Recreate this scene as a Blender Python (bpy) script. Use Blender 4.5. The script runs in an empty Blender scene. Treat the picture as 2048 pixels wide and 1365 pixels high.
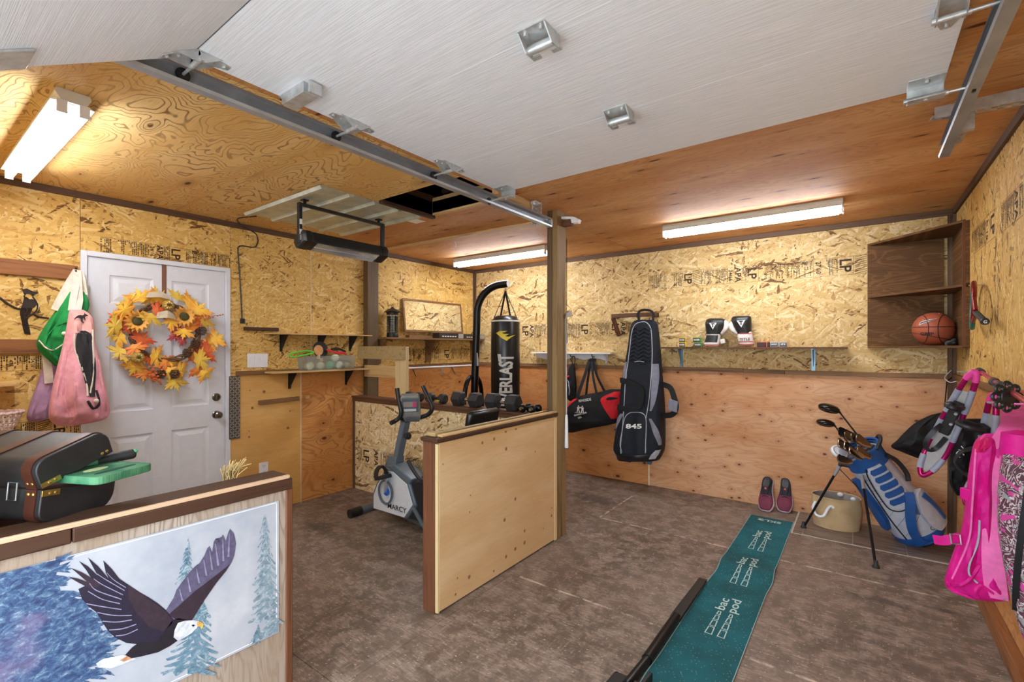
import bpy, bmesh, math, random
from mathutils import Vector, Matrix, noise

R = math.radians
random.seed(11)
SC = bpy.context.scene
COL = SC.collection

# ---------------------------------------------------------------- camera, sky, exposure
EYE = Vector((0.0, 0.0, 1.42))
YAW = R(36.5)
FOC = 942.0            # focal length in pixels of the 2048 wide frame
HOR = 695.0            # row of the horizon
XL, XR, YB, ZC, YF = -4.12, 0.5624, 4.73, 2.44, -0.06   # left, right, back walls, ceiling, front wall

cam = bpy.data.cameras.new('camera')
cam.sensor_width = 36.0
cam.lens = 36.0 * FOC / 2048.0
cam.shift_y = (HOR - 682.5) / 2048.0
cam.clip_start = 0.02
cam_o = bpy.data.objects.new('camera', cam)
cam_o.location = EYE
cam_o.rotation_euler = (R(90), 0, YAW)
COL.objects.link(cam_o)
SC.camera = cam_o

world = bpy.data.worlds.new('world')
SC.world = world
world.use_nodes = True
wn = world.node_tree
bg = wn.nodes['Background']
bg.inputs[0].default_value = (0.80, 0.90, 1.0, 1)
bg.inputs[1].default_value = 5.2

TUBE_POWER = 39.0       # emission strength of the fluorescent tubes
vs = SC.view_settings
vs.view_transform = 'Standard'
vs.look = 'None'
vs.gamma = 1.0
vs.use_curve_mapping = False
vs.exposure = 0.46
SC.cycles.use_denoising = True
SC.cycles.max_bounces = 10
SC.cycles.diffuse_bounces = 6

# ---------------------------------------------------------------- pixel rays onto real planes
FW = Vector((-math.sin(YAW), math.cos(YAW), 0))
RT = Vector((math.cos(YAW), math.sin(YAW), 0))
UP = Vector((0, 0, 1))
def ray(x, y):
    return FW + RT * ((x - 1024.0) / FOC) + UP * ((HOR - y) / FOC)
def PX(x, y, X):
    d = ray(x, y); return EYE + d * (X / d.x)
def PY(x, y, Y):
    d = ray(x, y); return EYE + d * (Y / d.y)
def PZ(x, y, Z):
    d = ray(x, y); return EYE + d * ((Z - EYE.z) / d.z)
def PL(x, y, off=0.0): return PX(x, y, XL + off)
def PB(x, y, off=0.0): return PY(x, y, YB - off)
def PR(x, y, off=0.0): return PX(x, y, XR - off)
def PF(x, y, off=0.0): return PZ(x, y, off)
def PC(x, y, off=0.0): return PZ(x, y, ZC - off)
V = lambda *a: Vector(a)

# ---------------------------------------------------------------- mesh collector
class MB:
    def __init__(s): s.v = []; s.f = []
    def add(s, vs_, fs):
        n = len(s.v); s.v += [tuple(p) for p in vs_]; s.f += [tuple(i + n for i in f) for f in fs]; return s
    def box(s, x0, x1, y0, y1, z0, z1):
        p = [(x, y, z) for z in (z0, z1) for y in (y0, y1) for x in (x0, x1)]
        return s.add(p, [(0,2,3,1),(4,5,7,6),(0,1,5,4),(2,6,7,3),(0,4,6,2),(1,3,7,5)])
    def obox(s, c, ax, ay, az):
        c = Vector(c); ax = Vector(ax); ay = Vector(ay); az = Vector(az)
        p = [c + ax*i + ay*j + az*k for k in (-1,1) for j in (-1,1) for i in (-1,1)]
        return s.add(p, [(0,2,3,1),(4,5,7,6),(0,1,5,4),(2,6,7,3),(0,4,6,2),(1,3,7,5)])
    def bar(s, p0, p1, w, h, up=(0,0,1)):
        p0 = Vector(p0); p1 = Vector(p1); d = p1 - p0
        t = d.normalized(); sd = t.cross(Vector(up))
        if sd.length < 1e-5: sd = t.cross(Vector((1,0,0)))
        sd.normalize(); u = sd.cross(t)
        return s.obox((p0+p1)/2, d/2, sd*w/2, u*h/2)
    def cyl(s, p0, p1, r0, r1=None, n=16, caps=True):
        r1 = r0 if r1 is None else r1
        return s.tube([p0, p1], [r0, r1], n, caps=caps)
    def tube(s, pts, r, n=10, closed=False, caps=True, flat=1.0, up=None):
        P = [Vector(p) for p in pts]; m = len(P)
        if not isinstance(r, (list, tuple)): r = [r]*m
        T = []
        for i in range(m):
            a = P[(i-1) % m] if (closed or i > 0) else P[i]
            b = P[(i+1) % m] if (closed or i < m-1) else P[i]
            T.append((b-a).normalized() if (b-a).length > 1e-9 else Vector((0,0,1)))
        u = Vector(up) if up is not None else (Vector((0,0,1)) if abs(T[0].z) < .9 else Vector((1,0,0)))
        vs_ = []
        for i in range(m):
            if up is not None: u = Vector(up)
            u = u - T[i]*u.dot(T[i])
            if u.length < 1e-6: u = T[i].orthogonal()
            u.normalize(); w = T[i].cross(u)
            for k in range(n):
                a = 2*math.pi*k/n
                vs_.append(P[i] + (u*math.cos(a)*flat + w*math.sin(a))*r[i])
        fs = []
        for i in range(m if closed else m-1):
            j = (i+1) % m
            for k in range(n):
                l = (k+1) % n
                fs.append((i*n+k, i*n+l, j*n+l, j*n+k))
        if caps and not closed:
            fs.append(tuple(range(n))[::-1]); fs.append(tuple((m-1)*n+k for k in range(n)))
        return s.add(vs_, fs)
    def strap(s, pts, w, th, nrm):
        """flat band: nrm = face normal, one vector or one per point"""
        P = [Vector(p) for p in pts]; m = len(P); vs_ = []
        for i in range(m):
            a = P[max(i-1,0)]; b = P[min(i+1,m-1)]
            t = (b-a).normalized()
            nn = Vector(nrm[i]) if isinstance(nrm, list) else Vector(nrm)
            nn = (nn - t*nn.dot(t)).normalized(); sd = t.cross(nn)
            ww = w[i] if isinstance(w, (list, tuple)) else w
            for (q, e) in ((-1,-1),(1,-1),(1,1),(-1,1)):
                vs_.append(P[i] + sd*q*ww/2 + nn*e*th/2)
        fs = [tuple(i*4+[k, (k+1)%4][0] for k in ()) for i in ()]
        for i in range(m-1):
            for k in range(4):
                l = (k+1)%4
                fs.append((i*4+k, i*4+l, i*4+4+l, i*4+4+k))
        fs += [(3,2,1,0), tuple((m-1)*4+k for k in range(4))]
        return s.add(vs_, fs)
    def prism(s, poly, vec):
        P = [Vector(p) for p in poly]; n = len(P); q = Vector(vec)
        fs = [tuple(range(n)), tuple(range(2*n-1, n-1, -1))]
        fs += [(i, i+n, (i+1)%n+n, (i+1)%n) for i in range(n)]
        return s.add(P + [p+q for p in P], fs)
    def ball(s, c, r, n=14, m=9, rot=None):
        c = Vector(c); r = (r,r,r) if isinstance(r,(int,float)) else r
        vs_ = []; 
        for j in range(1, m):
            a = math.pi*j/m
            for i in range(n):
                b = 2*math.pi*i/n
                p = Vector((math.sin(a)*math.cos(b)*r[0], math.sin(a)*math.sin(b)*r[1], math.cos(a)*r[2]))
                vs_.append(c + (rot @ p if rot else p))
        t = Vector((0,0,r[2]))
        vs_.append(c + (rot @ t if rot else t)); vs_.append(c - (rot @ t if rot else t))
        T = len(vs_)-2; fs = []
        for i in range(n):
            k = (i+1)%n
            fs.append((T, i, k)); fs.append((T+1, (m-2)*n+k, (m-2)*n+i))
            for j in range(m-2): fs.append((j*n+i, (j+1)*n+i, (j+1)*n+k, j*n+k))
        return s.add(vs_, fs)
    def lathe(s, prof, o=(0,0,0), axis=(0,0,1), n=24, cap=True):
        o = Vector(o); ax = Vector(axis).normalized(); a = ax.orthogonal().normalized(); b = ax.cross(a)
        vs_ = [o + ax*h + (a*math.cos(2*math.pi*k/n) + b*math.sin(2*math.pi*k/n))*r for (r,h) in prof for k in range(n)]
        fs = []
        for i in range(len(prof)-1):
            for k in range(n):
                l = (k+1)%n; fs.append((i*n+k, i*n+l, (i+1)*n+l, (i+1)*n+k))
        if cap:
            fs.append(tuple(range(n))[::-1]); fs.append(tuple((len(prof)-1)*n+k for k in range(n)))
        return s.add(vs_, fs)
    def loft(s, rings, cap=True, closed=True):
        n = len(rings[0]); vs_ = [p for r in rings for p in r]; fs = []
        for i in range(len(rings)-1):
            for k in range(n if closed else n-1):
                l = (k+1)%n; fs.append((i*n+k, i*n+l, (i+1)*n+l, (i+1)*n+k))
        if cap:
            fs.append(tuple(range(n))[::-1]); fs.append(tuple((len(rings)-1)*n+k for k in range(n)))
        return s.add(vs_, fs)
    def tris(self): return len(self.f)

def mesh(name, mb, mat, smooth=True, angle=38, recalc=True):
    me = bpy.data.meshes.new(name)
    me.from_pydata(mb.v, [], mb.f)
    if recalc:
        b = bmesh.new(); b.from_mesh(me); bmesh.ops.recalc_face_normals(b, faces=b.faces); b.to_mesh(me); b.free()
    if mat: me.materials.append(mat)
    if smooth:
        me.polygons.foreach_set('use_smooth', [True]*len(me.polygons))
        me.set_sharp_from_angle(angle=R(angle))
    me.update()
    return me

def _link(name, me, parent=None, bevel=0, sub=0):
    o = bpy.data.objects.new(name, me); COL.objects.link(o)
    if parent: o.parent = parent
    if bevel:
        m = o.modifiers.new('bevel', 'BEVEL'); m.width = bevel; m.segments = 2; m.limit_method = 'ANGLE'; m.angle_limit = R(40)
        m.harden_normals = False
    if sub:
        m = o.modifiers.new('sub', 'SUBSURF'); m.levels = sub; m.render_levels = sub
    return o
def part(name, mb, mat, parent, bevel=0, sub=0, label=None, angle=38, kind=None):
    o = _link(name, mesh(name, mb, mat, angle=angle), parent, bevel, sub)
    if label: o['label'] = label
    if kind: o['kind'] = kind
    return o
def thing(name, label, cat, loc=(0,0,0), rot=(0,0,0), group=None):
    o = bpy.data.objects.new(name, None); COL.objects.link(o)
    o.empty_display_size = .05
    o.location = loc; o.rotation_euler = rot
    o['label'] = label; o['category'] = cat
    if group: o['group'] = group
    return o
def single(name, mb, mat, label, cat, group=None, bevel=0, sub=0, angle=38):
    xs, ys, zs = zip(*mb.v)
    c = Vector(((min(xs)+max(xs))/2, (min(ys)+max(ys))/2, min(zs)))
    mb.v = [(p[0]-c.x, p[1]-c.y, p[2]-c.z) for p in mb.v]
    o = _link(name, mesh(name, mb, mat, angle=angle), None, bevel, sub)
    o.location = c; o['label'] = label; o['category'] = cat
    if group: o['group'] = group
    return o
def struct(name, mb, mat, parent=None, bevel=0):
    o = _link(name, mesh(name, mb, mat), parent, bevel)
    if not parent: o['kind'] = 'structure'
    return o
def sholder(name):
    o = bpy.data.objects.new(name, None); COL.objects.link(o); o['kind'] = 'structure'; return o
def dup(root, loc=None, rot=None, label=None):
    r = root.copy(); COL.objects.link(r)
    if loc is not None: r.location = loc
    if rot is not None: r.rotation_euler = rot
    if label: r['label'] = label
    for ch in list(root.children):
        c = ch.copy(); COL.objects.link(c); c.parent = r
        for g in ch.children:
            d = g.copy(); COL.objects.link(d); d.parent = c
    return r
def rel(parent, pts):
    """world points into the frame of an unscaled, unrotated or rotated empty"""
    m = (Matrix.LocRotScale(parent.location, parent.rotation_euler, None)).inverted()
    return [m @ Vector(p) for p in pts]

# text as mesh; o = origin, r = right, u = up vectors (unit), size = cap height factor
_fonts = {}
def glyphs(s, size=1.0, bold=0.0, align='LEFT', sx=1.0, shear=0.0, space=1.0):
    k = (s, bold, space)
    if k not in _fonts:
        cu = bpy.data.curves.new('tmp', 'FONT'); cu.body = s; cu.size = 1.0; cu.offset = bold; cu.space_character = space
        cu.resolution_u = 3; cu.fill_mode = 'FRONT'
        ob = bpy.data.objects.new('tmp', cu); COL.objects.link(ob)
        dg = bpy.context.evaluated_depsgraph_get(); dg.update()
        me = ob.evaluated_get(dg).to_mesh()
        _fonts[k] = ([tuple(v.co) for v in me.vertices], [tuple(p.vertices) for p in me.polygons])
        ob.evaluated_get(dg).to_mesh_clear()
        bpy.data.objects.remove(ob); bpy.data.curves.remove(cu)
    vs_, fs = _fonts[k]
    xs = [v[0] for v in vs_] or [0]
    x0, x1 = min(xs), max(xs)
    off = {'LEFT': x0, 'CENTER': (x0+x1)/2, 'RIGHT': x1}[align]
    return [((v[0]-off + shear*v[1])*size*sx, v[1]*size) for v in vs_], fs
def write(mb, s, o, r, u, size, **kw):
    p, f = glyphs(s, size, **kw)
    o = Vector(o); r = Vector(r); u = Vector(u)
    return mb.add([o + r*x + u*y for (x, y) in p], f)
def flatmesh(name, mb, mat, parent, label=None):
    o = _link(name, mesh(name, mb, mat, smooth=False, recalc=False), parent)
    if label: o['label'] = label
    return o

def crv(pts, n=8, closed=False):
    """Catmull-Rom through points (any dimension)"""
    P = [Vector(p) for p in pts]; m = len(P); out = []
    for i in range(m if closed else m-1):
        a = P[(i-1)%m] if (closed or i>0) else P[i]*2-P[i+1]
        b = P[i]; c = P[(i+1)%m]
        d = P[(i+2)%m] if (closed or i+2<m) else c*2-b
        for k in range(n):
            t = k/n
            out.append(.5*((2*b) + (c-a)*t + (2*a-5*b+4*c-d)*t*t + (3*b-a-3*c+d)*t**3))
    if not closed: out.append(P[-1].copy())
    return out
def arc(c, r, a0, a1, n, ex, ey):
    c = Vector(c); ex = Vector(ex); ey = Vector(ey)
    return [c + ex*(r*math.cos(R(a0+(a1-a0)*i/n))) + ey*(r*math.sin(R(a0+(a1-a0)*i/n))) for i in range(n+1)]
# ---------------------------------------------------------------- materials
def lin(c):
    return tuple((x/255/12.92) if x/255 <= .04045 else ((x/255+.055)/1.055)**2.4 for x in c) + (1,)
class NT:
    """tiny node graph helper"""
    def __init__(s, name):
        s.m = bpy.data.materials.new(name); s.m.use_nodes = True
        s.t = s.m.node_tree; s.b = s.t.nodes['Principled BSDF']
    def n(s, typ, **kw):
        nd = s.t.nodes.new(typ)
        for k, v in kw.items(): setattr(nd, k, v)
        return nd
    def l(s, a, b): s.t.links.new(a, b)
    def set(s, sock, val):
        if hasattr(val, 'is_linked') or isinstance(val, bpy.types.NodeSocket): s.l(val, sock)
        else: sock.default_value = val
    def math(s, op, a, b=None, c=None, clamp=False):
        nd = s.n('ShaderNodeMath', operation=op, use_clamp=clamp)
        s.set(nd.inputs[0], a)
        if b is not None: s.set(nd.inputs[1], b)
        if c is not None: s.set(nd.inputs[2], c)
        return nd.outputs[0]
    def mixc(s, fac, a, b, mode='MIX'):
        nd = s.n('ShaderNodeMix', data_type='RGBA', blend_type=mode)
        s.set(nd.inputs[0], fac); s.set(nd.inputs[6], a); s.set(nd.inputs[7], b)
        return nd.outputs[2]
    def mixf(s, fac, a, b):
        nd = s.n('ShaderNodeMix', data_type='FLOAT')
        s.set(nd.inputs[0], fac); s.set(nd.inputs[2], a); s.set(nd.inputs[3], b)
        return nd.outputs[0]
    def ramp(s, fac, stops, interp='LINEAR'):
        nd = s.n('ShaderNodeValToRGB'); cr = nd.color_ramp; cr.interpolation = interp
        while len(cr.elements) < len(stops): cr.elements.new(.5)
        for e, (p, c) in zip(cr.elements, stops):
            e.position = p; e.color = c if len(c) == 4 else lin(c)
        s.l(fac, nd.inputs[0]); return nd.outputs[0]
    def step(s, x, a, b):
        nd = s.n('ShaderNodeMapRange', interpolation_type='SMOOTHSTEP')
        s.set(nd.inputs[0], x); nd.inputs[1].default_value = a; nd.inputs[2].default_value = b
        return nd.outputs[0]
    def noise(s, vec, scale, detail=2, rough=.5, dist=0, dim='3D'):
        nd = s.n('ShaderNodeTexNoise', noise_dimensions=dim)
        s.l(vec, nd.inputs['Vector']); nd.inputs['Scale'].default_value = scale
        nd.inputs['Detail'].default_value = detail; nd.inputs['Roughness'].default_value = rough
        nd.inputs['Distortion'].default_value = dist
        return nd.outputs[0]
    def vor(s, vec, scale, feature='F1', dim='2D', rnd=1.0):
        nd = s.n('ShaderNodeTexVoronoi', voronoi_dimensions=dim, feature=feature)
        s.l(vec, nd.inputs['Vector']); nd.inputs['Scale'].default_value = scale
        nd.inputs['Randomness'].default_value = rnd
        return nd
    def obj(s): return s.n('ShaderNodeTexCoord').outputs['Object']
    def sep(s, v):
        nd = s.n('ShaderNodeSeparateXYZ'); s.l(v, nd.inputs[0]); return nd.outputs
    def comb(s, x, y, z=0.0):
        nd = s.n('ShaderNodeCombineXYZ'); s.set(nd.inputs[0], x); s.set(nd.inputs[1], y); s.set(nd.inputs[2], z); return nd.outputs[0]
    def uv(s, ax, ay, spread=True):
        """two object axes as a plane, shifted at random from object to object"""
        o = s.sep(s.obj()); a = o['XYZ'.index(ax)]; b = o['XYZ'.index(ay)]
        if spread:
            r = s.n('ShaderNodeObjectInfo').outputs['Random']
            a = s.math('ADD', a, s.math('MULTIPLY', r, 17.0)); b = s.math('ADD', b, s.math('MULTIPLY', r, 31.0))
        return a, b
    def rot(s, a, b, deg, sx, sy, ox=0.0):
        c, d = math.cos(R(deg)), math.sin(R(deg))
        x = s.math('ADD', s.math('MULTIPLY', a, c*sx), s.math('MULTIPLY_ADD', b, d*sx, ox))
        y = s.math('ADD', s.math('MULTIPLY', a, -d*sy), s.math('MULTIPLY', b, c*sy))
        return s.comb(x, y)
    def bump(s, h, strength=.3, dist=.002):
        nd = s.n('ShaderNodeBump'); s.l(h, nd.inputs['Height'])
        nd.inputs['Strength'].default_value = strength; nd.inputs['Distance'].default_value = dist
        s.l(nd.outputs[0], s.b.inputs['Normal'])
    def col(s, c): s.set(s.b.inputs['Base Color'], c)
    def rough(s, v): s.set(s.b.inputs['Roughness'], v)

def mat(name, c, rough=.6, metal=0.0, var=.12, scale=18.0, bump=0.0, bscale=120.0, spec=.5, coat=0.0, sheen=0.0):
    n = NT(name); o = n.obj()
    f = n.noise(o, scale, 3, .6)
    c0 = lin(c); k0, k1 = 1-var, 1+var
    n.col(n.ramp(f, [(.3, tuple(min(1, x*k0) for x in c0[:3])+(1,)), (.7, tuple(min(1, x*k1) for x in c0[:3])+(1,))]))
    n.rough(rough); n.b.inputs['Metallic'].default_value = metal
    n.b.inputs['Specular IOR Level'].default_value = spec
    n.b.inputs['Coat Weight'].default_value = coat
    n.b.inputs['Sheen Weight'].default_value = sheen
    if bump: n.bump(n.noise(o, bscale, 2, .6), bump, .002)
    return n.m

def osb(name, ax, ay, pal, flake=1.0, dark=.0, spec_dark=.4):
    n = NT(name); a, b = n.uv(ax, ay)
    P = n.comb(a, b)
    w = n.n('ShaderNodeTexNoise', noise_dimensions='2D'); n.l(P, w.inputs['Vector']); w.inputs['Scale'].default_value = 22/flake; w.inputs['Detail'].default_value = 2
    ws = n.sep(w.outputs['Color'])
    a2 = n.math('ADD', a, n.math('MULTIPLY', n.math('SUBTRACT', ws[0], .5), .022*flake))
    b2 = n.math('ADD', b, n.math('MULTIPLY', n.math('SUBTRACT', ws[1], .5), .022*flake))
    val = pri = None
    for i, (deg, L, W) in enumerate([(4, .15, .024), (-33, .11, .013), (47, .10, .013), (88, .07, .016), (-14, .18, .024), (22, .13, .016)]):
        v = n.vor(n.rot(a2, b2, deg, 1/(L*flake), 1/(W*flake), i*7.7), 1.0)
        c = n.sep(v.outputs['Color'])
        r = n.math('SUBTRACT', c[0], n.math('MULTIPLY', v.outputs['Distance'], .06))
        if val is None: val, pri = r, c[1]
        else:
            g = n.math('GREATER_THAN', c[1], pri)
            val = n.mixf(g, val, r); pri = n.math('MAXIMUM', pri, c[1])
    fine = n.noise(n.rot(a, b, 8, 24, 200), 1.0, 2, .6, dim='2D')
    val = n.math('ADD', val, n.math('MULTIPLY', n.math('SUBTRACT', fine, .5), .40))
    big = n.noise(P, 2.2, 2, .5, dim='2D')
    val = n.math('ADD', val, n.math('MULTIPLY', n.math('SUBTRACT', big, .5), .35 + dark))
    c = n.ramp(val, [(0.0, pal[0]), (.035, pal[1]), (.14, pal[2]), (.45, pal[3]), (.78, pal[4]), (1.0, pal[5])])
    # dark slivers of bark
    sl = n.vor(n.rot(a2, b2, -20, 9/flake, 42/flake), 1.0); sc_ = n.sep(sl.outputs['Color'])
    m = n.math('MULTIPLY', n.math('LESS_THAN', sl.outputs['Distance'], .16), n.math('GREATER_THAN', sc_[0], .94))
    sl2 = n.vor(n.rot(a2, b2, 60, 26/flake, 60/flake), 1.0); s2 = n.sep(sl2.outputs['Color'])
    m2 = n.math('MULTIPLY', n.math('LESS_THAN', sl2.outputs['Distance'], .2), n.math('GREATER_THAN', s2[0], .80))
    c = n.mixc(n.math('MULTIPLY', n.math('MAXIMUM', m, m2), spec_dark), c, lin(pal[0]))
    n.col(c); n.rough(.62)
    n.b.inputs['Specular IOR Level'].default_value = .3
    n.bump(n.math('ADD', val, n.math('MULTIPLY', pri, .6)), .2, .001)
    return n.m

def ply(name, ax, ay, base, light, dark, lines=18.0, lw=.5, ls=.55, knots=.5, kscale=2.6, across=5.0, blotch=.5, kcol=(92, 50, 24), bw=.5, rough=.68, plugs=0.0, kel=.8):
    """ax runs with the grain"""
    n = NT(name); a, b = n.uv(ax, ay)
    P = n.comb(a, b)
    # knots
    kv = n.comb(n.math('MULTIPLY', a, kscale*kel), n.math('MULTIPLY', b, kscale*1.35))
    k = n.vor(kv, 1.0, rnd=.95); kc = n.sep(k.outputs['Color'])
    on = n.math('LESS_THAN', kc[0], knots)
    kd = k.outputs['Distance']
    size = n.math('MULTIPLY_ADD', kc[1], .05, .028)
    core = n.math('MULTIPLY', on, n.math('SUBTRACT', 1.0, n.step(n.math('DIVIDE', kd, size), .45, 1.05)))
    halo = n.math('MULTIPLY', on, n.math('SUBTRACT', 1.0, n.step(kd, .02, .24)))
    # veneer contour lines
    f = n.noise(n.comb(n.math('MULTIPLY', a, 1.5), n.math('MULTIPLY', b, across)), 1.0, 3, .45, .35, dim='2D')
    f = n.math('ADD', f, n.math('MULTIPLY', halo, .16))
    ring = n.math('PINGPONG', n.math('MULTIPLY', f, lines), .5)
    line = n.math('SUBTRACT', 1.0, n.step(ring, .02, bw*.5))
    tone = n.noise(n.comb(n.math('MULTIPLY', a, .9), n.math('MULTIPLY', b, 3.2)), 1.0, 3, .6, dim='2D')
    grain = n.noise(n.comb(n.math('MULTIPLY', a, 7), n.math('MULTIPLY', b, 190)), 1.0, 2, .7, dim='2D')
    c = n.mixc(n.step(tone, .5-.3*blotch, .5+.3*blotch+.02), lin(base), lin(light))
    c = n.mixc(n.math('MULTIPLY', line, n.math('MULTIPLY', ls, n.step(tone, .1, .9) if lw > .6 else lw)), c, lin(dark))
    c = n.mixc(n.math('MULTIPLY', n.step(grain, .45, .8), .22), c, lin(dark))
    c = n.mixc(n.math('MULTIPLY', halo, .35), c, lin(dark))
    c = n.mixc(core, c, lin(kcol))
    if plugs:
        q = n.vor(n.comb(n.math('MULTIPLY', a, 9.0), n.math('MULTIPLY', b, 9.0)), 1.0); qc = n.sep(q.outputs['Color'])
        pm = n.math('MULTIPLY', n.math('LESS_THAN', qc[0], plugs), n.math('SUBTRACT', 1.0, n.step(n.math('DIVIDE', q.outputs['Distance'], n.math('MULTIPLY_ADD', qc[1], .10, .05)), .5, 1.0)))
        c = n.mixc(n.math('MULTIPLY', pm, .75), c, lin(kcol))
    n.col(c); n.rough(rough); n.b.inputs['Specular IOR Level'].default_value = .22
    n.bump(n.math('ADD', grain, n.math('MULTIPLY', line, -.6)), .16, .001)
    return n.m

def lumber(name, base, light, dark, axis='Z', rough=.6, knots=True):
    """sawn board; stretched grain along one object axis"""
    n = NT(name); o = n.sep(n.obj())
    r = n.n('ShaderNodeObjectInfo').outputs['Random']
    sc_ = {'X': (1.5, 34, 34), 'Y': (34, 1.5, 34), 'Z': (34, 34, 1.5)}[axis]
    v = n.comb(n.math('MULTIPLY_ADD', o[0], sc_[0], n.math('MULTIPLY', r, 40)), n.math('MULTIPLY', o[1], sc_[1]), n.math('MULTIPLY', o[2], sc_[2]))
    f = n.noise(v, 1.0, 4, .6, .6)
    g = n.noise(v, 4.0, 2, .6)
    c = n.ramp(f, [(.28, dark), (.46, base), (.62, base), (.75, light)])
    c = n.mixc(n.math('MULTIPLY', n.step(g, .5, .75), .35), c, lin(dark))
    if knots:
        k = n.vor(n.obj(), 4.0, dim='3D'); kc = n.sep(k.outputs['Color'])
        m = n.math('MULTIPLY', n.math('LESS_THAN', kc[0], .45), n.math('SUBTRACT', 1.0, n.step(k.outputs['Distance'], .03, .09)))
        c = n.mixc(n.math('MULTIPLY', m, .8), c, lin(tuple(x*.45 for x in dark)))
    n.col(c); n.rough(rough); n.b.inputs['Specular IOR Level'].default_value = .3
    n.bump(g, .15, .001)
    return n.m

M = {}
OSB_PAL = [(108, 72, 32), (178, 134, 68), (204, 160, 84), (212, 171, 94), (219, 182, 108), (232, 204, 142)]
OSB_PAL2 = [(108, 74, 38), (168, 130, 78), (192, 156, 98), (202, 170, 112), (210, 182, 128), (226, 204, 158)]
OSB_PAL3 = [(120, 88, 48), (190, 156, 104), (214, 184, 132), (224, 198, 148), (232, 210, 166), (246, 234, 206)]
M['osb_l'] = osb('osb_golden_y', 'Y', 'Z', OSB_PAL)
M['osb_b'] = osb('osb_pale_x', 'X', 'Z', OSB_PAL2)
M['osb_r'] = osb('osb_golden_right', 'Z', 'Y', OSB_PAL)
M['osb_h'] = osb('osb_half_wall', 'X', 'Z', OSB_PAL3)
M['osb_s'] = osb('osb_speckled', 'Y', 'Z', OSB_PAL, .55, .1)
M['ply_c1'] = ply('ply_ceiling_figured', 'X', 'Y', (218, 172, 102), (232, 196, 132), (124, 76, 30), 24, .95, 1.0, .6, 3.0, 3.0, .6, bw=.36, kel=.5)
M['ply_c2'] = ply('ply_ceiling_orange', 'X', 'Y', (206, 146, 90), (220, 168, 112), (140, 82, 42), 14, .5, .6, .85, 4.4, 9.0, .6, kel=.36, kcol=(88, 46, 22))
M['ply_b'] = ply('ply_back_pink', 'X', 'Z', (196, 140, 96), (216, 172, 132), (150, 92, 54), 10, .5, .5, .95, 4.6, 7.0, .7, kcol=(104, 58, 32), kel=.9)
M['ply_b2'] = ply('ply_back_orange', 'X', 'Z', (198, 132, 76), (210, 150, 94), (140, 80, 42), 10, .5, .5, .75, 3.0, 6.0, .6)
M['ply_l1'] = ply('ply_left_pale', 'Y', 'Z', (214, 164, 92), (222, 178, 110), (180, 128, 66), 8, .4, .35, .0, 3.0, 8.0, .6, plugs=.30)
M['ply_l2'] = ply('ply_left_orange', 'Y', 'Z', (204, 138, 76), (216, 156, 92), (142, 84, 40), 16, .85, .8, .5, 2.4, 3.4, .6)
M['ply_h'] = ply('ply_half_wall', 'Y', 'Z', (206, 170, 122), (218, 188, 144), (178, 140, 92), 6, .35, .3, .0, 3.0, 9.0, .6, plugs=.26, kcol=(96, 62, 34))
M['ply_r'] = ply('ply_right_low', 'Y', 'Z', (196, 136, 82), (210, 156, 100), (140, 88, 46), 12, .6, .6, .4, 2.4, 5.0, .6)
M['ply_w'] = ply('ply_weathered', 'Z', 'Y', (158, 138, 118), (186, 174, 162), (112, 82, 60), 10, .7, .8, .3, 2.2, 14.0, .9)
M['ply_k'] = ply('ply_cabinet_brown', 'X', 'Z', (86, 58, 32), (98, 68, 38), (150, 104, 60), 13, .7, .7, .12, 2.2, 6.5, .6, kcol=(60, 36, 18))
M['trim'] = lumber('trim_dark_y', (92, 66, 48), (112, 84, 62), (58, 40, 30), 'Y')
M['trim_x'] = lumber('trim_dark_x', (98, 72, 52), (120, 92, 66), (62, 44, 32), 'X')
M['trim_z'] = lumber('trim_dark_z', (104, 78, 56), (128, 98, 70), (66, 46, 34), 'Z')
M['rail_x'] = lumber('rail_brown_x', (140, 106, 72), (164, 130, 92), (92, 64, 42), 'X')
M['rail_y'] = lumber('rail_brown_y', (128, 92, 58), (150, 112, 74), (84, 56, 34), 'Y')
M['stain_y'] = lumber('stain_brown_y', (74, 48, 33), (98, 66, 46), (44, 29, 21), 'Y')
M['stain_x'] = lumber('stain_brown_x', (104, 70, 46), (132, 94, 62), (60, 40, 26), 'X')
M['stain_z'] = lumber('stain_brown_z', (112, 70, 46), (146, 96, 66), (66, 40, 28), 'Z')
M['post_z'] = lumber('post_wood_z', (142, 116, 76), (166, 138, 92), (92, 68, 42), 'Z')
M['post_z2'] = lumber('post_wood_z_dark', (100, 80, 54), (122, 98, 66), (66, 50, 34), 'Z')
M['pine_x'] = lumber('pine_x', (206, 172, 118), (222, 194, 144), (170, 130, 82), 'X')
M['pine_y'] = lumber('pine_y', (204, 168, 112), (222, 194, 144), (168, 126, 78), 'Y')
M['pine_z'] = lumber('pine_z', (214, 190, 142), (226, 206, 164), (186, 154, 104), 'Z')
M['grey_y'] = lumber('grey_board_y', (176, 152, 106), (196, 174, 130), (128, 104, 68), 'Y')
M['beige_y'] = lumber('beige_strip_y', (208, 174, 142), (222, 192, 164), (176, 138, 106), 'Y')
M['plank_y'] = lumber('plank_brown_y', (150, 98, 58), (180, 124, 78), (92, 58, 36), 'Y')

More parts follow.
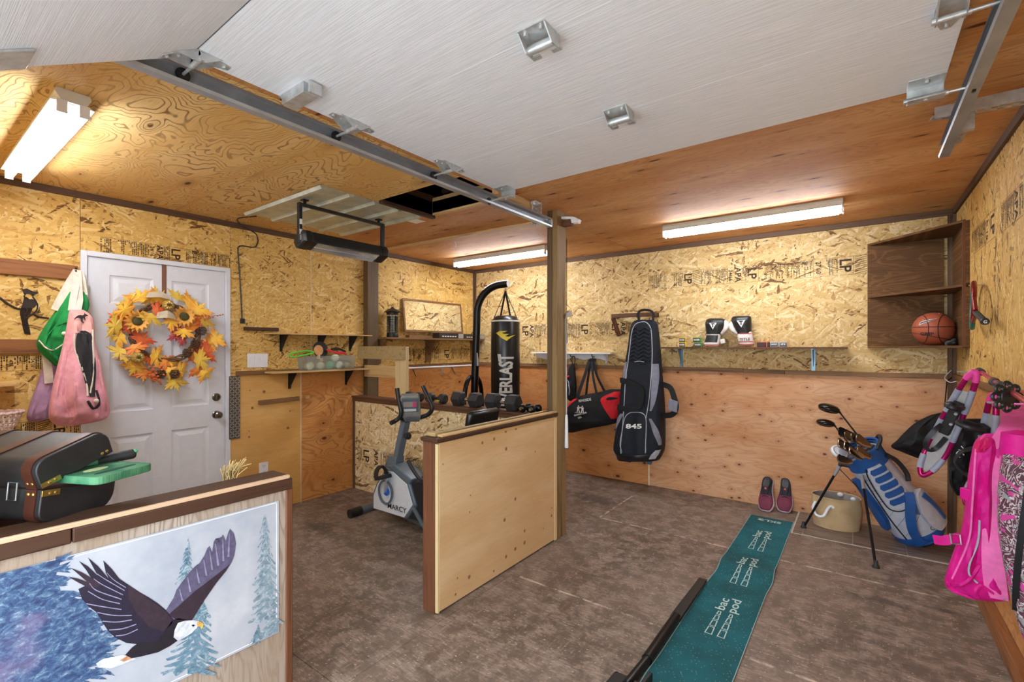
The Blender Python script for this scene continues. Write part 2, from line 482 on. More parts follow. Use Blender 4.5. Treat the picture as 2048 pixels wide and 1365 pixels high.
def floor_mat():
    n = NT('floor_brown_worn'); o = n.obj(); x = n.sep(o)
    P = n.comb(x[0], x[1])
    st = n.noise(n.comb(n.math('MULTIPLY', x[0], 16), n.math('MULTIPLY', x[1], 90)), 1.0, 5, .75, .8, dim='2D')
    st2 = n.noise(n.comb(n.math('MULTIPLY', x[0], 60), n.math('MULTIPLY', x[1], 9)), 1.0, 3, .7, dim='2D')
    big = n.noise(P, 1.3, 4, .6, dim='2D')
    mid = n.noise(P, 9.0, 5, .75, dim='2D')
    c = n.mixc(n.step(big, .3, .7), lin((98, 82, 69)), lin((118, 101, 87)))
    c = n.mixc(n.step(mid, .40, .70), c, lin((142, 124, 109)))
    wear = n.math('MULTIPLY', n.step(st, .48, .66), n.step(mid, .36, .56))
    c = n.mixc(n.math('MULTIPLY', wear, .5), c, lin((184, 166, 152)))
    c = n.mixc(n.math('MULTIPLY', n.step(st2, .60, .76), .4), c, lin((172, 154, 140)))
    c = n.mixc(n.math('MULTIPLY', n.step(st, .46, .28), .4), c, lin((62, 48, 39)))
    spk = n.vor(n.rot(x[0], x[1], 30, 30, 90), 1.0); sc_ = n.sep(spk.outputs['Color'])
    m = n.math('MULTIPLY', n.math('LESS_THAN', spk.outputs['Distance'], .12), n.math('GREATER_THAN', sc_[0], .93))
    c = n.mixc(n.math('MULTIPLY', m, .75), c, lin((236, 224, 208)))
    # pale worn edges along the sheet joints
    for (sock, at_, lo, hi, other) in ((x[1], 3.59, -1.75, .56, x[0]), (x[0], -1.75, 3.59, 4.3, x[1]), (x[1], 2.37, -1.7, .56, x[0])):
        d = n.math('ABSOLUTE', n.math('SUBTRACT', sock, at_))
        m = n.math('MULTIPLY', n.math('SUBTRACT', 1.0, n.step(d, .002, .012)), n.math('MULTIPLY', n.math('GREATER_THAN', other, lo), n.math('LESS_THAN', other, hi)))
        c = n.mixc(n.math('MULTIPLY', m, n.step(mid, .35, .6)), c, lin((206, 190, 172)))
    # darker oval patches at set spots on the floor, edges broken by noise
    for (px, py, ra, rb) in ((1770, 1205, .11, .05), (1195, 1000, .20, .09), (1870, 1218, .06, .02), (640, 1055, .12, .08)):
        q = PF(px, py)
        d = n.n('ShaderNodeVectorMath', operation='LENGTH')
        n.l(n.comb(n.math('DIVIDE', n.math('SUBTRACT', x[0], q.x), ra*1.6), n.math('DIVIDE', n.math('SUBTRACT', x[1], q.y), rb*1.6)), d.inputs[0])
        dd = n.math('ADD', d.outputs['Value'], n.math('MULTIPLY', n.math('SUBTRACT', mid, .5), 1.6))
        c = n.mixc(n.math('MULTIPLY', n.math('SUBTRACT', 1.0, n.step(dd, .3, 1.0)), .55), c, lin((54, 48, 44)))
    n.col(c); n.rough(n.mixf(mid, .45, .75))
    n.bump(n.math('ADD', st, mid), .2, .001)
    return n.m
M['floor'] = floor_mat()
def tile_mat():
    n = NT('tile_grey_wood'); a, b = n.uv('X', 'Y')
    f = n.noise(n.comb(n.math('MULTIPLY', a, 4), n.math('MULTIPLY', b, 40)), 1.0, 4, .65, dim='2D')
    n.col(n.ramp(f, [(.3, (84, 72, 64)), (.5, (122, 106, 94)), (.7, (146, 132, 120))])); n.rough(.4)
    return n.m
M['tile'] = tile_mat()
def garage_mat():
    n = NT('garage_door_white'); x = n.sep(n.obj())
    s = n.noise(n.comb(n.math('MULTIPLY', x[0], 5), n.math('MULTIPLY', n.math('ADD', x[1], n.math('MULTIPLY', x[2], 1.0)), 260)), 1.0, 3, .55, .3, dim='2D')
    n.col(n.mixc(n.step(s, .35, .6), lin((222, 225, 232)), lin((234, 237, 244)))); n.rough(.4)
    n.bump(n.step(s, .35, .65), .35, .0015)
    return n.m
M['garage'] = garage_mat()
M['white'] = mat('white_paint', (232, 234, 238), .35, var=.03)
M['white_d'] = mat('white_door_paint', (226, 230, 238), .38, var=.03)
M['gap'] = mat('seam_dark', (58, 38, 24), .9)
M['seamlight'] = mat('seam_filler', (216, 190, 150), .8)
M['black'] = mat('black_plastic', (26, 27, 28), .42, var=.2)
M['blackm'] = mat('black_metal', (24, 25, 27), .3, .4, var=.2)
M['rubber'] = mat('black_rubber', (44, 44, 44), .6, var=.25, bump=.2)
M['steel'] = mat('galvanised_steel', (200, 204, 206), .36, .65, var=.18, scale=30)
M['steel_d'] = mat('galvanised_track', (172, 178, 186), .35, .6, var=.15, scale=8)
M['chrome'] = mat('chrome', (205, 208, 212), .12, 1.0, var=.05)
M['brass'] = mat('brass', (196, 164, 92), .28, .9)
M['ink'] = mat('panel_ink', (54, 36, 20), .8)
M['grey_screw'] = mat('screw', (160, 158, 150), .4, .7)
def emis(name, c, s):
    n = NT(name); n.b.inputs['Emission Color'].default_value = lin(c); n.b.inputs['Emission Strength'].default_value = s
    n.col(lin((235, 235, 235))); return n.m
M['tube'] = emis('fluorescent_tube', (236, 243, 255), TUBE_POWER)
# ---------------------------------------------------------------- floor
g = .0015
fl = struct('floor', MB().box(XL-.12, XR+.12, YF-.12, YB+.12, -.12, -.006), M['gap'])
rows = [(-.18, 1.15, [-4.12, -2.97, -.53, .5624]), (1.15, 2.37, [-4.12, -1.75, .5624]), (2.37, 3.59, [-4.12, -2.97, -.53, .5624]), (3.59, 4.73, [-4.12, -1.75, .5624])]
for (y0, y1, xs) in rows:
    for a, b in zip(xs, xs[1:]):
        part('floor_panel', MB().box(a+g, b-g, y0+g, y1-g, -.006, 0), M['floor'], fl)
M['grout'] = mat('grout_pale', (196, 188, 176), .9)
part('grout_bed', MB().box(-.43, XR, 4.165, YB, 0, .003), M['grout'], fl)
for (y0, y1) in ((4.17, 4.475), (4.475, YB)):
    for a, b in zip([-.42, -.355, -.046, .258], [-.355, -.046, .258, XR]):
        part('floor_tile', MB().box(a+.002, b-.002, y0+.002, y1-.002, .003, .007), M['tile'], fl)
gm = mat('pale_bounce_ground', (214, 211, 204), .9, var=.1, scale=20, bump=.3)  # unseen outdoor ground, made pale to bounce daylight up into the room
struct('ground', MB().box(-9, 8, -14, YF-.12, -.16, -.04), gm)

# ---------------------------------------------------------------- walls
W0 = mat('wall_core', (120, 96, 66), .8)
def panel(parent, axis, face, a0, a1, z0, z1, m, name='osb_panel', th=.012):
    """axis 'Y': panel in the plane X = face; axis 'X': plane Y = face (face looks into the room)"""
    b = MB()
    if axis == 'Y':
        s = -1 if face < 0 else 1
        b.box(min(face, face+s*th), max(face, face+s*th), a0+g, a1-g, z0+g, z1-g)
    else: b.box(a0+g, a1-g, face, face+th, z0+g, z1-g)
    return part(name, b, m, parent)
DY0, DY1, DZ = .80, 1.715, 2.062
wl = struct('wall_left', MB().box(XL-.12, XL-.012, YF-.12, DY0, 0, ZC).box(XL-.12, XL-.012, DY1, YB+.12, 0, ZC).box(XL-.12, XL-.012, DY0, DY1, DZ, ZC), W0)
PNL = {}
PNL['l1'] = panel(wl, 'Y', XL, YF, DY0, 0, ZC, M['osb_l'])
PNL['l2'] = panel(wl, 'Y', XL, DY0, DY1, DZ, ZC, M['osb_l'])
PNL['l3'] = panel(wl, 'Y', XL, DY1, 2.416, 1.205, ZC, M['osb_s'])
PNL['l4'] = panel(wl, 'Y', XL, 2.416, 3.06, 1.205, ZC, M['osb_l'])
PNL['l5'] = panel(wl, 'Y', XL, 3.06, YB, 1.205, ZC, M['osb_l'])
panel(wl, 'Y', XL, DY1, 2.312, 0, 1.205, M['ply_l1'], 'plywood_panel')
panel(wl, 'Y', XL, 2.322, 3.06, 0, 1.205, M['ply_l2'], 'plywood_panel')
panel(wl, 'Y', XL, 3.06, YB, 0, 1.205, M['ply_l2'], 'plywood_panel')
part('seam_filler', MB().box(XL-.012, XL+.001, 2.310, 2.324, 0, 1.19), M['seamlight'], wl)
part('seam_filler', MB().box(XL-.012, XL+.001, 2.411, 2.420, 1.22, 2.40), M['seamlight'], wl)
wb = struct('wall_back', MB().box(XL-.12, XR+.12, YB+.012, YB+.12, 0, ZC), W0)
PNL['b1'] = panel(wb, 'X', YB, XL, -1.75, 1.205, ZC, M['osb_b'])
PNL['b2'] = panel(wb, 'X', YB, -1.75, XR, 1.205, ZC, M['osb_b'])
panel(wb, 'X', YB, XL, -1.755, 0, 1.205, M['ply_b2'], 'plywood_panel')
panel(wb, 'X', YB, -1.742, XR, 0, 1.205, M['ply_b'], 'plywood_panel')
part('seam_filler', MB().box(-1.757, -1.740, YB-.001, YB+.012, 0, 1.19), M['seamlight'], wb)
wr = struct('wall_right', MB().box(XR+.012, XR+.12, YF-.12, YB, 0, ZC), W0)
PNL['r1'] = panel(wr, 'Y', XR, YF, 2.29, 1.205, ZC, M['osb_r'])
PNL['r2'] = panel(wr, 'Y', XR, 2.29, YB, 1.205, ZC, M['osb_r'])
panel(wr, 'Y', XR, YF, 2.29, 0, 1.205, M['ply_r'], 'plywood_panel')
panel(wr, 'Y', XR, 2.29, YB, 0, 1.205, M['ply_r'], 'plywood_panel')
struct('wall_front', MB().box(XL-.12, -1.80, YF-.12, YF, 0, ZC).box(.34, XR+.12, YF-.12, YF, 0, ZC).box(-1.80, .34, YF-.12, YF, 2.13, ZC), M['osb_b'])

# trims
tr = 0
def trim(b, m, bevel=.002):
    global tr; tr += 1
    return struct('trim_%d' % tr, b, m, None, bevel)
trim(MB().box(XL, XL+.018, YF, YB, ZC-.043, ZC), M['trim'])
trim(MB().box(XL+.018, XR-.018, YB-.018, YB, ZC-.045, ZC), M['trim_x'])
trim(MB().box(XR-.018, XR, YF, YB, ZC-.045, ZC), M['trim'])
trim(MB().box(XL, XL+.034, YB-.02, YB, 1.225, ZC-.043).box(XL, XL+.02, YB-.034, YB-.02, 1.225, ZC-.043), M['trim_z'])
trim(MB().box(XR-.045, XR, YB-.02, YB, 0, ZC-.045).box(XR-.02, XR, YB-.05, YB-.02, 0, ZC-.045), M['trim_z'])
trim(MB().box(XL, XL+.02, DY1+.04, 2.99, 1.187, 1.224), M['rail_y'])
trim(MB().box(XL, XL+.02, 3.126, YB-.02, 1.187, 1.224), M['rail_y'])
for (a, b, z) in ((XL+.02, -2.1, 0), (-2.1, -.86, .002), (-.86, -.53, -.003), (-.53, XR-.045, -.004)):
    trim(MB().box(a+.001, b-.001, YB-.019, YB, 1.187+z, 1.224+z), M['rail_x'])
trim(MB().box(XR-.02, XR, 3.2, YB-.05, 1.187, 1.224), M['rail_y'])
struct('baseboard_right', MB().box(XR-.045, XR, YF, 4.1, 0, .09), M['plank_y'], None, .004)

# ---------------------------------------------------------------- ceiling with an open attic hatch
HX0, HX1, HY0, HY1 = -2.65, -1.95, 2.08, 2.55
cl = struct('ceiling', MB().box(XL-.12, HX0, YF-.12, YB+.12, ZC+.012, ZC+.10).box(HX1, XR+.12, YF-.12, YB+.12, ZC+.012, ZC+.10)
            .box(HX0, HX1, YF-.12, HY0, ZC+.012, ZC+.10).box(HX0, HX1, HY1, YB+.12, ZC+.012, ZC+.10), W0)
XM = -1.925
def cpan(b, m): part('ceiling_panel', b, m, cl)
z0, z1 = ZC, ZC+.012
cpan(MB().box(XL, XM-g, YF, 1.33-g, z0, z1), M['ply_c1'])
cpan(MB().box(XL, HX0, 1.33+g, HY1-g, z0, z1).box(HX0, XM-g, 1.33+g, HY0, z0, z1), M['ply_c1'])
cpan(MB().box(XL, XM-g, 2.55+g, 3.77-g, z0, z1), M['ply_c2'])
cpan(MB().box(XL, XM-g, 3.77+g, YB, z0, z1), M['ply_c2'])
cpan(MB().box(XM+g, XR, YF, 1.33-g, z0, z1), M['ply_c2'])
cpan(MB().box(XM+g, XR, 1.33+g, 2.55-g, z0, z1), M['ply_c2'])
cpan(MB().box(XM+g, XR, 2.55+g, 3.77-g, z0, z1), M['ply_c2'])
cpan(MB().box(XM+g, XR, 3.77+g, YB, z0, z1), M['ply_c2'])
# attic space above the hatch: its darkness painted as near-black box walls
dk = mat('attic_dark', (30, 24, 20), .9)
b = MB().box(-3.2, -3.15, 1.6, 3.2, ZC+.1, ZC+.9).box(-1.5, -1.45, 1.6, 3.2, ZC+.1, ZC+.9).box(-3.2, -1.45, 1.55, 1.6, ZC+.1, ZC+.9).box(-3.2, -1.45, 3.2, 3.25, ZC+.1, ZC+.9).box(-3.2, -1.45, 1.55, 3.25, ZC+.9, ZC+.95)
part('attic_dark_box', b, dk, cl)
part('hatch_joist', MB().box(HX0-.04, HX0, HY0, HY1+.035, ZC-.022, ZC+.15), M['stain_y'], cl, .003)
part('hatch_joist', MB().box(HX0, HX1, HY1, HY1+.038, ZC-.002, ZC+.13), M['pine_x'], cl, .003)
part('attic_strut', MB().box(-2.62, -2.58, 2.72, 2.76, ZC+.1, ZC+.7).box(-2.72, -2.48, 2.72, 2.76, ZC+.22, ZC+.26), M['post_z2'], cl)
# batten nailed under the plywood and a loose strip behind the track
part('ceiling_batten', MB().bar(PZ(765, 500, ZC-.009), PZ(1098, 441, ZC-.009), .045, .018), M['pine_x'], cl, .002)

# ---------------------------------------------------------------- half walls and post
HZ = .915
wd = struct('wall_divider', MB().box(-1.895, -1.818, 1.775, 2.985, 0, HZ), W0)
part('plywood_face', MB().box(-1.818, -1.800, 1.785, 2.955, .012, HZ-.006), M['ply_h'], wd, .001)
part('end_board', MB().box(-1.907, -1.820, 1.765, 1.785, 0, HZ), M['stain_z'], wd, .004)
part('edge_strip', MB().box(-1.826, -1.801, 1.772, 1.786, .005, HZ-.01), M['pine_z'], wd, .002)
part('joint_strip', MB().box(-1.822, -1.797, 2.955, 2.986, .004, HZ-.01), M['pine_z'], wd, .002)
part('cap_board', MB().box(-1.912, -1.786, 1.752, 2.985, HZ, HZ+.022), M['stain_y'], wd, .004)
part('cap_batten', MB().box(-1.835, -1.795, 1.80, 2.985, HZ+.022, HZ+.034), M['pine_y'], wd, .003)
part('cap_batten', MB().box(-1.90, -1.875, 1.85, 2.985, HZ+.022, HZ+.033), M['grey_y'], wd, .003)
part('cap_block', MB().box(-1.905, -1.84, 1.79, 1.835, HZ+.022, HZ+.044), M['grey_y'], wd, .003)
part('nail_strip', MB().box(-1.801, -1.796, 2.2, 2.95, HZ-.022, HZ-.004), M['pine_y'], wd, .001)
wg = struct('wall_gym', MB().box(XL, -1.895, 2.885, 2.965, 0, HZ), W0)
part('osb_face', MB().box(XL+.02, -1.90, 2.870, 2.885, .004, HZ-.02), M['osb_h'], wg)
PNL['gym'] = wg
part('side_trim', MB().box(XL, XL+.035, 2.862, 2.885, 0, HZ), M['trim_z'], wg, .003)
part('top_trim', MB().box(XL, -1.895, 2.858, 2.872, HZ-.035, HZ), M['stain_x'], wg, .003)
part('cap_board', MB().box(XL, -1.89, 2.850, 2.988, HZ, HZ+.016), M['stain_x'], wg, .003)
we = struct('wall_entry', MB().box(-1.852, -1.762, YF, .93, 0, HZ), W0)
part('plywood_face', MB().box(-1.762, -1.748, YF, .925, 0, HZ-.028), M['ply_w'], we)
part('face_rail', MB().box(-1.762, -1.738, YF, .32, HZ-.034, HZ+.008), M['stain_y'], we, .004)
part('face_rail', MB().box(-1.762, -1.738, .322, .945, HZ-.034, HZ+.008), M['stain_y'], we, .004)
part('corner_post', MB().box(-1.768, -1.742, .922, .948, 0, HZ-.03), M['stain_z'], we, .004)
part('cap_board', MB().box(-1.862, -1.752, YF, .935, HZ, HZ+.02), M['stain_y'], we, .003)
part('cap_batten', MB().box(-1.752, -1.739, YF, .935, HZ+.008, HZ+.0215), M['beige_y'], we, .002)
part('side_ledge', MB().box(-2.34, -1.862, YF, .355, HZ-.045, HZ-.022), M['stain_y'], we, .003)
part('ledge_leg', MB().box(-2.32, -2.27, YF+.02, YF+.07, 0, HZ-.045), M['stain_z'], we, .003)
part('ledge_leg', MB().box(-2.32, -2.27, .28, .33, 0, HZ-.045), M['stain_z'], we, .003)
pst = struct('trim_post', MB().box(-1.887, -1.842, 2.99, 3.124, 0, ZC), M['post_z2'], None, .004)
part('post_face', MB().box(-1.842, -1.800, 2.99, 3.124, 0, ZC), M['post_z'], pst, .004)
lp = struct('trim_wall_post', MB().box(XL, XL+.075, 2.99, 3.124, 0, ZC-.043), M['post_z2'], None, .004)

# ---------------------------------------------------------------- door in the left wall
dr = sholder('door_1')
FW_ = .034
b = MB().box(XL-.05, XL+.008, DY0, DY0+FW_, 0, DZ).box(XL-.05, XL+.008, DY1-FW_, DY1, 0, DZ).box(XL-.05, XL+.008, DY0+FW_, DY1-FW_, DZ-FW_, DZ)
part('door_frame', b, M['white_d'], dr, .003)
y0, y1, zt = DY0+FW_+.003, DY1-FW_-.003, DZ-FW_-.003
dw = y1-y0
def dpanels():
    """six raised panels, as (y0,y1,z0,z1)"""
    c = [(y0+.115, y0+dw/2-.055), (y0+dw/2+.055, y1-.115)]
    r = [(.23, .80), (.97, 1.63), (1.72, 1.915)]
    return [(a, b_, e, f) for (e, f) in r for (a, b_) in c]
DX = XL-.010
bm = bmesh.new()
ys = sorted({y0, y1} | {p[0] for p in dpanels()} | {p[1] for p in dpanels()})
zs = sorted({.012, zt} | {p[2] for p in dpanels()} | {p[3] for p in dpanels()})
b = MB()
holes = dpanels()
for a0, a1 in zip(ys, ys[1:]):
    for c0, c1 in zip(zs, zs[1:]):
        h = [p for p in holes if p[0] <= a0+1e-6 and p[1] >= a1-1e-6 and p[2] <= c0+1e-6 and p[3] >= c1-1e-6]
        if not h: b.add([(DX, a0, c0), (DX, a1, c0), (DX, a1, c1), (DX, a0, c1)], [(0,1,2,3)])
b.box(DX-.04, DX-.014, y0, y1, .012, zt)
for (ya, yb, za, zb) in [(y0, y0+.0005, .012, zt), (y1-.0005, y1, .012, zt), (y0, y1, .012, .0125), (y0, y1, zt-.0005, zt)]:
    b.box(DX-.04, DX, ya, yb, za, zb)
part('door_slab', b, M['white_d'], dr)
for (a0, a1, c0, c1) in holes:
    b = MB(); lv = []
    for (ins, dep) in ((0, 0), (.006, -.006), (.016, -.009), (.022, -.009), (.050, -.002), (.052, -.002)):
        lv.append([(DX+dep, a0+ins, c0+ins), (DX+dep, a1-ins, c0+ins), (DX+dep, a1-ins, c1-ins), (DX+dep, a0+ins, c1-ins)])
    b.loft(lv, cap=False); b.add(lv[-1], [(0,1,2,3)])
    part('door_panel', b, M['white_d'], dr, angle=12)
nick = mat('satin_nickel', (150, 146, 138), .25, 1.0)
kp = PX(433, 830, XL); db = PX(432, 795, XL)
for (q, nm) in ((kp, 'door_knob'), (db, 'deadbolt')):
    b = MB().lathe([(.031, 0), (.031, .006), (.026, .010)], (DX, y1-.062, q.z), (1,0,0), 24)
    if nm == 'door_knob': b.lathe([(.011, .010), (.011, .03), (.020, .036), (.027, .046), (.027, .056), (.020, .064), (.006, .066)], (DX, y1-.062, q.z), (1,0,0), 24)
    else:
        b.lathe([(.024, .010), (.022, .016), (.0, .016)], (DX, y1-.062, q.z), (1,0,0), 24, False); b.box(DX+.014, DX+.028, y1-.066, y1-.058, q.z-.018, q.z+.018)
    part(nm, b, nick, dr)
for z in (.25, 1.05, 1.78):
    part('hinge', MB().cyl((XL+.002, y0-.004, z-.05), (XL+.002, y0-.004, z+.05), .006, n=10).box(XL-.004, XL+.0, y0-.02, y0+.012, z-.05, z+.05), M['steel'], dr)
# front opening: jambs
trim(MB().box(-1.82, -1.80, YF-.12, YF+.01, 0, 2.13).box(.34, .36, YF-.12, YF+.01, 0, 2.13).box(-1.82, .36, YF-.12, YF+.01, 2.11, 2.13), M['pine_z'])
def wpart(name, mb, m, parent, **kw):
    """part given in world coordinates"""
    inv = Matrix.LocRotScale(parent.location, parent.rotation_euler, None).inverted()
    if parent.parent:
        inv = inv @ Matrix.LocRotScale(parent.parent.location, parent.parent.rotation_euler, None).inverted()
    mb.v = [tuple(inv @ Vector(p)) for p in mb.v]
    flat = kw.pop('flat', False)
    if flat: return flatmesh(name, mb, m, parent, kw.get('label'))
    return part(name, mb, m, parent, **kw)
def spart(name, mb, m, parent, **kw):
    """sub-part whose parent part sits at its own thing's origin: coordinates already local to the thing"""
    return part(name, mb, m, parent, **kw)

# ---------------------------------------------------------------- fluorescent strip lights
M['fix_white'] = mat('fixture_enamel', (214, 214, 206), .4, var=.04)
def strip_light(loc, label, rot=0):
    t = thing('fluorescent_light', label, 'ceiling light', loc, (0, 0, rot), 'twin tube strip lights')
    L = .62
    part('housing', MB().prism([(-L, -.052, 0), (-L, .052, 0), (-L, .055, -.018), (-L, .036, -.048), (-L, -.036, -.048), (-L, -.055, -.018)], (2*L, 0, 0)), M['fix_white'], t, .002)
    part('reflector', MB().prism([(-L+.01, -.058, -.046), (-L+.01, .058, -.046), (-L+.01, .066, -.052), (-L+.01, -.066, -.052)], (2*L-.02, 0, 0)), M['fix_white'], t)
    for y in (-.034, .034):
        part('tube', MB().cyl((-L+.028, y, -.074), (L-.028, y, -.074), .0185, n=16), M['tube'], t)
        for s in (-1, 1):
            part('socket', MB().box(s*L-.006 if s > 0 else -L, s*L if s > 0 else -L+.006, y-.016, y+.016, -.095, -.045).cyl((s*(L-.03), y, -.074), (s*(L-.006), y, -.074), .014, n=12), M['white'], t)
    return t
strip_light((-3.14, .47, ZC), 'twin tube strip light on the ceiling at the door end')
strip_light((-3.14, 4.0, ZC), 'strip light above the punching bag, partly behind the post')
strip_light((-.715, 3.97, ZC), 'long strip light above the shelf of boxing gloves')

# ---------------------------------------------------------------- overhead sectional garage door
GX0, GX1, GZ = -1.70, .232, 2.335
SEAM = [.59, 1.155, 1.72, 2.205]
gd = thing('garage_door', 'white wood-grain sectional garage door rolled up overhead', 'garage door', (-.734, 1.155, GZ))
for a, b_ in zip(SEAM, SEAM[1:]):
    wpart('door_section', MB().box(GX0, GX1, a+.0004, b_-.0004, GZ, GZ+.042), M['garage'], gd, bevel=.0008)
ang = R(29.5)
dv = Vector((0, -math.cos(ang), -math.sin(ang))); dn = Vector((0, -math.sin(ang), math.cos(ang)))
s0 = Vector((0, .588, GZ))
wpart('door_section', MB().obox(s0 + dv*.2845 + dn*.021 + V((GX0+GX1)/2, 0, 0), ((GX1-GX0)/2, 0, 0), dv*.2825, dn*.021), M['garage'], gd, bevel=.002)
wpart('seam_gasket', MB().box(GX0+.003, GX1-.003, .584, .594, GZ+.004, GZ+.03), M['black'], gd)
wpart('bottom_bracket', MB().obox(s0 + dv*.49 + dn*-.004 + V(GX0+.07, 0, 0), (.06, 0, 0), dv*.07, dn*.004), M['steel'], gd, bevel=.002)
def hinge(x, y, roller_dir=0, tilt=False):
    b = MB(); z = GZ
    e1 = dv if tilt else Vector((0, -1, 0)); n1 = -dn if tilt else Vector((0, 0, -1))
    o = Vector((x, y, z))
    for (e, nn) in ((e1, n1), (Vector((0, 1, 0)), Vector((0, 0, -1)))):
        pl = [o + V(-.034, 0, 0), o + V(.034, 0, 0), o + V(.03, 0, 0) + e*.045, o + V(.012, 0, 0) + e*.10, o + V(-.012, 0, 0) + e*.10, o + V(-.03, 0, 0) + e*.045]
        b.prism(pl, nn*.0035)
        for sx in (-.03, .03):
            q = o + V(sx-.0015, 0, 0)
            b.prism([q, q + e*.07, q + e*.02 + nn*.032, q + nn*.032], (.003, 0, 0))
        for k in (.05, .085): b.cyl(o + e*k, o + e*k + nn*.009, .006, n=8)
    n = (n1 + V(0, 0, -1)).normalized()
    b.cyl(o + V(-.04, 0, 0) + n*.026, o + V(.04, 0, 0) + n*.026, .0085, n=12)
    h = wpart('hinge', b, M['steel'], gd)
    if roller_dir:
        xe = -1.782 if roller_dir < 0 else .306
        q = o + n*.026
        r = MB().cyl((x, q.y, q.z), (xe, q.y, q.z), .005, n=8)
        wpart('roller_stem', r, M['steel'], h)
        r = MB().lathe([(.006, -.004), (.020, -.004), (.022, 0), (.020, .006), (.006, .006)], (xe + (.004 if roller_dir < 0 else -.004), q.y, q.z), (1, 0, 0), 18)
        wpart('roller', r, M['black'], h)
for i, y in enumerate(SEAM[:3]):
    hinge(GX0+.036, y, -1, i == 0); hinge(GX1-.036, y, 1, i == 0)
for y in (1.155, 1.72):
    x = -.755; b = MB()
    b.box(x-.045, x+.045, y-.05, y+.028, GZ-.004, GZ)
    for s in (-1, 1):
        b.prism([(x+s*.045-.002, y-.05, GZ), (x+s*.045-.002, y+.035, GZ), (x+s*.045-.002, y+.03, GZ-.04), (x+s*.045-.002, y-.005, GZ-.042)], (.004, 0, 0))
    b.cyl((x-.043, y+.012, GZ-.026), (x+.043, y+.012, GZ-.026), .014, n=16)
    for s in (-1, 1): b.cyl((x+s*.027, y-.03, GZ-.004), (x+s*.027, y-.03, GZ-.013), .008, n=6)
    b.box(x-.048, x-.02, y+.028, y+.045, GZ-.04, GZ-.034).box(x+.022, x+.05, y+.028, y+.045, GZ-.04, GZ-.034)
    wpart('centre_hinge', b, M['steel'], gd)
for (x, s) in ((GX0+.05, -1), (GX1-.05, 1)):      # top roller brackets
    y = 2.165; b = MB()
    b.box(x-.05, x+.05, y-.055, y+.03, GZ-.004, GZ).box(x-.05, x+.05, y+.026, y+.031, GZ-.05, GZ).box(x-.05, x+.05, y-.012, y+.031, GZ-.053, GZ-.048)
    b.cyl((x-.06, y+.01, GZ-.044), (x+.06, y+.01, GZ-.044), .009, n=12).cyl((x, y-.03, GZ-.004), (x, y-.03, GZ-.014), .009, n=6)
    b.cyl((x, y+.006, GZ-.053), (x, y+.006, GZ-.058), .006, n=8)
    tbk = wpart('top_bracket', b, M['steel'], gd, bevel=.001)
    xe = -1.782 if s < 0 else .306
    wpart('roller_stem', MB().cyl((x, y+.01, GZ-.044), (xe, y+.01, GZ-.044), .005, n=8), M['steel'], tbk)
    wpart('roller', MB().lathe([(.006, -.004), (.020, -.004), (.022, 0), (.020, .006), (.006, .006)], (xe-s*.004, y+.01, GZ-.044), (1, 0, 0), 18), M['black'], tbk)
# slide lock
b = MB(); x, y = -1.62, .90
b.box(x-.06, x+.085, y-.028, y+.028, GZ-.038, GZ).box(x-.085, x-.06, y-.026, y+.026, GZ-.004, GZ)
lk = wpart('slide_lock', b, M['steel'], gd, bevel=.003)
wpart('lock_bolt', MB().box(x+.085, x+.115, y-.012, y+.012, GZ-.03, GZ-.016).box(x+.108, x+.116, y-.024, y+.024, GZ-.045, GZ-.005), M['steel'], lk, bevel=.002)
for k in (-.018, .0, .018): wpart('lock_rivet', MB().cyl((x-.072, y+k, GZ-.004), (x-.072, y+k, GZ-.010), .006, n=8), M['steel'], lk)

# ---------------------------------------------------------------- tracks
def track(name, label, xw, s):
    """xw = web plane, s = direction in which the channel opens"""
    t = thing(name, label, 'door track', (xw, 1.6, 2.30), group='garage door tracks')
    zc = 2.306; path = [(2.86, zc), (1.7, zc), (.31, zc)]
    rho = .29
    for i in range(1, 19):
        a = R(90*i/18); path.append((.31 - rho*math.sin(a), zc - rho*(1-math.cos(a))))
    path.append((.02, .05))
    prof = [(0, -.028), (.030, -.028), (.034, -.020), (.036, -.020), (.033, -.031), (-.002, -.031), (-.002, .031), (.033, .031), (.036, .020), (.034, .020), (.030, .028), (0, .028)]
    rings = []
    for i, (y, z) in enumerate(path):
        a = path[max(i-1, 0)]; c = path[min(i+1, len(path)-1)]
        d = Vector((0, c[0]-a[0], c[1]-a[1])).normalized(); n = Vector((0, d.z, -d.y))
        if n.z < 0 and i < 5: pass
        rings.append([Vector((xw, y, z)) + V(s*p, 0, 0) + n*q for (p, q) in prof])
    wpart('channel', MB().loft(rings), M['steel_d'], t)
    return t
def perf(b, p0, p1, w, th, up, pitch=.03):
    """perforated strip: two rails and rungs"""
    p0 = Vector(p0); p1 = Vector(p1); d = (p1-p0); L = d.length; d.normalize()
    u = Vector(up).normalized(); sd = d.cross(u).normalized()
    for s in (-1, 1): b.obox((p0+p1)/2 + sd*s*w*.40, d*L/2, sd*w*.12, u*th/2)
    k = 0
    while k <= L:
        b.obox(p0 + d*k, d*pitch*.24, sd*w*.4, u*th/2); k += pitch
    return b
tl = track('garage_door_track', 'left garage door track ending at the wooden post', -1.795, 1)
b = MB(); perf(b, (-1.835, 2.74, ZC), (-1.835, 2.74, 2.27), .05, .004, (1, 0, 0)); perf(b, (-1.815, 2.775, ZC), (-1.815, 2.775, 2.27), .035, .004, (0, 1, 0))
b.box(-1.86, -1.80, 2.70, 2.78, ZC-.012, ZC-.006)
wpart('hanger', b, M['steel'], tl)
wpart('end_bolt', MB().box(-1.795, -1.755, 2.845, 2.852, 2.285, 2.325).cyl((-1.775, 2.855, 2.305), (-1.775, 2.83, 2.305), .009, n=6), M['steel'], tl)
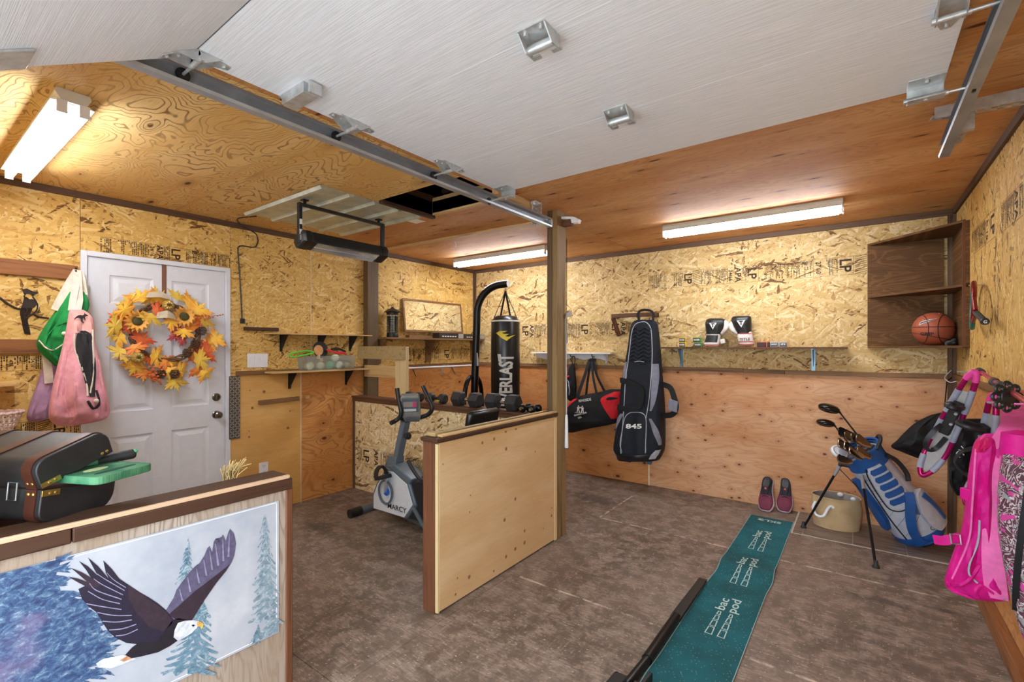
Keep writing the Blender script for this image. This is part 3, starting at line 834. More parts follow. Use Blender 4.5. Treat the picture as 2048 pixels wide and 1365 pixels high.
trr = track('garage_door_track', 'right garage door track along the ceiling near the right wall', .318, -1)
b = MB(); perf(b, (.24, 2.56, 2.352), (.53, 2.60, 2.352), .045, .004, (0, 0, 1), .04); b.box(.24, .53, 2.535, 2.54, 2.34, 2.385)
perf(b, (.345, 2.60, 2.345), (.335, 2.88, 2.335), .05, .004, (0, 0, 1), .04)
b.box(.50, .53, 2.555, 2.60, 2.35, ZC).box(.324, .36, 2.56, 2.59, 2.28, 2.352)
wpart('hanger', b, M['steel'], trr)
wpart('hanger_bolt', MB().cyl((.345, 2.60, 2.34), (.345, 2.60, 2.325), .011, n=6), M['steel'], trr)
wpart('hanger_bolt', MB().cyl((.335, 2.84, 2.335), (.335, 2.84, 2.322), .009, n=6), M['steel'], trr)
part('ceiling_batten', MB().box(-1.90, -1.845, 2.35, 2.72, ZC-.045, ZC), M['pine_y'], cl, .004)

# ---------------------------------------------------------------- metal sheet and radiant heater
ms = thing('metal_sheet', 'ribbed galvanised sheet screwed to the ceiling above the heater', 'metal sheet', (-3.235, 2.08, ZC))
M['zinc'] = mat('zinc_sheet', (196, 202, 190), .35, .35, var=.2, scale=9)
wpart('sheet', MB().box(-3.75, -2.72, 1.66, 2.51, ZC-.004, ZC-.001), M['zinc'], ms)
for k in range(5):
    y = 1.68 + k*.2025
    wpart('rib', MB().prism([(-3.75, y-.026, ZC-.004), (-3.75, y-.012, ZC-.022), (-3.75, y+.012, ZC-.022), (-3.75, y+.026, ZC-.004)], (1.03, 0, 0)), M['zinc'], ms)
ht = thing('infrared_heater', 'black infrared heater hanging under the metal sheet', 'heater', (-3.08, 2.06, 2.14))
HA, HB, HXc = 1.72, 2.42, -3.08
pf = [(-.065, .03), (-.045, .055), (.03, .058), (.062, .03), (.066, .005), (.05, -.035), (-.03, -.035), (-.06, -.01)]
tl_ = R(26); pf = [(x*math.cos(tl_)-z*math.sin(tl_), x*math.sin(tl_)+z*math.cos(tl_)) for x, z in pf]
pf = [(x*1.25, z*1.15) for x, z in pf]
wpart('body', MB().prism([(HXc+x, HA+.06, 2.15+z) for x, z in pf], (0, HB-HA-.12, 0)), M['black'], ht, bevel=.004)
for (ya, yb) in ((HA, HA+.062), (HB-.062, HB)):
    wpart('end_cap', MB().loft([[(HXc+x*k, y, 2.15+z*k) for x, z in pf] for (y, k) in ((ya, .75), (ya+.012, 1.03), (yb-.012, 1.06), (yb, 1.0))][::1]), M['black'], ht, bevel=.003)
q0, q1 = pf[5], pf[4]
c0 = Vector((HXc+pf[5][0], 0, 2.15+pf[5][1])); c1 = Vector((HXc+pf[6][0], 0, 2.15+pf[6][1]))
nb = Vector((-(c1-c0).z, 0, (c1-c0).x)).normalized(); nb = nb if nb.z < 0 else -nb
wpart('reflector', MB().obox((c0+c1)/2 + V(0, (HA+HB)/2, 0) + nb*.002, (c1-c0)/2*.95, (0, (HB-HA)/2-.09, 0), nb*.002), M['chrome'], ht)
b = MB()
for k in range(54):
    y = HA+.1 + k*(HB-HA-.2)/53
    b.obox((c0+c1)/2 + V(0, y, 0) + nb*.009, (c1-c0)/2*.96, (0, .0012, 0), nb*.0012)
for k in range(5): b.obox(c0.lerp(c1, .05+.225*k) + V(0, (HA+HB)/2, 0) + nb*.009, (0, (HB-HA)/2-.09, 0), (c1-c0).normalized()*.001, nb*.001)
wpart('guard_grille', b, M['chrome'], ht)
wpart('lamp_rod', MB().cyl((c0+c1)/2 + V(0, HA+.09, 0) + nb*.005, (c0+c1)/2 + V(0, HB-.09, 0) + nb*.005, .004, n=8), M['white'], ht)
wpart('bracket', MB().box(HXc-.014, HXc+.014, 1.735, 2.405, 2.388, 2.41).box(HXc-.017, HXc+.017, 1.712, 1.735, 2.13, 2.41).box(HXc-.017, HXc+.017, 2.405, 2.428, 2.13, 2.41), M['black'], ht, bevel=.004)
for y in (1.76, 2.38): wpart('mount', MB().cyl((HXc, y, 2.39), (HXc, y, ZC-.004), .010, n=10).box(HXc-.02, HXc+.02, y-.02, y+.02, ZC-.012, ZC-.004), M['blackm'], ht)
for z in (2.26, 2.19): wpart('label_sticker', MB().box(HXc+.016, HXc+.0185, 1.715, 1.732, z, z+.035), M['white'], ht)
b = MB()
for k in range(3): b.box(HXc-.02+k*.02, HXc-.012+k*.02, HA-.002, HA+.002, 2.15, 2.185)
wpart('vent_slots', b, M['steel'], ht)
# cable to the socket by the door
cb = [V(-3.75, 1.75, ZC-.008), V(-3.95, 1.70, ZC-.006), V(XL+.03, 1.80, ZC-.02), V(XL+.025, 1.90, ZC-.06), V(XL+.006, 1.93, 2.34), V(XL+.006, 1.93, 2.31), V(XL+.007, 1.90, 2.265), V(XL+.006, 1.80, 2.26), V(XL+.006, 1.772, 2.24)]
e = PL(484, 640, .006)
cb = crv(cb, 5) + crv([V(XL+.006, 1.772, 2.2), V(XL+.006, (1.772+e.y)/2+.004, 1.9), e], 6)
single('power_cable', MB().tube(cb, .0045, 8).box(e.x-.006, e.x+.02, e.y-.014, e.y+.014, e.z-.03, e.z+.01), M['black'], 'black power cable clipped down the wall from the heater', 'cable')
a = PC(833, 443, .0015)
single('paper_card', MB().box(a.x-.055, a.x+.055, a.y-.045, a.y+.045, ZC-.003, ZC-.0005), M['white'], 'small white card stuck to the ceiling beside the metal sheet', 'card')
a = PC(910, 483, .0)
single('screw_hook', MB().tube([a, a-V(0,0,.02)] + arc(a-V(0,0,.035), .015, 90, -150, 10, V(1,0,0), V(0,0,1)), .0022, 6), M['white'], 'small white screw hook in the ceiling near the batten', 'hook')
bk = thing('cable_bracket', 'white and brown plastic bracket at the top of the post', 'bracket', (-1.798, 3.07, 2.34))
wpart('clip', MB().prism([(-1.80, 3.05, 2.40), (-1.70, 3.06, 2.385), (-1.66, 3.06, 2.36), (-1.67, 3.06, 2.335), (-1.72, 3.06, 2.34), (-1.725, 3.06, 2.37), (-1.80, 3.05, 2.38)], (0, .05, 0)), M['white'], bk, bevel=.003)
wpart('block', MB().box(-1.80, -1.725, 3.055, 3.10, 2.325, 2.37), M['stain_x'], bk, bevel=.003)
# ---------------------------------------------------------------- cloth shapes hung on a plane
NL, NB, NR = V(1, 0, 0), V(0, -1, 0), V(-1, 0, 0)
class Bag:
    """rows: (y, x_left, x_right, depth) in the photograph's rows, taken on a plane 'P(x, y, off)' with inward normal n"""
    def __init__(s, rows, P, off, n, sub=6, nseg=28, fold=.10, k=5, seed=1, back=.35, power=.75, shift=0.0):
        s.n = Vector(n); s.back = back; s.pw = power; s.fold = fold; s.k = k; s.seed = seed
        cs = crv([Vector((r[0], r[1], r[2])) for r in rows], sub); ds = crv([Vector((r[3], r[4] if len(r) > 4 else 0, 0)) for r in rows], sub)
        s.rows = [(P(c[1], c[0], off), P(c[2], c[0], off), max(d[0], .002), d[1]) for c, d in zip(cs, ds)]
        s.y0, s.y1 = rows[0][0], rows[-1][0]; s.ys = [c[0] for c in cs]; s.nseg = nseg
    def pt(s, i, th):
        a, b, d, o = s.rows[i]
        c = (a+b)/2; h = (b-a)/2
        cx, sy = math.cos(th), math.sin(th)
        ex = math.copysign(abs(cx)**s.pw, cx); ey = math.copysign(abs(sy)**s.pw, sy)
        t = i/max(1, len(s.rows)-1)
        w = 1 + s.fold*math.sin(s.k*th + 7*t + s.seed)*(.4+t) + s.fold*1.5*noise.noise(Vector((ex*2.6+s.seed, t*6, s.seed))) + s.fold*.9*noise.noise(Vector((ex*7+s.seed, t*12+ex*4, s.seed)))
        return c + h*ex + s.n*((d*ey*w) if ey > 0 else d*ey*s.back) + s.n*o
    def mesh(s, b=None):
        b = b or MB(); n = s.nseg
        b.loft([[s.pt(i, 2*math.pi*k/n) for k in range(n)] for i in range(len(s.rows))])
        return b
    def at(s, x, y, lift=.002):
        """front surface at fraction x in [-1,1] and photograph row y"""
        i = min(range(len(s.ys)), key=lambda j: abs(s.ys[j]-y))
        ex = max(-.999, min(.999, x)); c = math.copysign(abs(ex)**(1/s.pw), ex)
        th = math.acos(c)
        # interpolate rows
        if s.ys[i] > y and i > 0: j = i-1
        else: j = min(i+1, len(s.ys)-1)
        f = 0 if j == i else (y-s.ys[i])/((s.ys[j]-s.ys[i]) or 1)
        return s.pt(i, th).lerp(s.pt(j, th), max(0, min(1, f))) + s.n*lift
    def patch(s, rows, lift=.004, n=8, th=.003):
        """rows: (y, xl, xr) as fractions; a sheet lying on the surface"""
        rr = crv([Vector(r) for r in rows], 5)
        g_ = [[s.at(r[1]+(r[2]-r[1])*k/n, r[0], lift) for k in range(n+1)] for r in rr]
        b = MB(); m = len(g_)
        vs_ = [p for r in g_ for p in r] + [p - s.n*th for r in g_ for p in r]
        fs = []; q = m*(n+1)
        for i in range(m-1):
            for k in range(n):
                f = (i*(n+1)+k, i*(n+1)+k+1, (i+1)*(n+1)+k+1, (i+1)*(n+1)+k)
                fs.append(f); fs.append(tuple(x+q for x in f[::-1]))
        ed = [i*(n+1) for i in range(m)]; er = [i*(n+1)+n for i in range(m)]
        for L in (ed, er):
            for u_, v_ in zip(L, L[1:]): fs.append((u_, v_, v_+q, u_+q))
        for k in range(n): fs.append((k, k+1, k+1+q, k+q)); e = (m-1)*(n+1); fs.append((e+k, e+k+1, e+k+1+q, e+k+q))
        return b.add(vs_, fs)
    def line(s, pts, r=.004, lift=.002, n=6, smooth=5):
        return MB().tube([s.at(p[0], p[1], lift) for p in crv([Vector((q[0], q[1])) for q in pts], smooth)], r, n)

# ---------------------------------------------------------------- mill stamps printed on the OSB sheets
def stamp(parent, P, a, b_, seq, lift=.0012, turn=1, ink='ink'):
    """a,b_ = ((x,y_top),(x,y_bottom)) photograph columns of both ends of the band; letters read downwards"""
    A0, A1 = P(a[0], a[1], lift), P(a[0], a[2], lift); B0, B1 = P(b_[0], b_[1], lift), P(b_[0], b_[2], lift)
    L = (B0-A0).length; h = ((A0-A1).length + (B0-B1).length)/2
    r = (B0-A0).normalized(); up = V(0, 0, 1)
    o = A0.lerp(B0, 0); zt = max(A0.z, B0.z)*.5+min(A0.z, B0.z)*.5; zb = zt-h
    o = Vector((A0.x, A0.y, zb)); r = Vector((r.x, r.y, 0)).normalized()
    rnd = random.Random(len(seq)*7+int(a[0]))
    m = MB(); tot = sum(s[1] for s in seq); x = 0
    def rect(x0, x1, z0, z1): m.add([o+r*x0+up*z0, o+r*x1+up*z0, o+r*x1+up*z1, o+r*x0+up*z1], [(0,1,2,3)])
    for (s, w) in seq:
        w = w/tot*L
        if s == '':
            pass
        elif s == '|':
            rect(x+w*.4, x+w*.4+.002, 0, h)
        elif s == '/':
            k = 0
            while k < 9:
                z = h*(k+.5)/9; m.add([o+r*x+up*(z-.006), o+r*(x+w)+up*(z+.012), o+r*(x+w)+up*(z+.0155), o+r*x+up*(z-.0025)], [(0,1,2,3)]); k += 1
        elif s == '-':      # a few lines of print too small to read
            n = max(1, round(w/.0098))
            for q in range(n):
                xx = x + w*(q+.25)/n; z = h*.94; ww = w/n*.6
                while z > h*.08:
                    l = rnd.uniform(.003, .014)
                    if rnd.random() < .9: rect(xx, xx+ww, max(z-l, h*.06), z)
                    z -= l + rnd.uniform(.0015, .004)
                    if rnd.random() < .07: break
        else:
            n = len(s); sz = min(w*1.15, h/(.62*n)*.95)
            write(m, s, o + r*(x+w*.15) + up*(h*.5), -up, r, sz, align='CENTER', bold=.02)
        x += w
    rect(0, L, 0, .0018); rect(0, L, h-.0018, h)
    return flatmesh('printed_stamp', m, M[ink], parent)
D = ('-', 3)
SEQ = [D, ('|', .4), ('27 C 10', 2), D, ('LP', 2.2), ('/', 2), D, D, ('24/16', 1.3), ('APA', 1.6), ('-', 1), ('LP', 2.2), ('|', .5), ('', 1), D, D, D, ('|', .4), ('27 10', 2), ('-', 2), ('LP', 2.4), ('|', .4), ('/', 2)]
stamp(PNL['b2'], PB, (1299, 548, 577), (1734, 512, 550), SEQ)
stamp(PNL['b1'], PB, (1043, 650, 676), (1092, 648, 675), [('LP', 2), ('APA', 1.4), D])
stamp(PNL['b1'], PB, (1136, 649, 675), (1262, 641, 670), [D, ('LP', 2), ('27 C 10', 1.6), D, ('|', .4), ('LP', 2), ('APA', 1.4), ('-', 1)])
stamp(PNL['b2'], PB, (1884, 497, 535), (1903, 495, 534), [('LP', 1.4), ('-', 1)])
stamp(PNL['l2'], PL, (200, 477, 503), (460, 508, 538), [('-', 2), ('', 1), D, ('-', 3), ('24/16', 1.3), ('APA', 1.6), ('-', 1.2), ('LP', 2.4), ('', .6), ('-', 1), ('|', .6), D, D, D])
stamp(PNL['l1'], PL, (0, 711, 742), (92, 711, 742), [('-', 2), ('477', 1.4), ('-', 2), ('|', .4), ('-', 2), ('24/16', 1.2), D])
stamp(PNL['l1'], PL, (0, 846, 884), (158, 838, 874), [('-', 2), ('', .6), ('-', 2), ('|', .4), ('/', 2), ('LP', 2), ('-', 2)])
stamp(PNL['l5'], PL, (815, 697, 722), (936, 697, 719), [D, ('-', 2), ('', .5), ('LP', 1.4), D])
def PG(x, y, off=0): return PY(x, y, 2.870-off)
stamp(wg, PG, (714, 900, 934), (850, 912, 946), [('-', 1), ('LP', 2.2), ('APA', 1.4), D, ('2 C', 1.6), D])
def PRs(x, y, off=0): return PR(x, y, off)
stamp(PNL['r2'], PRs, (1944, 463, 510), (1991, 417, 475), [('-', 2), D, ('C 10', 1.4), ('LP', 1.6)])
stamp(PNL['r2'], PRs, (2002, 405, 465), (2046, 367, 432), [('-', 2), ('-', 2), ('APA', 1.4), ('-', 1)])

# ---------------------------------------------------------------- boards, bird and hooks left of the door
def lbox(y0, y1, z0, z1, d0, d1): return MB().box(XL+d0, XL+d1, y0, y1, z0, z1)
single('coat_board', lbox(YF, .785, 1.858, 1.952, 0, .02), M['plank_y'], 'upper brown coat board left of the door', 'board', bevel=.002)
single('coat_board', lbox(YF, .61, 1.381, 1.468, 0, .02), M['plank_y'], 'lower brown board below the metal bird', 'board', bevel=.002)
M['bird'] = mat('rusted_black_metal', (52, 40, 34), .6, .3, var=.3)
bt = thing('bird_wall_art', 'black cut-metal bird on a branch between the two boards', 'wall art', PL(55, 625, .01))
def Z2(p, off=.004): return PL(p[0]*.2441, 400+p[1]*.2441, off)
def zpoly(b, pts, th=.003, off=.003): return b.prism([Z2(p, off) for p in pts], V(th, 0, 0))
b = MB(); zpoly(b, [(180,735),(220,727),(265,748),(318,760),(285,773),(268,792),(245,770),(215,768),(204,788),(190,760)])
wpart('head', b, M['bird'], bt)
b = MB(); zpoly(b, [(200,795),(190,830),(176,882),(225,890),(280,880),(296,855),(288,825),(262,812),(235,818),(215,800)])
wpart('back', b, M['bird'], bt)
wpart('breast', MB().tube([Z2(p) for p in crv([V(268,795), V(292,828), V(308,862), V(300,902), V(270,934), V(238,948)], 4)], .0035, 6), M['bird'], bt)
wpart('throat', MB().tube([Z2(p) for p in crv([V(196,785), V(205,800), V(215,800), V(235,818)], 3)], .0035, 6), M['bird'], bt)
b = MB()
W = [(176,882),(250,890),(168,930),(243,935),(180,985),(216,968),(190,1040),(238,1000),(203,1095),(240,1050),(245,1105)]
Lft = crv([V(176,882), V(168,930), V(180,985), V(190,1040), V(205,1098)], 6); Rgt = crv([V(262,888), V(243,935), V(222,985), V(236,1045), V(246,1104)], 6)
b.tube([Z2(p) for p in Lft], .003, 6).tube([Z2(p) for p in Rgt], .003, 6)
for i in range(0, len(Lft)-1):
    b.tube([Z2(Lft[i]), Z2(Rgt[min(i+1, len(Rgt)-1)])], .0022, 5); b.tube([Z2(Rgt[i]), Z2(Lft[min(i+1, len(Lft)-1)])], .0022, 5)
for f in (.33, .66): b.tube([Z2(l.lerp(r_, f)) for l, r_ in zip(Lft, Rgt)], .002, 5)
wpart('wing_lattice', b, M['bird'], bt)
wpart('branch', MB().tube([Z2(p) for p in crv([V(-40,780), V(5,808), V(60,850), V(130,888), V(172,895)], 4)], [.006]*16+[.004], 6), M['bird'], bt)
wpart('branch', MB().tube([Z2(p) for p in crv([V(205,975), V(235,955), V(270,938), V(320,960), V(400,970)], 4)], .005, 6).tube([Z2(p) for p in arc(V(320,918,0), 10, 0, 340, 12, V(1,0,0), V(0,1,0))], .002, 5), M['bird'], bt)

# three cloth bags on one hook
CL = {}
def cloth(nm, c, rough=.85, var=.12, sheen=0.0): CL[nm] = mat('cloth_'+nm, c, rough, 0, var, 30, .25, 260, .2, 0, sheen); return CL[nm]
cloth('green', (40, 142, 74)); cloth('pink', (236, 168, 182)); cloth('purple', (176, 140, 172)); cloth('canvas', (226, 216, 200)); cloth('charcoal', (54, 52, 54))
hk = PL(152, 541, .03)
single('coat_hook', MB().tube([PL(152, 536, .018), PL(152, 544, .035), PL(152, 548, .05), PL(152, 541, .06)], .005, 8), M['blackm'], 'coat hook that carries the three cloth bags', 'hook')
pb = thing('cloth_bag', 'mauve cloth bag hanging lowest behind the green one', 'bag', PL(82, 842, .03), group='cloth bags on the hook')
B1 = Bag([(700, 100, 124, .02), (730, 86, 122, .04), (770, 73, 116, .05), (805, 61, 108, .055), (832, 53, 98, .05), (843, 56, 86, .02)], PL, .05, NL, seed=3, fold=.2, nseg=36)
wpart('body', B1.mesh(), CL['purple'], pb)
wpart('strap_end', MB().strap([PL(92, 705, .125), PL(96, 740, .125), PL(98, 767, .12)], .04, .003, NL), CL['canvas'], pb)
gb = thing('cloth_bag', 'green cloth bag with white straps left of the pink one', 'bag', PL(110, 732, .05), group='cloth bags on the hook')
B2 = Bag([(584, 140, 168, .02), (610, 120, 178, .05), (640, 98, 166, .07), (668, 80, 156, .085), (688, 73, 146, .08), (705, 80, 136, .07), (720, 96, 130, .05), (733, 110, 122, .01)], PL, .13, NL, seed=5, fold=.22, nseg=40)
wpart('body', B2.mesh(), CL['green'], gb)
wpart('rim_cord', B2.line([(-.95, 682), (-.6, 698), (-.1, 700), (.35, 686), (.6, 665)], .004), CL['canvas'], gb)
wpart('rim_cord', B2.line([(-.7, 672), (-.5, 655), (-.1, 645), (.2, 640)], .003), CL['green'], gb)
wpart('toggle', MB().ball(B2.at(.25, 660, .012), .014, 10, 7).ball(B2.at(.05, 668, .012), .012, 10, 7), CL['canvas'], gb)
wpart('strap', MB().strap([hk, PL(143, 565, .10), PL(128, 595, .14), PL(114, 622, .165)], [.03, .055, .06, .06], .004, NL), CL['canvas'], gb)
wpart('strap', MB().strap([hk + V(0, .02, 0), PL(164, 560, .08), PL(168, 590, .13)], [.03, .035, .035], .004, NL), CL['canvas'], gb)
kb = thing('cloth_bag', 'pink cloth bag with a kangaroo emblem and dark pocket', 'bag', PL(160, 850, .06), group='cloth bags on the hook')
B3 = Bag([(620, 139, 166, .02), (628, 137, 178, .03), (642, 135, 187, .045), (680, 128, 189, .07), (720, 118, 197, .085), (760, 108, 206, .095), (800, 100, 214, .10), (824, 97, 217, .09), (840, 99, 205, .06), (852, 112, 150, .015)], PL, .235, NL, seed=8, fold=.2, k=5, nseg=44)
wpart('body', B3.mesh(), CL['pink'], kb)
wpart('top_flap', B3.patch([(622, -.9, .8), (632, -.92, .86), (650, -.9, .86), (664, -.8, .8), (668, -.3, .4)], .004), cloth('peach', (236, 178, 172)), kb)
wpart('pocket', B3.patch([(662, -.1, .2), (672, -.42, .64), (700, -.40, .68), (735, -.12, .62), (765, .06, .52), (792, .2, .4)], .006), CL['charcoal'], kb)
for fl in ([(-.8, 700), (-.72, 760), (-.6, 800), (-.3, 840)], [(-.35, 770), (-.3, 800), (-.22, 830), (-.2, 846)], [(.85, 720), (.8, 770), (.86, 820)], [(.55, 790), (.62, 815), (.7, 835)]): wpart('crease', B3.line(fl, .007, -.003), CL['pink'], kb)
wpart('zip_band', B3.line([(-.55, 668), (-.5, 690), (-.1, 735), (.1, 765), (.12, 790)], .005), CL['canvas'], kb)
wpart('zip_band', B3.line([(.72, 660), (.66, 690), (.55, 730), (.35, 765), (.22, 785)], .006), CL['canvas'], kb)
wpart('gather', B3.line([(.1, 800), (.3, 815), (.55, 805), (.5, 780)], .008), CL['charcoal'], kb)
wpart('toggle', MB().ball(B3.at(.42, 800, .014), .014, 10, 7), CL['canvas'], kb)
wpart('strap', MB().strap([hk + V(.01, 0, 0), PL(152, 570, .16), PL(146, 600, .20), PL(143, 622, .225)], .034, .004, NL), CL['canvas'], kb)
wpart('strap', MB().strap([hk + V(.01, .01, 0), PL(158, 570, .15), PL(160, 600, .19), PL(156, 622, .225)], .03, .004, NL), CL['canvas'], kb)
kg = [(0,0),(.10,.10),(.22,.20),(.34,.26),(.48,.27),(.60,.24),(.70,.30),(.74,.42),(.78,.34),(.88,.30),(.98,.24),(.90,.20),(.80,.20),(.76,.10),(.80,-.02),(.74,-.02),(.68,.08),(.62,.06),(.60,-.10),(.72,-.20),(.66,-.24),(.50,-.12),(.48,.02),(.36,.10),(.22,.10),(.10,.02)]
b = MB(); c0 = B3.at(-.72, 640, .008); e1 = (B3.at(.55, 640, .008)-c0); 
b.prism([c0 + e1*p[0]*.9 + V(.004, 0, .10*p[1]) for p in kg], V(.002, 0, 0))
wpart('kangaroo_emblem', b, CL['charcoal'], kb)

# small shelf, green gloves and the wicker basket
sh = thing('wall_shelf', 'short pale plank shelf at the left edge below the boards', 'shelf', PL(20, 772, .02))
zz = PL(20, 766, 0).z
wpart('board', MB().box(XL, XL+.13, YF, .50, zz-.016, zz), M['pine_y'], sh, bevel=.002)
wpart('cleat', MB().box(XL, XL+.02, YF, .40, zz-.06, zz-.016), M['plank_y'], sh, bevel=.002)
a = PL(6, 757, .09); 
single('garden_glove', MB().ball((a.x, .31, zz+.015), (.04, .07, .015), 14, 8), cloth('leaf', (84, 150, 60)), 'green bundle lying on the short pale shelf', 'glove')
wk = thing('wicker_basket', 'white and pink wicker basket at the left edge', 'basket', PL(-4, 866, .12))
M['wick'] = mat('white_wicker', (232, 214, 206), .7); M['wick2'] = mat('pink_wicker', (228, 196, 190), .7)
c = PL(-4, 828, .12); b = MB(); rr = [.055, .068, .082, .092, .098]
zz0 = c.z-.10
for i, r_ in enumerate(rr): b.tube([c + V(math.cos(t)*r_, math.sin(t)*r_, -.10+.025*i) for t in [2*math.pi*k/28 for k in range(28)]], .0045, 6, True)
wpart('weave', b, M['wick'], wk)
b = MB()
for k in range(22):
    for s in (-1, 1):
        a0 = 2*math.pi*k/22
        b.tube([c + V(math.cos(a0+s*.09*i)*rr[i], math.sin(a0+s*.09*i)*rr[i], -.10+.025*i) for i in range(5)], .003, 5)
wpart('stakes', b, M['wick'], wk)
wpart('rim', MB().tube([c + V(math.cos(t)*.101, math.sin(t)*.101, .004+.003*math.sin(20*t)) for t in [2*math.pi*k/60 for k in range(60)]], .009, 8, True), M['wick2'], wk)
wpart('base', MB().lathe([(0, 0), (.056, 0), (.056, .006), (0, .006)], c + V(0, 0, -.106), (0, 0, 1), 24, False), M['wick'], wk)
s2 = thing('wall_shelf', 'narrow ledge under the wicker basket', 'shelf', (XL+.1, .2, zz0-.03))
wpart('board', MB().box(XL, XL+.24, YF, .44, zz0-.03, zz0-.008), M['pine_y'], s2, bevel=.002)

# ---------------------------------------------------------------- wreath
wc = PX(328, 666, DX); wc.x = DX+.03
wr_ = thing('wreath', 'autumn leaf wreath hung on the white door', 'wreath', (DX+.03, wc.y, wc.z))
wpart('hanger', MB().box(DX+.001, DX+.0035, wc.y-.014+.0, wc.y+.014, wc.z+.2, zt).box(DX-.03, DX+.0035, wc.y-.014, wc.y+.014, zt, zt+.0025), mat('brown_strap', (128, 88, 70), .5), wr_)
RG = .205
tw = MB()
rw = random.Random(4)
for q in range(9):
    ph = rw.uniform(0, 6); tw.tube([(.012+.014*math.sin(5*t+ph), math.cos(t)*(RG+.018*math.cos(7*t+ph)), math.sin(t)*(RG+.018*math.cos(7*t+ph))) for t in [2*math.pi*k/60 for k in range(60)]], .005, 5, True)
part('twig_ring', tw, mat('twig', (112, 78, 46), .8), wr_)
half = [(0, 1.05), (.09, .72), (.20, .78), (.15, .50), (.34, .56), (.44, .76), (.54, .62), (.94, .70), (.70, .50), (.80, .42), (.42, .28), (.66, .10), (.50, .04), (.20, .06), (.04, -.04)]
outl = half + [(-x, y) for x, y in half[::-1] if x > 0]
def leaf_mesh(c, name):
    b = MB(); n = len(outl)
    vs_ = [(.10*(x*x)*.9 - .16*max(0, y-.6)**2, x, y) for x, y in outl]
    b.add(vs_ + [(.10, 0, .38)], [(i, (i+1) % n, n) for i in range(n)])
    b2 = MB(); b2.v = b.v + [(x-.02, y, z) for x, y, z in b.v]; b2.f = b.f + [tuple(i+n+1 for i in f[::-1]) for f in b.f] + [(i, (i+1) % n, (i+1) % n+n+1, i+n+1) for i in range(n)]
    m = NT('leaf_'+name); o = m.sep(m.obj())
    f = m.noise(m.obj(), 3.0, 3); f = m.math('ADD', m.math('MULTIPLY', f, .6), m.math('MULTIPLY', m.math('ABSOLUTE', o[1]), .45))
    m.col(m.ramp(f, [(.3, c[0]), (.75, c[1])])); m.rough(.6)
    return mesh('leaf_'+name, b2, m.m)
LM = [leaf_mesh(((244, 196, 70), (226, 140, 44)), 'yellow'), leaf_mesh(((240, 204, 84), (214, 168, 60)), 'gold'), leaf_mesh(((226, 110, 52), (196, 66, 40)), 'red'), leaf_mesh(((236, 150, 60), (214, 92, 40)), 'orange'), leaf_mesh(((196, 84, 84), (160, 52, 62)), 'crimson')]
def leaf(u, v, size, rot, kind, lift=.03, tip=None):
    o = _link('leaf', LM[kind], wr_)
    o.location = (lift, u, v); o.scale = (size, size, size)
    o.rotation_euler = (R(-rot), R(tip if tip is not None else rw.uniform(-22, 12)), R(rw.uniform(-20, 20)))
    return o
def dW(px, py): 
    p = PX(px, py, DX+.05); return p.y-wc.y, p.z-wc.z
big = [(243,640,-60,2),(262,612,-40,1),(283,604,-20,0),(310,605,30,0),(303,622,75,2),(352,600,20,1),(372,612,55,0),(240,655,-80,1),(248,672,-110,0),(262,690,150,3),(275,686,35,2),(246,700,-130,1),(262,712,200,0),(300,712,100,0),(322,722,120,3),(333,735,170,0),(352,737,110,0),(386,722,80,1),(398,742,130,0),(400,708,70,2),(408,690,75,0),(420,682,60,0),(385,662,-30,3),(366,658,190,0),(372,676,-90,4),(362,672,-60,4),(398,648,40,1),(348,640,-110,0),(315,600,-60,1),(388,628,35,0),(290,740,190,3),(345,756,170,1),(300,628,200,1),(256,628,-50,0),(390,735,160,3),(276,725,210,0)]
for (px, py, rt, kd) in big:
    u, v = dW(px, py); leaf(u, v, rw.uniform(.082, .112), rt, kd, rw.uniform(.02, .055))
for k in range(10):
    a = rw.uniform(0, 6.283); r_ = RG+rw.uniform(-.01, .03)
    leaf(math.cos(a)*r_, math.sin(a)*r_, rw.uniform(.06, .10), 90-math.degrees(a)+rw.uniform(-70, 70), rw.choice([0, 0, 1, 3, 2]), rw.uniform(.005, .03))
M['petal'] = mat('sunflower_petal', (240, 176, 76), .6); M['disc'] = mat('sunflower_disc', (78, 74, 40), .8, bump=.5)
for (px, py) in ((271, 643), (364, 634)):
    u, v = dW(px, py); b = MB()
    for ring, (n, r0, r1, tilt) in enumerate(((16, .03, .085, .012), (13, .028, .07, .028))):
        for k in range(n):
            a = 2*math.pi*(k+.5*ring)/n; d = V(0, math.cos(a), math.sin(a)); s = V(0, -math.sin(a), math.cos(a))
            p = V(.055, u, v)
            q = [p+d*r0+s*.006, p+d*(r0+(r1-r0)*.45)+s*.012+V(tilt, 0, 0), p+d*r1+V(tilt*.6, 0, 0), p+d*(r0+(r1-r0)*.45)-s*.012+V(tilt, 0, 0), p+d*r0-s*.006]
            b.prism(q, V(.0012, 0, 0))
    sf = part('sunflower', b, M['petal'], wr_, label='orange sunflower with dark centre')
    part('flower_disc', MB().ball((.068, u, v), (.012, .030, .030), 16, 8), M['disc'], sf)
M['pump'] = mat('gilded_pumpkin', (176, 146, 70), .4, .2)
for (px, py, rr_) in ((331, 612, .040), (270, 716, .042)):
    u, v = dW(px, py); b = MB()
    for k in range(9):
        a = 2*math.pi*k/9; b.ball((.075, u+math.cos(a)*rr_*.48, v+math.sin(a)*rr_*.48), (rr_*.72, rr_*.48, rr_*.48), 10, 7)
    pk = part('pumpkin', b, M['pump'], wr_); part('stem', MB().cyl((.09, u, v), (.115, u+.006, v+.004), .007, .005, 8), M['disc'], pk)
M['cone'] = mat('pinecone', (84, 60, 44), .8)
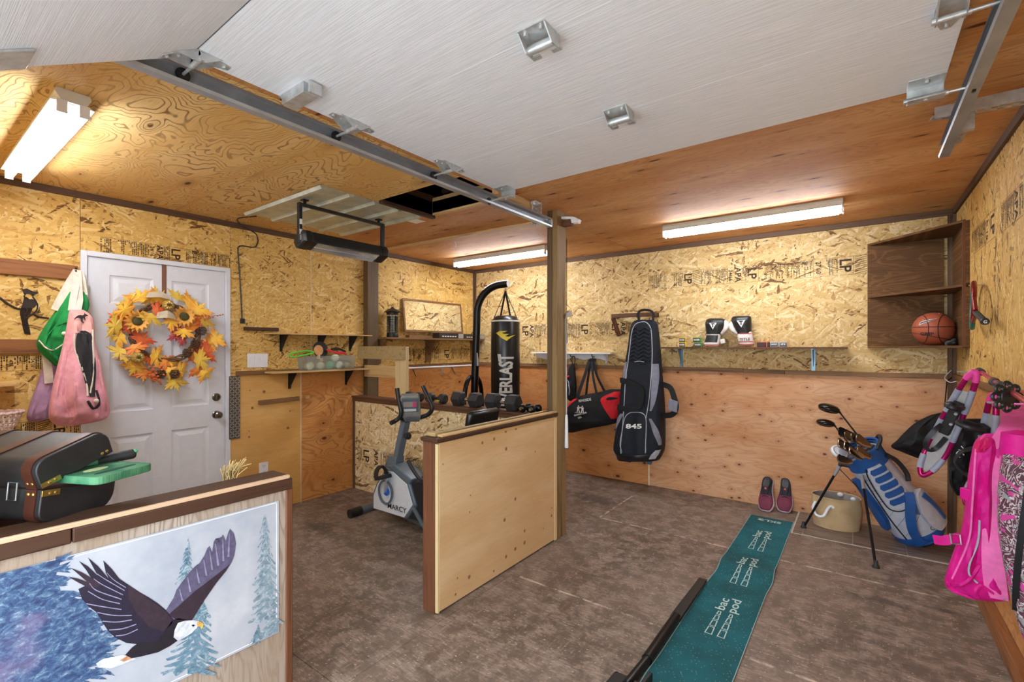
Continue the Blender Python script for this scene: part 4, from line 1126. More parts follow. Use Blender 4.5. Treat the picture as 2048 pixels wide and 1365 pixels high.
for (px, py) in ((400, 662), (387, 688), (371, 706), (346, 748), (318, 748)):
    u, v = dW(px, py); b = MB()
    for j in range(6):
        for k in range(7):
            a = 2*math.pi*(k+.5*(j % 2))/7; r_ = .026*math.sin(math.pi*(j+1)/7.5)
            b.ball((.055+.03*math.sin(a)*.6, u+math.cos(a)*r_, v-.03+.011*j), (.009, .010, .005), 6, 4)
    part('pinecone', b, M['cone'], wr_)
M['berry'] = mat('berry', (206, 104, 44), .35)
for (px, py, n) in ((304, 742, 16), (403, 640, 10), (310, 755, 12)):
    u, v = dW(px, py); b = MB()
    for k in range(n):
        b.ball((.06+rw.uniform(-.01, .02), u+rw.uniform(-.045, .045), v+rw.uniform(-.04, .035)), .0085, 8, 6)
    part('berry_cluster', b, M['berry'], wr_)
u, v = dW(405, 640); u2, v2 = dW(441, 631); b = MB().tube([(.06, u, v), (.07, (u+u2)/2, (v+v2)/2+.012), (.06, u2, v2)], .0015, 5)
for f in (.45, .7, .85, 1): b.ball((.063, u+(u2-u)*f, v+(v2-v)*f+.004), .006, 8, 6)
part('berry_sprig', b, M['berry'], wr_)
u, v = dW(304, 757); u2, v2 = dW(318, 768)
part('berry_sprig', MB().tube([(.06, u, v), (.06, u2, v2)], .0015, 5).ball((.06, u2, v2), .008, 8, 6), M['berry'], wr_)
M['burlap'] = mat('pale_burlap', (206, 190, 164), .9, bump=.4)
for (px, py, w, h) in ((312, 593, .07, .035), (328, 633, .06, .04)):
    u, v = dW(px, py); part('burlap_bow', MB().loft([[(.05, u-w, v-h*.5), (.07, u-w, v-h*.5), (.07, u-w*.8, v+h*.6), (.05, u-w*.8, v+h*.6)], [(.05, u, v-h*.3), (.09, u, v-h*.3), (.09, u, v+h), (.05, u, v+h)], [(.05, u+w, v-h*.6), (.07, u+w, v-h*.6), (.07, u+w*.8, v+h*.4), (.05, u+w*.8, v+h*.4)]]), M['burlap'], wr_)
u, v = dW(268, 712); u2, v2 = dW(238, 716); b = MB()
for k in range(14): b.tube([(.05+rw.uniform(0, .02), u, v+rw.uniform(-.004, .004)), (.05+rw.uniform(0, .03), u2, v2+rw.uniform(-.03, .03))], .0025, 5)
part('raffia_bunch', b, M['burlap'], wr_)

# ---------------------------------------------------------------- plates, shelves and battens right of the door
a0, a1 = PL(456, 753), PL(477, 877)
dp = thing('tread_plate', 'strip of diamond tread plate beside the door knob', 'metal plate', (XL, a0.y+.035, a1.z))
M['tread'] = mat('dark_tread_plate', (128, 120, 110), .35, .8)
ya, yb, za, zb = DY1-.012, DY1+.072, a1.z, a0.z
wpart('plate', MB().box(XL+.0, XL+.010, ya, yb, za, zb), M['tread'], dp, bevel=.001)
b = MB(); i = 0; z = za+.02
while z < zb-.01:
    for j in range(4):
        y = ya+.013+j*.020; s = 1 if (i+j) % 2 else -1
        b.obox((XL+.0108, y, z), (.0012, 0, 0), V(0, .7*s, .7)*.0095, V(0, -.7, .7*s)*.0028)
    z += .020; i += 1
wpart('tread_pattern', b, M['steel'], dp, kind='stuff')
def plate(name, lab, cat, p, w, h, n, m=M['white']):
    t = thing(name, lab, cat, PL(p[0], p[1]))
    part('cover', MB().box(0, .006, -w/2, w/2, -h/2, h/2), m, t, .002)
    return t
t = plate('light_switch', 'white three-gang switch plate on the speckled board', 'light switch', (515, 721.5), .168, .118, 3)
for k in (-1, 0, 1): part('rocker', MB().prism([(.006, k*.046-.017, -.034), (.006, k*.046-.017, .034), (.011, k*.046-.017, .034), (.008, k*.046-.017, -.034)], V(0, .034, 0)), M['white'], t, .001)
t = plate('wall_outlet', 'white wall outlet low on the pale plywood', 'outlet', (527, 939), .075, .118, 2)
for k in (-1, 1):
    part('receptacle', MB().box(.006, .008, -.016, .016, k*.028-.018, k*.028+.018), M['white'], t, .002)
    part('slots', MB().box(.008, .0085, -.008, -.005, k*.028-.004, k*.028+.008).box(.008, .0085, .005, .008, k*.028-.004, k*.028+.008).box(.008, .0085, -.002, .002, k*.028-.013, k*.028-.009), M['black'], t)
def ledge(x0, x1, y0, y1, d, m, lab):
    a, b_ = PL(x0, (y0+y1)/2, d), PL(x1, (y0+y1)/2, d); h = abs(PL(x0, y0, d).z-PL(x0, y1, d).z)
    return single('wood_ledge', MB().box(XL, XL+d, a.y, b_.y, a.z-h/2, a.z+h/2), m, lab, 'ledge', bevel=.002)
ledge(490, 558, 654, 661, .03, M['stain_y'], 'short dark ledge above the light switch')
a, b_ = PL(517, 806, .02), PL(598, 797, .02)
single('wood_batten', MB().bar(a, b_, .022, .035), M['rail_y'], 'short tilted wooden batten nailed to the pale plywood', 'batten', bevel=.002)
a = PL(615, 795, .012); single('wood_block', MB().box(XL, XL+.02, a.y-.02, a.y+.02, a.z-.014, a.z+.014), M['pine_y'], 'tiny pale wood block on the orange plywood', 'block', bevel=.001)
def brkt(y, z, dep, hgt, m, t, name='bracket'):
    b = MB().box(XL, XL+.004, y-.012, y+.012, z-hgt, z).box(XL, XL+dep, y-.012, y+.012, z-.004, z)
    b.prism([(XL+.004, y-.003, z-.004), (XL+dep*.9, y-.003, z-.004), (XL+.004, y-.003, z-hgt*.95)], (0, .006, 0))
    return wpart(name, b, m, t)
s1 = thing('wall_shelf', 'empty upper plywood shelf on three black brackets', 'shelf', PL(645, 667))
d1 = .16; A, B_ = PL(546, 666, d1), PL(745, 668, d1); z = PL(640, 668, d1).z
wpart('board', MB().box(XL, XL+d1, A.y, min(B_.y, 2.985), z-.012, z), M['pine_y'], s1, bevel=.001)
for px in (563, 639, 701): brkt(PL(px, 690, .01).y, z-.012, d1*.85, .15, M['black'], s1)
s2 = thing('wall_shelf', 'lower plywood shelf carrying the clear bin', 'shelf', PL(640, 740))
A, B_ = PL(546, 742, d1), PL(739, 739, d1); zs2 = PL(640, 741, d1).z
wpart('board', MB().box(XL, XL+d1+.01, A.y, min(B_.y, 2.985), zs2-.014, zs2), M['pine_y'], s2, bevel=.001)
for px in (580, 693): brkt(PL(px, 760, .01).y, zs2-.014, d1*.85, .15, M['black'], s2)

# clear bin with balls and bats
bn = thing('plastic_bin', 'clear plastic bin of balls on the lower shelf', 'bin', PL(660, 738, .1))
n = NT('clear_plastic'); n.col(lin((224, 230, 224))); n.rough(.25); n.b.inputs['Transmission Weight'].default_value = .75; n.b.inputs['IOR'].default_value = 1.15; n.b.inputs['Alpha'].default_value = .55; M['clear'] = n.m
ya, yb = PL(613, 735, .15).y, PL(708, 735, .15).y; xa, xb = XL+.012, XL+d1-.005; zb_ = zs2; zt_ = zs2+.125
def rect4(x0, x1, y0, y1, z): return [(x0, y0, z), (x1, y0, z), (x1, y1, z), (x0, y1, z)]
wpart('tub', MB().loft([rect4(xa-.004, xb+.004, ya-.012, yb+.012, zt_), rect4(xa, xb, ya, yb, zb_+.001), rect4(xa+.003, xb-.003, ya+.003, yb-.003, zb_+.004), rect4(xa-.001, xb+.001, ya-.009, yb+.009, zt_)], cap=False).add(rect4(xa, xb, ya, yb, zb_+.003), [(0, 1, 2, 3)]), M['clear'], bn)
wpart('rim', MB().tube([V(*p) for p in rect4(xa-.006, xb+.006, ya-.014, yb+.014, zt_)], .004, 6, True), M['clear'], bn)
bc = [mat('ball_pale', (226, 226, 196), .6), mat('ball_green', (104, 190, 128), .5), mat('ball_cream', (214, 206, 160), .6)]
balls = [(.14, .036, 0, 'pale round ball at the left end of the clear bin'), (.36, .034, 2, 'cream ball in the middle of the clear bin'), (.55, .037, 1, 'green ball right of centre in the clear bin'), (.76, .036, 0, 'pale ball near the right end of the clear bin'), (.93, .030, 2, 'small cream ball at the right end of the clear bin')]
for (f, r_, c, lab) in balls:
    single('ball', MB().ball((XL+.085, ya+(yb-ya)*f, zb_+.005+r_), r_, 16, 10), bc[c], lab, 'ball', 'balls in the clear bin')
single('ball', MB().ball((XL+.09, ya+(yb-ya)*.66, zb_+.110), .036, 16, 10), bc[0], 'pale green-white ball topmost in the clear bin', 'ball', 'balls in the clear bin')
def paddle(p, r_, m, lab, hx):
    t = thing('table_tennis_bat', lab, 'bat', p, group='bats in the clear bin')
    part('blade', MB().lathe([(0, -.006), (r_, -.006), (r_, .006), (0, .006)], (0, 0, 0), (1, .15, .1), 24, False), m, t)
    part('handle', MB().bar((0, 0, -r_*.9), (0, hx, -r_-.03), .022, .02, (1, 0, 0)), M['pine_z'], t)
paddle(PL(641, 700, .075), .078, mat('bat_black', (46, 46, 48), .8), 'black round bat standing at the back of the bin', .01)
paddle(PL(637, 701, .125), .047, mat('bat_tan', (206, 146, 88), .7), 'tan round bat leaning in the clear bin', .0)
b = MB(); e = [PL(x, y, .16) for (x, y) in ((578, 711), (584, 707), (605, 703), (622, 703), (627, 706), (612, 710), (592, 714), (581, 714))]
single('toy_racket', MB().tube(crv(e, 4, True), .006, 8, True), mat('lime_plastic', (92, 220, 60), .4), 'lime green toy racket sticking out of the bin', 'racket')
e = [PL(x, y, .10) for (x, y) in ((654, 700), (664, 703), (676, 707), (686, 706), (692, 709))]
single('red_strap', MB().strap(crv(e, 4), .03, .01, V(.5, 0, .8)), mat('red_strap', (206, 44, 52), .6), 'red strap lying over the balls in the bin', 'strap')
e = [PL(x, y, .07) for (x, y) in ((664, 700), (676, 698), (690, 703))]
single('ball_net', MB().strap(crv(e, 4), .035, .014, V(.4, 0, .9)), mat('dark_net', (40, 50, 42), .8), 'dark green net at the back right of the bin', 'net')
# ---------------------------------------------------------------- timber brace over the gym half wall
br = thing('timber_brace', 'pale timber frame standing on the half wall beside the wall post', 'frame', (-3.7, 2.92, HZ+.016))
a, b_ = PY(723, 693, 2.885), PY(808, 720, 2.885)
wpart('top_board', MB().box(XL+.076, b_.x, 2.868, 2.904, b_.z, a.z), M['grey_y'], br, bevel=.003)
s0_, s1_ = PY(790, 720, 2.905), PY(811, 720, 2.905)
wpart('stud', MB().box(s0_.x, s1_.x, 2.905, 2.945, HZ+.016, a.z-.005), M['pine_z'], br, bevel=.003)
a, b_ = PY(748, 731, 2.955), PY(792, 757, 2.955)
wpart('lower_board', MB().box(XL+.076, b_.x, 2.946, 2.982, b_.z, a.z), M['pine_x'], br, bevel=.003)

# ---------------------------------------------------------------- long shelf behind the half wall
dS = .20; zS = PL(880, 677, dS).z
sg = thing('wall_shelf', 'long brown shelf with the mirror and insect lamp', 'shelf', (XL+.1, 3.9, zS))
yS0, yS1 = PL(753, 678, dS).y, YB-.04
wpart('board', MB().box(XL+.0, XL+dS, 3.13, yS1, zS-.02, zS), M['rail_y'], sg, bevel=.002)
for px in (752, 866, 955):
    y = max(PL(px, 700, .1).y, 3.15)
    wpart('gusset', MB().prism([(XL+.02, y, zS-.02), (XL+dS*.85, y, zS-.02), (XL+.02, y, zS-.20)], (0, .02, 0)), M['rail_y'], sg, bevel=.001)
    wpart('upright', MB().box(XL, XL+.02, y-.03, y+.05, zS-.28, zS-.02), M['rail_y'], sg, bevel=.001)
# insect lamp
c = PL(785, 676, .11); z0 = zS
zp = thing('insect_lamp', 'black caged insect lamp on the long shelf', 'lamp', (c.x, c.y, z0))
H_ = PL(785, 613, .11).z-zS
rz = .072
part('base', MB().lathe([(0, 0), (rz*.86, 0), (rz*.9, .012), (rz*.84, .04), (rz*.8, .05), (0, .05)], n=28, cap=False), M['black'], zp)
b = MB()
for k in range(16):
    z = .05 + k*(H_*.52)/15
    b.tube([(math.cos(t)*rz*.82, math.sin(t)*rz*.82, z) for t in [2*math.pi*q/24 for q in range(24)]], .0034, 5, True)
for k in range(10):
    t = 2*math.pi*k/10; b.cyl((math.cos(t)*rz*.82, math.sin(t)*rz*.82, .05), (math.cos(t)*rz*.82, math.sin(t)*rz*.82, .05+H_*.58), .0025, n=5)
part('cage', b, M['black'], zp)
n = NT('lamp_glass'); n.col(lin((222, 226, 214))); n.rough(.3); M['milk'] = n.m
part('lamp_core', MB().cyl((0, 0, .05), (0, 0, .05+H_*.55), rz*.3, n=16), M['milk'], zp)
part('roof', MB().lathe([(rz*.86, .05+H_*.58), (rz*.9, .05+H_*.64), (rz*1.25, .05+H_*.66), (rz*.8, .05+H_*.74), (rz*.3, .05+H_*.78), (.012, .05+H_*.82), (0, .05+H_*.82)], n=28), M['black'], zp)
part('ring', MB().tube(arc((0, 0, .05+H_*.86), .012, 0, 350, 14, V(0, 1, 0), V(0, 0, 1)), .0025, 6), M['black'], zp)
# mirror
n = NT('mirror_glass'); n.col((.85, .87, .85, 1)); n.b.inputs['Metallic'].default_value = 1; n.rough(.02); M['mirror'] = n.m
mr = thing('mirror', 'brown framed mirror leaning on the long shelf', 'mirror', PL(862, 665, .06))
q = [PL(804, 662, .05), PL(919, 666, .05), PL(926, 611, .02), PL(809, 599, .02)]
cm = sum(q, Vector())/4; ex = ((q[1]+q[2])-(q[0]+q[3])).normalized(); ey = ((q[2]+q[3])-(q[0]+q[1])); ey = (ey-ex*ey.dot(ex)).normalized(); en = ex.cross(ey)
if en.x < 0: en = -en
hw = ((q[1]-q[0]).length+(q[2]-q[3]).length)/4; hh = ((q[3]-q[0]).length+(q[2]-q[1]).length)/4
# stand it on the shelf
cm.x = XL+.028+hh*.06; en = (V(1, 0, .10)-ex*V(1, 0, .1).dot(ex)).normalized(); ey = en.cross(ex); ey = ey if ey.z > 0 else -ey
wpart('glass', MB().obox(cm, ex*(hw-.015), ey*(hh-.015), en*.003), M['mirror'], mr)
b = MB(); fw = .012
b.obox(cm+ey*(hh-fw/2), ex*hw, ey*fw, en*.008).obox(cm-ey*(hh-fw/2), ex*hw, ey*fw, en*.008).obox(cm+ex*(hw-fw/2), ex*fw, ey*hh, en*.008).obox(cm-ex*(hw-fw/2), ex*fw, ey*hh, en*.008)
wpart('frame', b, M['rail_y'], mr, bevel=.002)
wpart('foot_rest', MB().obox(V(XL+.05, cm.y, zS+.015), (.03, 0, 0), (0, hw*.9, 0), (0, 0, .015)), M['rail_y'], mr, bevel=.002)
# boxes on the shelf
M['boxblack'] = mat('black_carton', (38, 36, 34), .5); M['boxgrey'] = mat('grey_carton', (150, 146, 140), .6); M['print'] = mat('white_print', (225, 225, 220), .6)
ya, yb = PL(877, 670, .18).y, PL(915, 670, .18).y
def carton(lab, y0, y1, x0, x1, h, m):
    t = thing('carton', lab, 'box', ((x0+x1)/2, (y0+y1)/2, zS), group='black cartons on the long shelf')
    wpart('box', MB().box(x0, x1, y0, y1, zS, zS+h), m, t, bevel=.001)
    bb = MB()
    for k in range(6):
        yy = y0+(y1-y0)*(.12+.1*k); bb.add([(x1+.0006, yy, zS+h*.30), (x1+.0006, yy+(y1-y0)*.07, zS+h*.30), (x1+.0006, yy+(y1-y0)*.07, zS+h*.48), (x1+.0006, yy, zS+h*.48)], [(0, 1, 2, 3)])
    wpart('print', bb, M['print'], t, flat=True)
    wpart('label', MB().box(x1, x1+.0008, y0+(y1-y0)*.78, y1-.004, zS+.004, zS+h-.004), M['boxgrey'], t)
carton('flat black carton at the left on the long shelf', ya, ya+.42, XL+.09, XL+.19, .062, M['boxblack'])
carton('flat black carton at the right on the long shelf', ya+.43, ya+.82, XL+.09, XL+.19, .058, M['boxblack'])
# white rail below the shelf
A, B_ = PL(817, 737, .09), PL(985, 728.5, .09)
rd = thing('wall_rail', 'white rod on metal brackets under the long shelf', 'rail', (A.x, A.y, A.z))
wpart('rod', MB().cyl((A.x, A.y, A.z), (A.x, YB-.03, A.z), .012, n=14), M['white'], rd)
for y in (A.y, (A.y+YB)/2, YB-.06):
    wpart('arm', MB().box(XL, A.x+.012, y-.012, y+.012, A.z+.010, A.z+.016).box(XL, XL+.005, y-.014, y+.014, A.z-.11, A.z+.016), M['steel'], rd)
for px in (827, 905):
    y = PL(px, 750, .01).y; wpart('peg', MB().cyl((XL, y, A.z-.02), (XL+.05, y, A.z-.10), .006, .004, 8), M['black'], rd)

# ---------------------------------------------------------------- punching bag and stand
bag_t = 4.96
BX, BY = -3.005, 3.945
M['vinyl'] = mat('black_vinyl', (20, 21, 22), .32, var=.15, scale=8, bump=.12, bscale=40)
st = thing('punching_bag_stand', 'black steel punching bag stand with a curved arm', 'stand', (-3.36, 3.86, 0))
P0 = V(-3.40, 3.85, 0); P1 = V(-3.335, 3.865, 1.62); zT = 2.085
armd = (V(BX, BY, 0)-V(-3.33, 3.866, 0)).normalized()
pole = [P0, P0.lerp(P1, .5), P1] + [V(-3.33, 3.866, 0) + armd*(.30*(1-math.cos(R(a)))) + V(0, 0, zT-.30+.30*math.sin(R(a))) for a in (5, 20, 35, 50, 65, 80, 90)] + [V(BX, BY, zT+.004) + armd*.03]
wpart('pole', MB().tube(crv(pole, 4), .040, 16), M['blackm'], st)
wpart('arm_cap', MB().cyl(pole[-1], pole[-1]+armd*.004, .041, n=16), M['steel'], st)
sd = V(-armd.y, armd.x, 0)
pc = V(-3.375, 3.855, 0); 
for s in (-1, 1):
    wpart('brace_hoop', MB().tube(crv([pc + sd*s*.0 + V(0, 0, 1.10), pc + sd*s*.10 + V(0, 0, 1.085), pc + sd*s*.19 + V(0, 0, .95), pc + sd*s*.22 + V(0, 0, .6), pc + sd*s*.24 + V(0, 0, .06)], 6), .024, 12), M['blackm'], st)
wpart('base', MB().tube(crv([pc + armd*.75 + sd*.5 + V(0, 0, .03), pc + armd*.1 + sd*.42 + V(0, 0, .03), pc - armd*.1 + V(0, 0, .03), pc + armd*.1 - sd*.42 + V(0, 0, .03), pc + armd*.75 - sd*.5 + V(0, 0, .03)], 6), .03, 12), M['blackm'], st)
wpart('sticker', MB().box(-3.31, -3.308, 3.835, 3.865, 1.22, 1.36), M['white'], st)
pb_ = thing('punching_bag', 'black heavy punching bag with white lettering and yellow emblem', 'punching bag', (BX, BY, .70))
R_ = .151; zt_b = 1.72
part('body', MB().lathe([(0, 0), (R_*.9, 0), (R_, .02), (R_*1.01, .5), (R_, .985), (R_*.97, 1.0), (R_*.70, 1.045), (R_*.55, 1.05), (0, 1.05)], n=40, cap=False), M['vinyl'], pb_)
part('top_band', MB().lathe([(R_*1.005, .985), (R_*1.01, .992), (R_*.99, 1.002)], n=40, cap=False), M['print'], pb_)
tc = V(-EYE.x-BX, EYE.y-BY, 0).normalized()   # towards the viewer
sdv = V(-tc.y, tc.x, 0)                          # screen right
zh = 1.315
for (s, e) in ((-.85, .35), (.85, .35), (-.4, -.8), (.4, -.8)):
    p = sdv*s*R_*.9 + tc*e*R_*.6
    part('strap', MB().strap([p*1.12 + V(0, 0, .955), p*1.02 + V(0, 0, 1.03), V(0, 0, zh)], .022, .004, [p.normalized(), p.normalized(), p.normalized()]), M['rubber'], pb_)
part('chain', MB().tube(arc((0, 0, zh+.015), .012, 0, 350, 12, V(1, 0, 0), V(0, 0, 1)), .003, 6).tube([(0, 0, zh+.02), (.002, 0, zh+.045), (0, 0, 2.06-.70-.018)], .0035, 6), M['steel'], pb_)
def oncyl(ang, z, lift=.002): return V(0, 0, z) + (tc*math.cos(ang)+sdv*math.sin(ang))*(R_*1.012+lift)
def wrapmesh(name, gl, m, parent):
    vs_, fs = gl; b = MB(); b.add([oncyl(x/R_, z) for x, z in vs_], fs); return flatmesh(name, b, m, parent)
def sliced(pts, faces, step=.018):
    """cut a flat figure into narrow upright strips so that it can follow a curve"""
    bm_ = bmesh.new(); vv = [bm_.verts.new((p[0], p[1], 0)) for p in pts]
    for f in faces:
        try: bm_.faces.new([vv[i] for i in f])
        except ValueError: pass
    x0 = min(p[0] for p in pts); x1_ = max(p[0] for p in pts); x = x0+step
    while x < x1_:
        bmesh.ops.bisect_plane(bm_, geom=bm_.verts[:]+bm_.edges[:]+bm_.faces[:], plane_co=(x, 0, 0), plane_no=(1, 0, 0)); x += step
    bmesh.ops.triangulate(bm_, faces=bm_.faces); bm_.verts.index_update()
    r = ([(v.co.x, v.co.y) for v in bm_.verts], [tuple(v.index for v in f.verts) for f in bm_.faces]); bm_.free()
    return r
gv, gf = glyphs('EVERLAST', 1.0, .035)
x1 = max(p[0] for p in gv); ymx = max(p[1] for p in gv)
M['everlast'] = mat('silver_print', (206, 206, 200), .5)
# reads upwards, letters taller towards both ends
tv_ = [(-(p[1]-ymx*.5)/ymx*.125*(1.0+.38*abs(2*p[0]/x1-1)**2), .12+p[0]/x1*.53) for p in gv]
wrapmesh('lettering', sliced(tv_, gf), M['everlast'], pb_)
em = [(-.10, .05), (-.06, .072), (.02, .072), (-.01, .058), (-.04, .054), (-.012, .040), (.038, .040), (.012, .028), (0, .018), (.03, .012), (.115, .036), (.06, .008), (.012, -.03), (-.04, .0)]
wrapmesh('emblem', sliced([(x, z+.815) for x, z in em], [tuple(range(len(em)))]), mat('yellow_print', (226, 206, 50), .5), pb_)

# ---------------------------------------------------------------- dumbbells along the half wall
CZ = HZ+.016; CY = 2.918
def hexbell(px, lab, L, r_):
    x = PY(px, 790, CY).x
    t = thing('hex_dumbbell', lab, 'dumbbell', (x, CY, CZ), group='dumbbells on the half wall')
    hz = r_*math.cos(R(30)); hl = L*.34
    for s in (-1, 1):
        rings = []
        for (u, k) in ((s*(L/2), .80), (s*(L/2-.014), 1.0), (s*(L/2-hl+.014), 1.0), (s*(L/2-hl), .80)):
            rings.append([(u, math.cos(R(60*i))*r_*k, hz+math.sin(R(60*i))*r_*k) for i in range(6)])
        part('head', MB().loft(rings), M['rubber'], t, .003)
    part('handle', MB().lathe([(.013, -L/2+hl), (.014, -.03), (.0165, 0), (.014, .03), (.013, L/2-hl)], (0, 0, hz), (1, 0, 0), 16), M['chrome'], t)
hexbell(934, 'black hex dumbbell with chrome handle, left of the two', .285, .066)
hexbell(1006, 'black hex dumbbell with chrome handle, right of the two', .30, .070)
def roundbell(px, lab, L, r_, m2):
    x = PY(px, 790, CY).x
    t = thing('round_dumbbell', lab, 'dumbbell', (x, CY, CZ), group='dumbbells on the half wall')
    for s in (-1, 1):
        part('head', MB().lathe([(0, 0), (r_*.7, 0), (r_*.95, .010), (r_, .03), (r_*.98, .055), (r_*.6, .075), (0, .075)], (s*L/2, 0, r_), (-s, 0, 0), 24, False), M['rubber'], t)
        part('yellow_mark', MB().box(s*L/2-s*.05-.015, s*L/2-s*.05+.015, -r_-.0005, -r_*.98, r_*.55, r_*.75), m2, t)
    part('handle', MB().cyl((-L/2+.07, 0, r_), (L/2-.07, 0, r_), .015, n=14), M['black'], t)
M['ymark'] = mat('yellow_mark', (214, 200, 60), .5)
roundbell(873, 'black round dumbbell with yellow lettering behind the bike handle', .225, .044, M['ymark'])
roundbell(829, 'black round dumbbell behind the bike console', .20, .042, M['ymark'])
for (px, lab) in ((1051, 'small black hand weight beside the hex dumbbell'), (1070, 'small black hand weight nearest the post')):
    x = PY(px, 812, CY).x
    t = thing('hand_weight', lab, 'dumbbell', (x, CY, CZ), group='dumbbells on the half wall')
    for s in (-1, 1):
        part('head', MB().ball((0, s*.042, .031), (.031, .024, .031), 16, 10), M['blackm'], t)
        part('end_badge', MB().cyl((0, s*.062, .031), (0, s*.068, .031), .012, n=12), M['chrome'], t)
    part('handle', MB().cyl((0, -.04, .031), (0, .04, .031), .012, n=10), M['blackm'], t)

# ---------------------------------------------------------------- exercise bike
M['bikegrey'] = mat('bike_dark_grey', (94, 104, 112), .4, .1, var=.08); M['bikeplate'] = mat('bike_silver', (212, 215, 218), .35, .1, var=.05)
M['bikeblue'] = mat('bike_blue', (30, 98, 200), .4)
bk = thing('exercise_bike', 'grey upright exercise bike in front of the half wall', 'exercise bike', (-2.6, 2.44, 0))
YS = 2.36
def PK(x, y, Y=YS): return PY(x, y, Y)
sh_ = [(744, 991), (752.6, 966), (771, 936), (787, 938), (818, 966), (831, 1012), (812, 1040), (744, 1019)]
rear = [(818, 966), (840, 962), (872, 985), (880, 1030), (860, 1052), (812, 1040), (831, 1012)]
pts = [PK(*p) for p in sh_]
wpart('shroud', MB().prism(pts, V(0, .15, 0)), M['bikegrey'], bk, bevel=.012)
cx = sum(pts, Vector())/len(pts)
wpart('side_plate', MB().prism([cx+(p-cx)*.90 + V(0, -.004, -.006) for p in pts if True], V(0, .006, 0)), M['bikeplate'], bk, bevel=.003)
pr = [PK(*p) for p in rear]
wpart('rear_cover', MB().prism([p + V(0, .012, 0) for p in pr], V(0, .126, 0)), M['black'], bk, bevel=.012)
wpart('top_cover', MB().prism([PK(*p) + V(0, -.006, 0) for p in ((772, 932), (790, 930), (824, 960), (820, 970), (790, 945))], V(0, .16, 0)), M['bikegrey'], bk, bevel=.008)
# crank, pedal
cc = PK(774, 984, YS-.006)
ring = [cc + V(math.cos(R(a))*.078, -.016, math.sin(R(a))*.088) for a in range(0, 360, 12)]
wpart('crank_guard', MB().tube(ring, .009, 8, True), M['bikegrey'], bk)
wpart('hub', MB().cyl(cc, cc+V(0, -.010, 0), .030, n=20), M['bikeblue'], bk)
pd = PK(766, 955, YS-.07)
wpart('crank_arm', MB().bar(cc+V(0, -.018, 0), V(pd.x, cc.y-.022, pd.z), .014, .026, (0, 1, 0)), M['steel'], bk)
wpart('pedal', MB().obox(pd, V(.045, 0, .012), V(0, .048, 0), V(-.004, 0, .014)), M['black'], bk, bevel=.006)
wpart('pedal_strap', MB().strap(crv([pd+V(-.03, -.045, .0), pd+V(-.035, -.03, .05), pd+V(-.03, .0, .075), pd+V(-.02, .035, .05), pd+V(-.015, .046, 0)], 4), .06, .006, [V(-.2, -.9, .3)]*17), M['black'], bk)
wpart('pedal_far', MB().obox(V(cc.x*2-pd.x, YS+.24, cc.z*2-pd.z), V(.045, 0, .0), V(0, .048, 0), V(0, 0, .014)), M['black'], bk, bevel=.006)
YC = YS+.075
# stem
wpart('collar', MB().loft([[V(*p) for p in [(a.x-w, YC-.042, a.z), (a.x+w, YC-.042, a.z), (a.x+w, YC+.042, a.z), (a.x-w, YC+.042, a.z)]] for (a, w) in ((PK(786, 940, YC), .075), (PK(793, 912, YC), .046))]), M['bikegrey'], bk, bevel=.006)
q0, q1 = PK(794, 925, YC), PK(812, 838, YC)
wpart('stem', MB().bar(q0, q1, .05, .062, (0, 1, 0)), M['bikegrey'], bk, bevel=.006)
kn = PK(815, 871, YC)
wpart('adjust_knob', MB().lathe([(.010, 0), (.010, .03), (.026, .034), (.028, .062), (.018, .068), (0, .068)], q0.lerp(q1, .62)+V(.02, 0, 0), (1, -.2, .1), 18), M['black'], bk)
# console
cn = PK(820, 812, YC-.02); fw_ = (EYE-cn); fw_.z = 0; fw_ = V(.75, -.66, 0); up_ = (V(0, 0, 1)-fw_*-.42).normalized(); nn_ = (fw_ - up_*fw_.dot(up_)).normalized(); ss_ = up_.cross(nn_)
csl = wpart('console', MB().loft([[cn + up_*h + ss_*sx*w + nn_*d for (sx, d) in ((-1, t0), (1, t0), (1, t1), (-1, t1))] for (h, w, t0, t1) in ((-.115, .072, .05, -.04), (-.06, .080, .06, -.03), (-.045, .080, .035, -.03), (.07, .072, .02, -.03), (.095, .058, .005, -.025))]), mat('console_taupe', (120, 114, 106), .45), bk, bevel=.008)
wpart('console_bezel', MB().obox(cn + up_*.015 + nn_*.030, ss_*.062, up_*.066, nn_*.004), M['bikegrey'], csl, bevel=.003)
wpart('screen', MB().obox(cn + up_*.030 + nn_*.0345, ss_*.048, up_*.022, nn_*.002), mat('lcd_grey', (150, 140, 136), .3), csl)
wpart('sticker', MB().obox(cn + up_*.030 + ss_*.034 + nn_*.037, ss_*.014, up_*.022, nn_*.001), mat('sticker_red_blue', (196, 70, 110), .5), bk, label='red and blue sticker')
wpart('buttons', MB().obox(cn - up_*.018 + nn_*.035, ss_*.045, up_*.010, nn_*.002), M['bikeplate'], csl)
b = MB()
for k in range(16): b.obox(cn - up_*.082 + ss_*(-.06+.008*k) + nn_*.057, ss_*.0018, up_*.026, nn_*.003)
wpart('speaker_slots', b, M['bikegrey'], csl)
# handlebars
Yn, Yf = YC-.14, YC+.02
gl = crv([PK(794, 777, YC-.1), PK(797, 798, YC-.1), PK(802, 822, YC-.1), PK(800, 834, YC-.1), PK(791, 842, YC-.12), PK(781, 847, YC-.16)], 5)
wpart('handlebar', MB().tube(gl, .017, 12), M['black'], bk)
wpart('handlebar', MB().tube(crv([PK(846, 773, YC+.08), PK(855, 792, YC+.08), PK(864, 814, YC+.08), PK(860, 826, YC+.08), PK(846, 834, YC+.06), PK(815, 840, YC)], 5), .017, 12), M['black'], bk)
wpart('bar_yoke', MB().tube(crv([PK(800, 836, YC-.1), PK(812, 842, YC-.03), PK(830, 838, YC+.05)], 5), .015, 10), M['black'], bk)
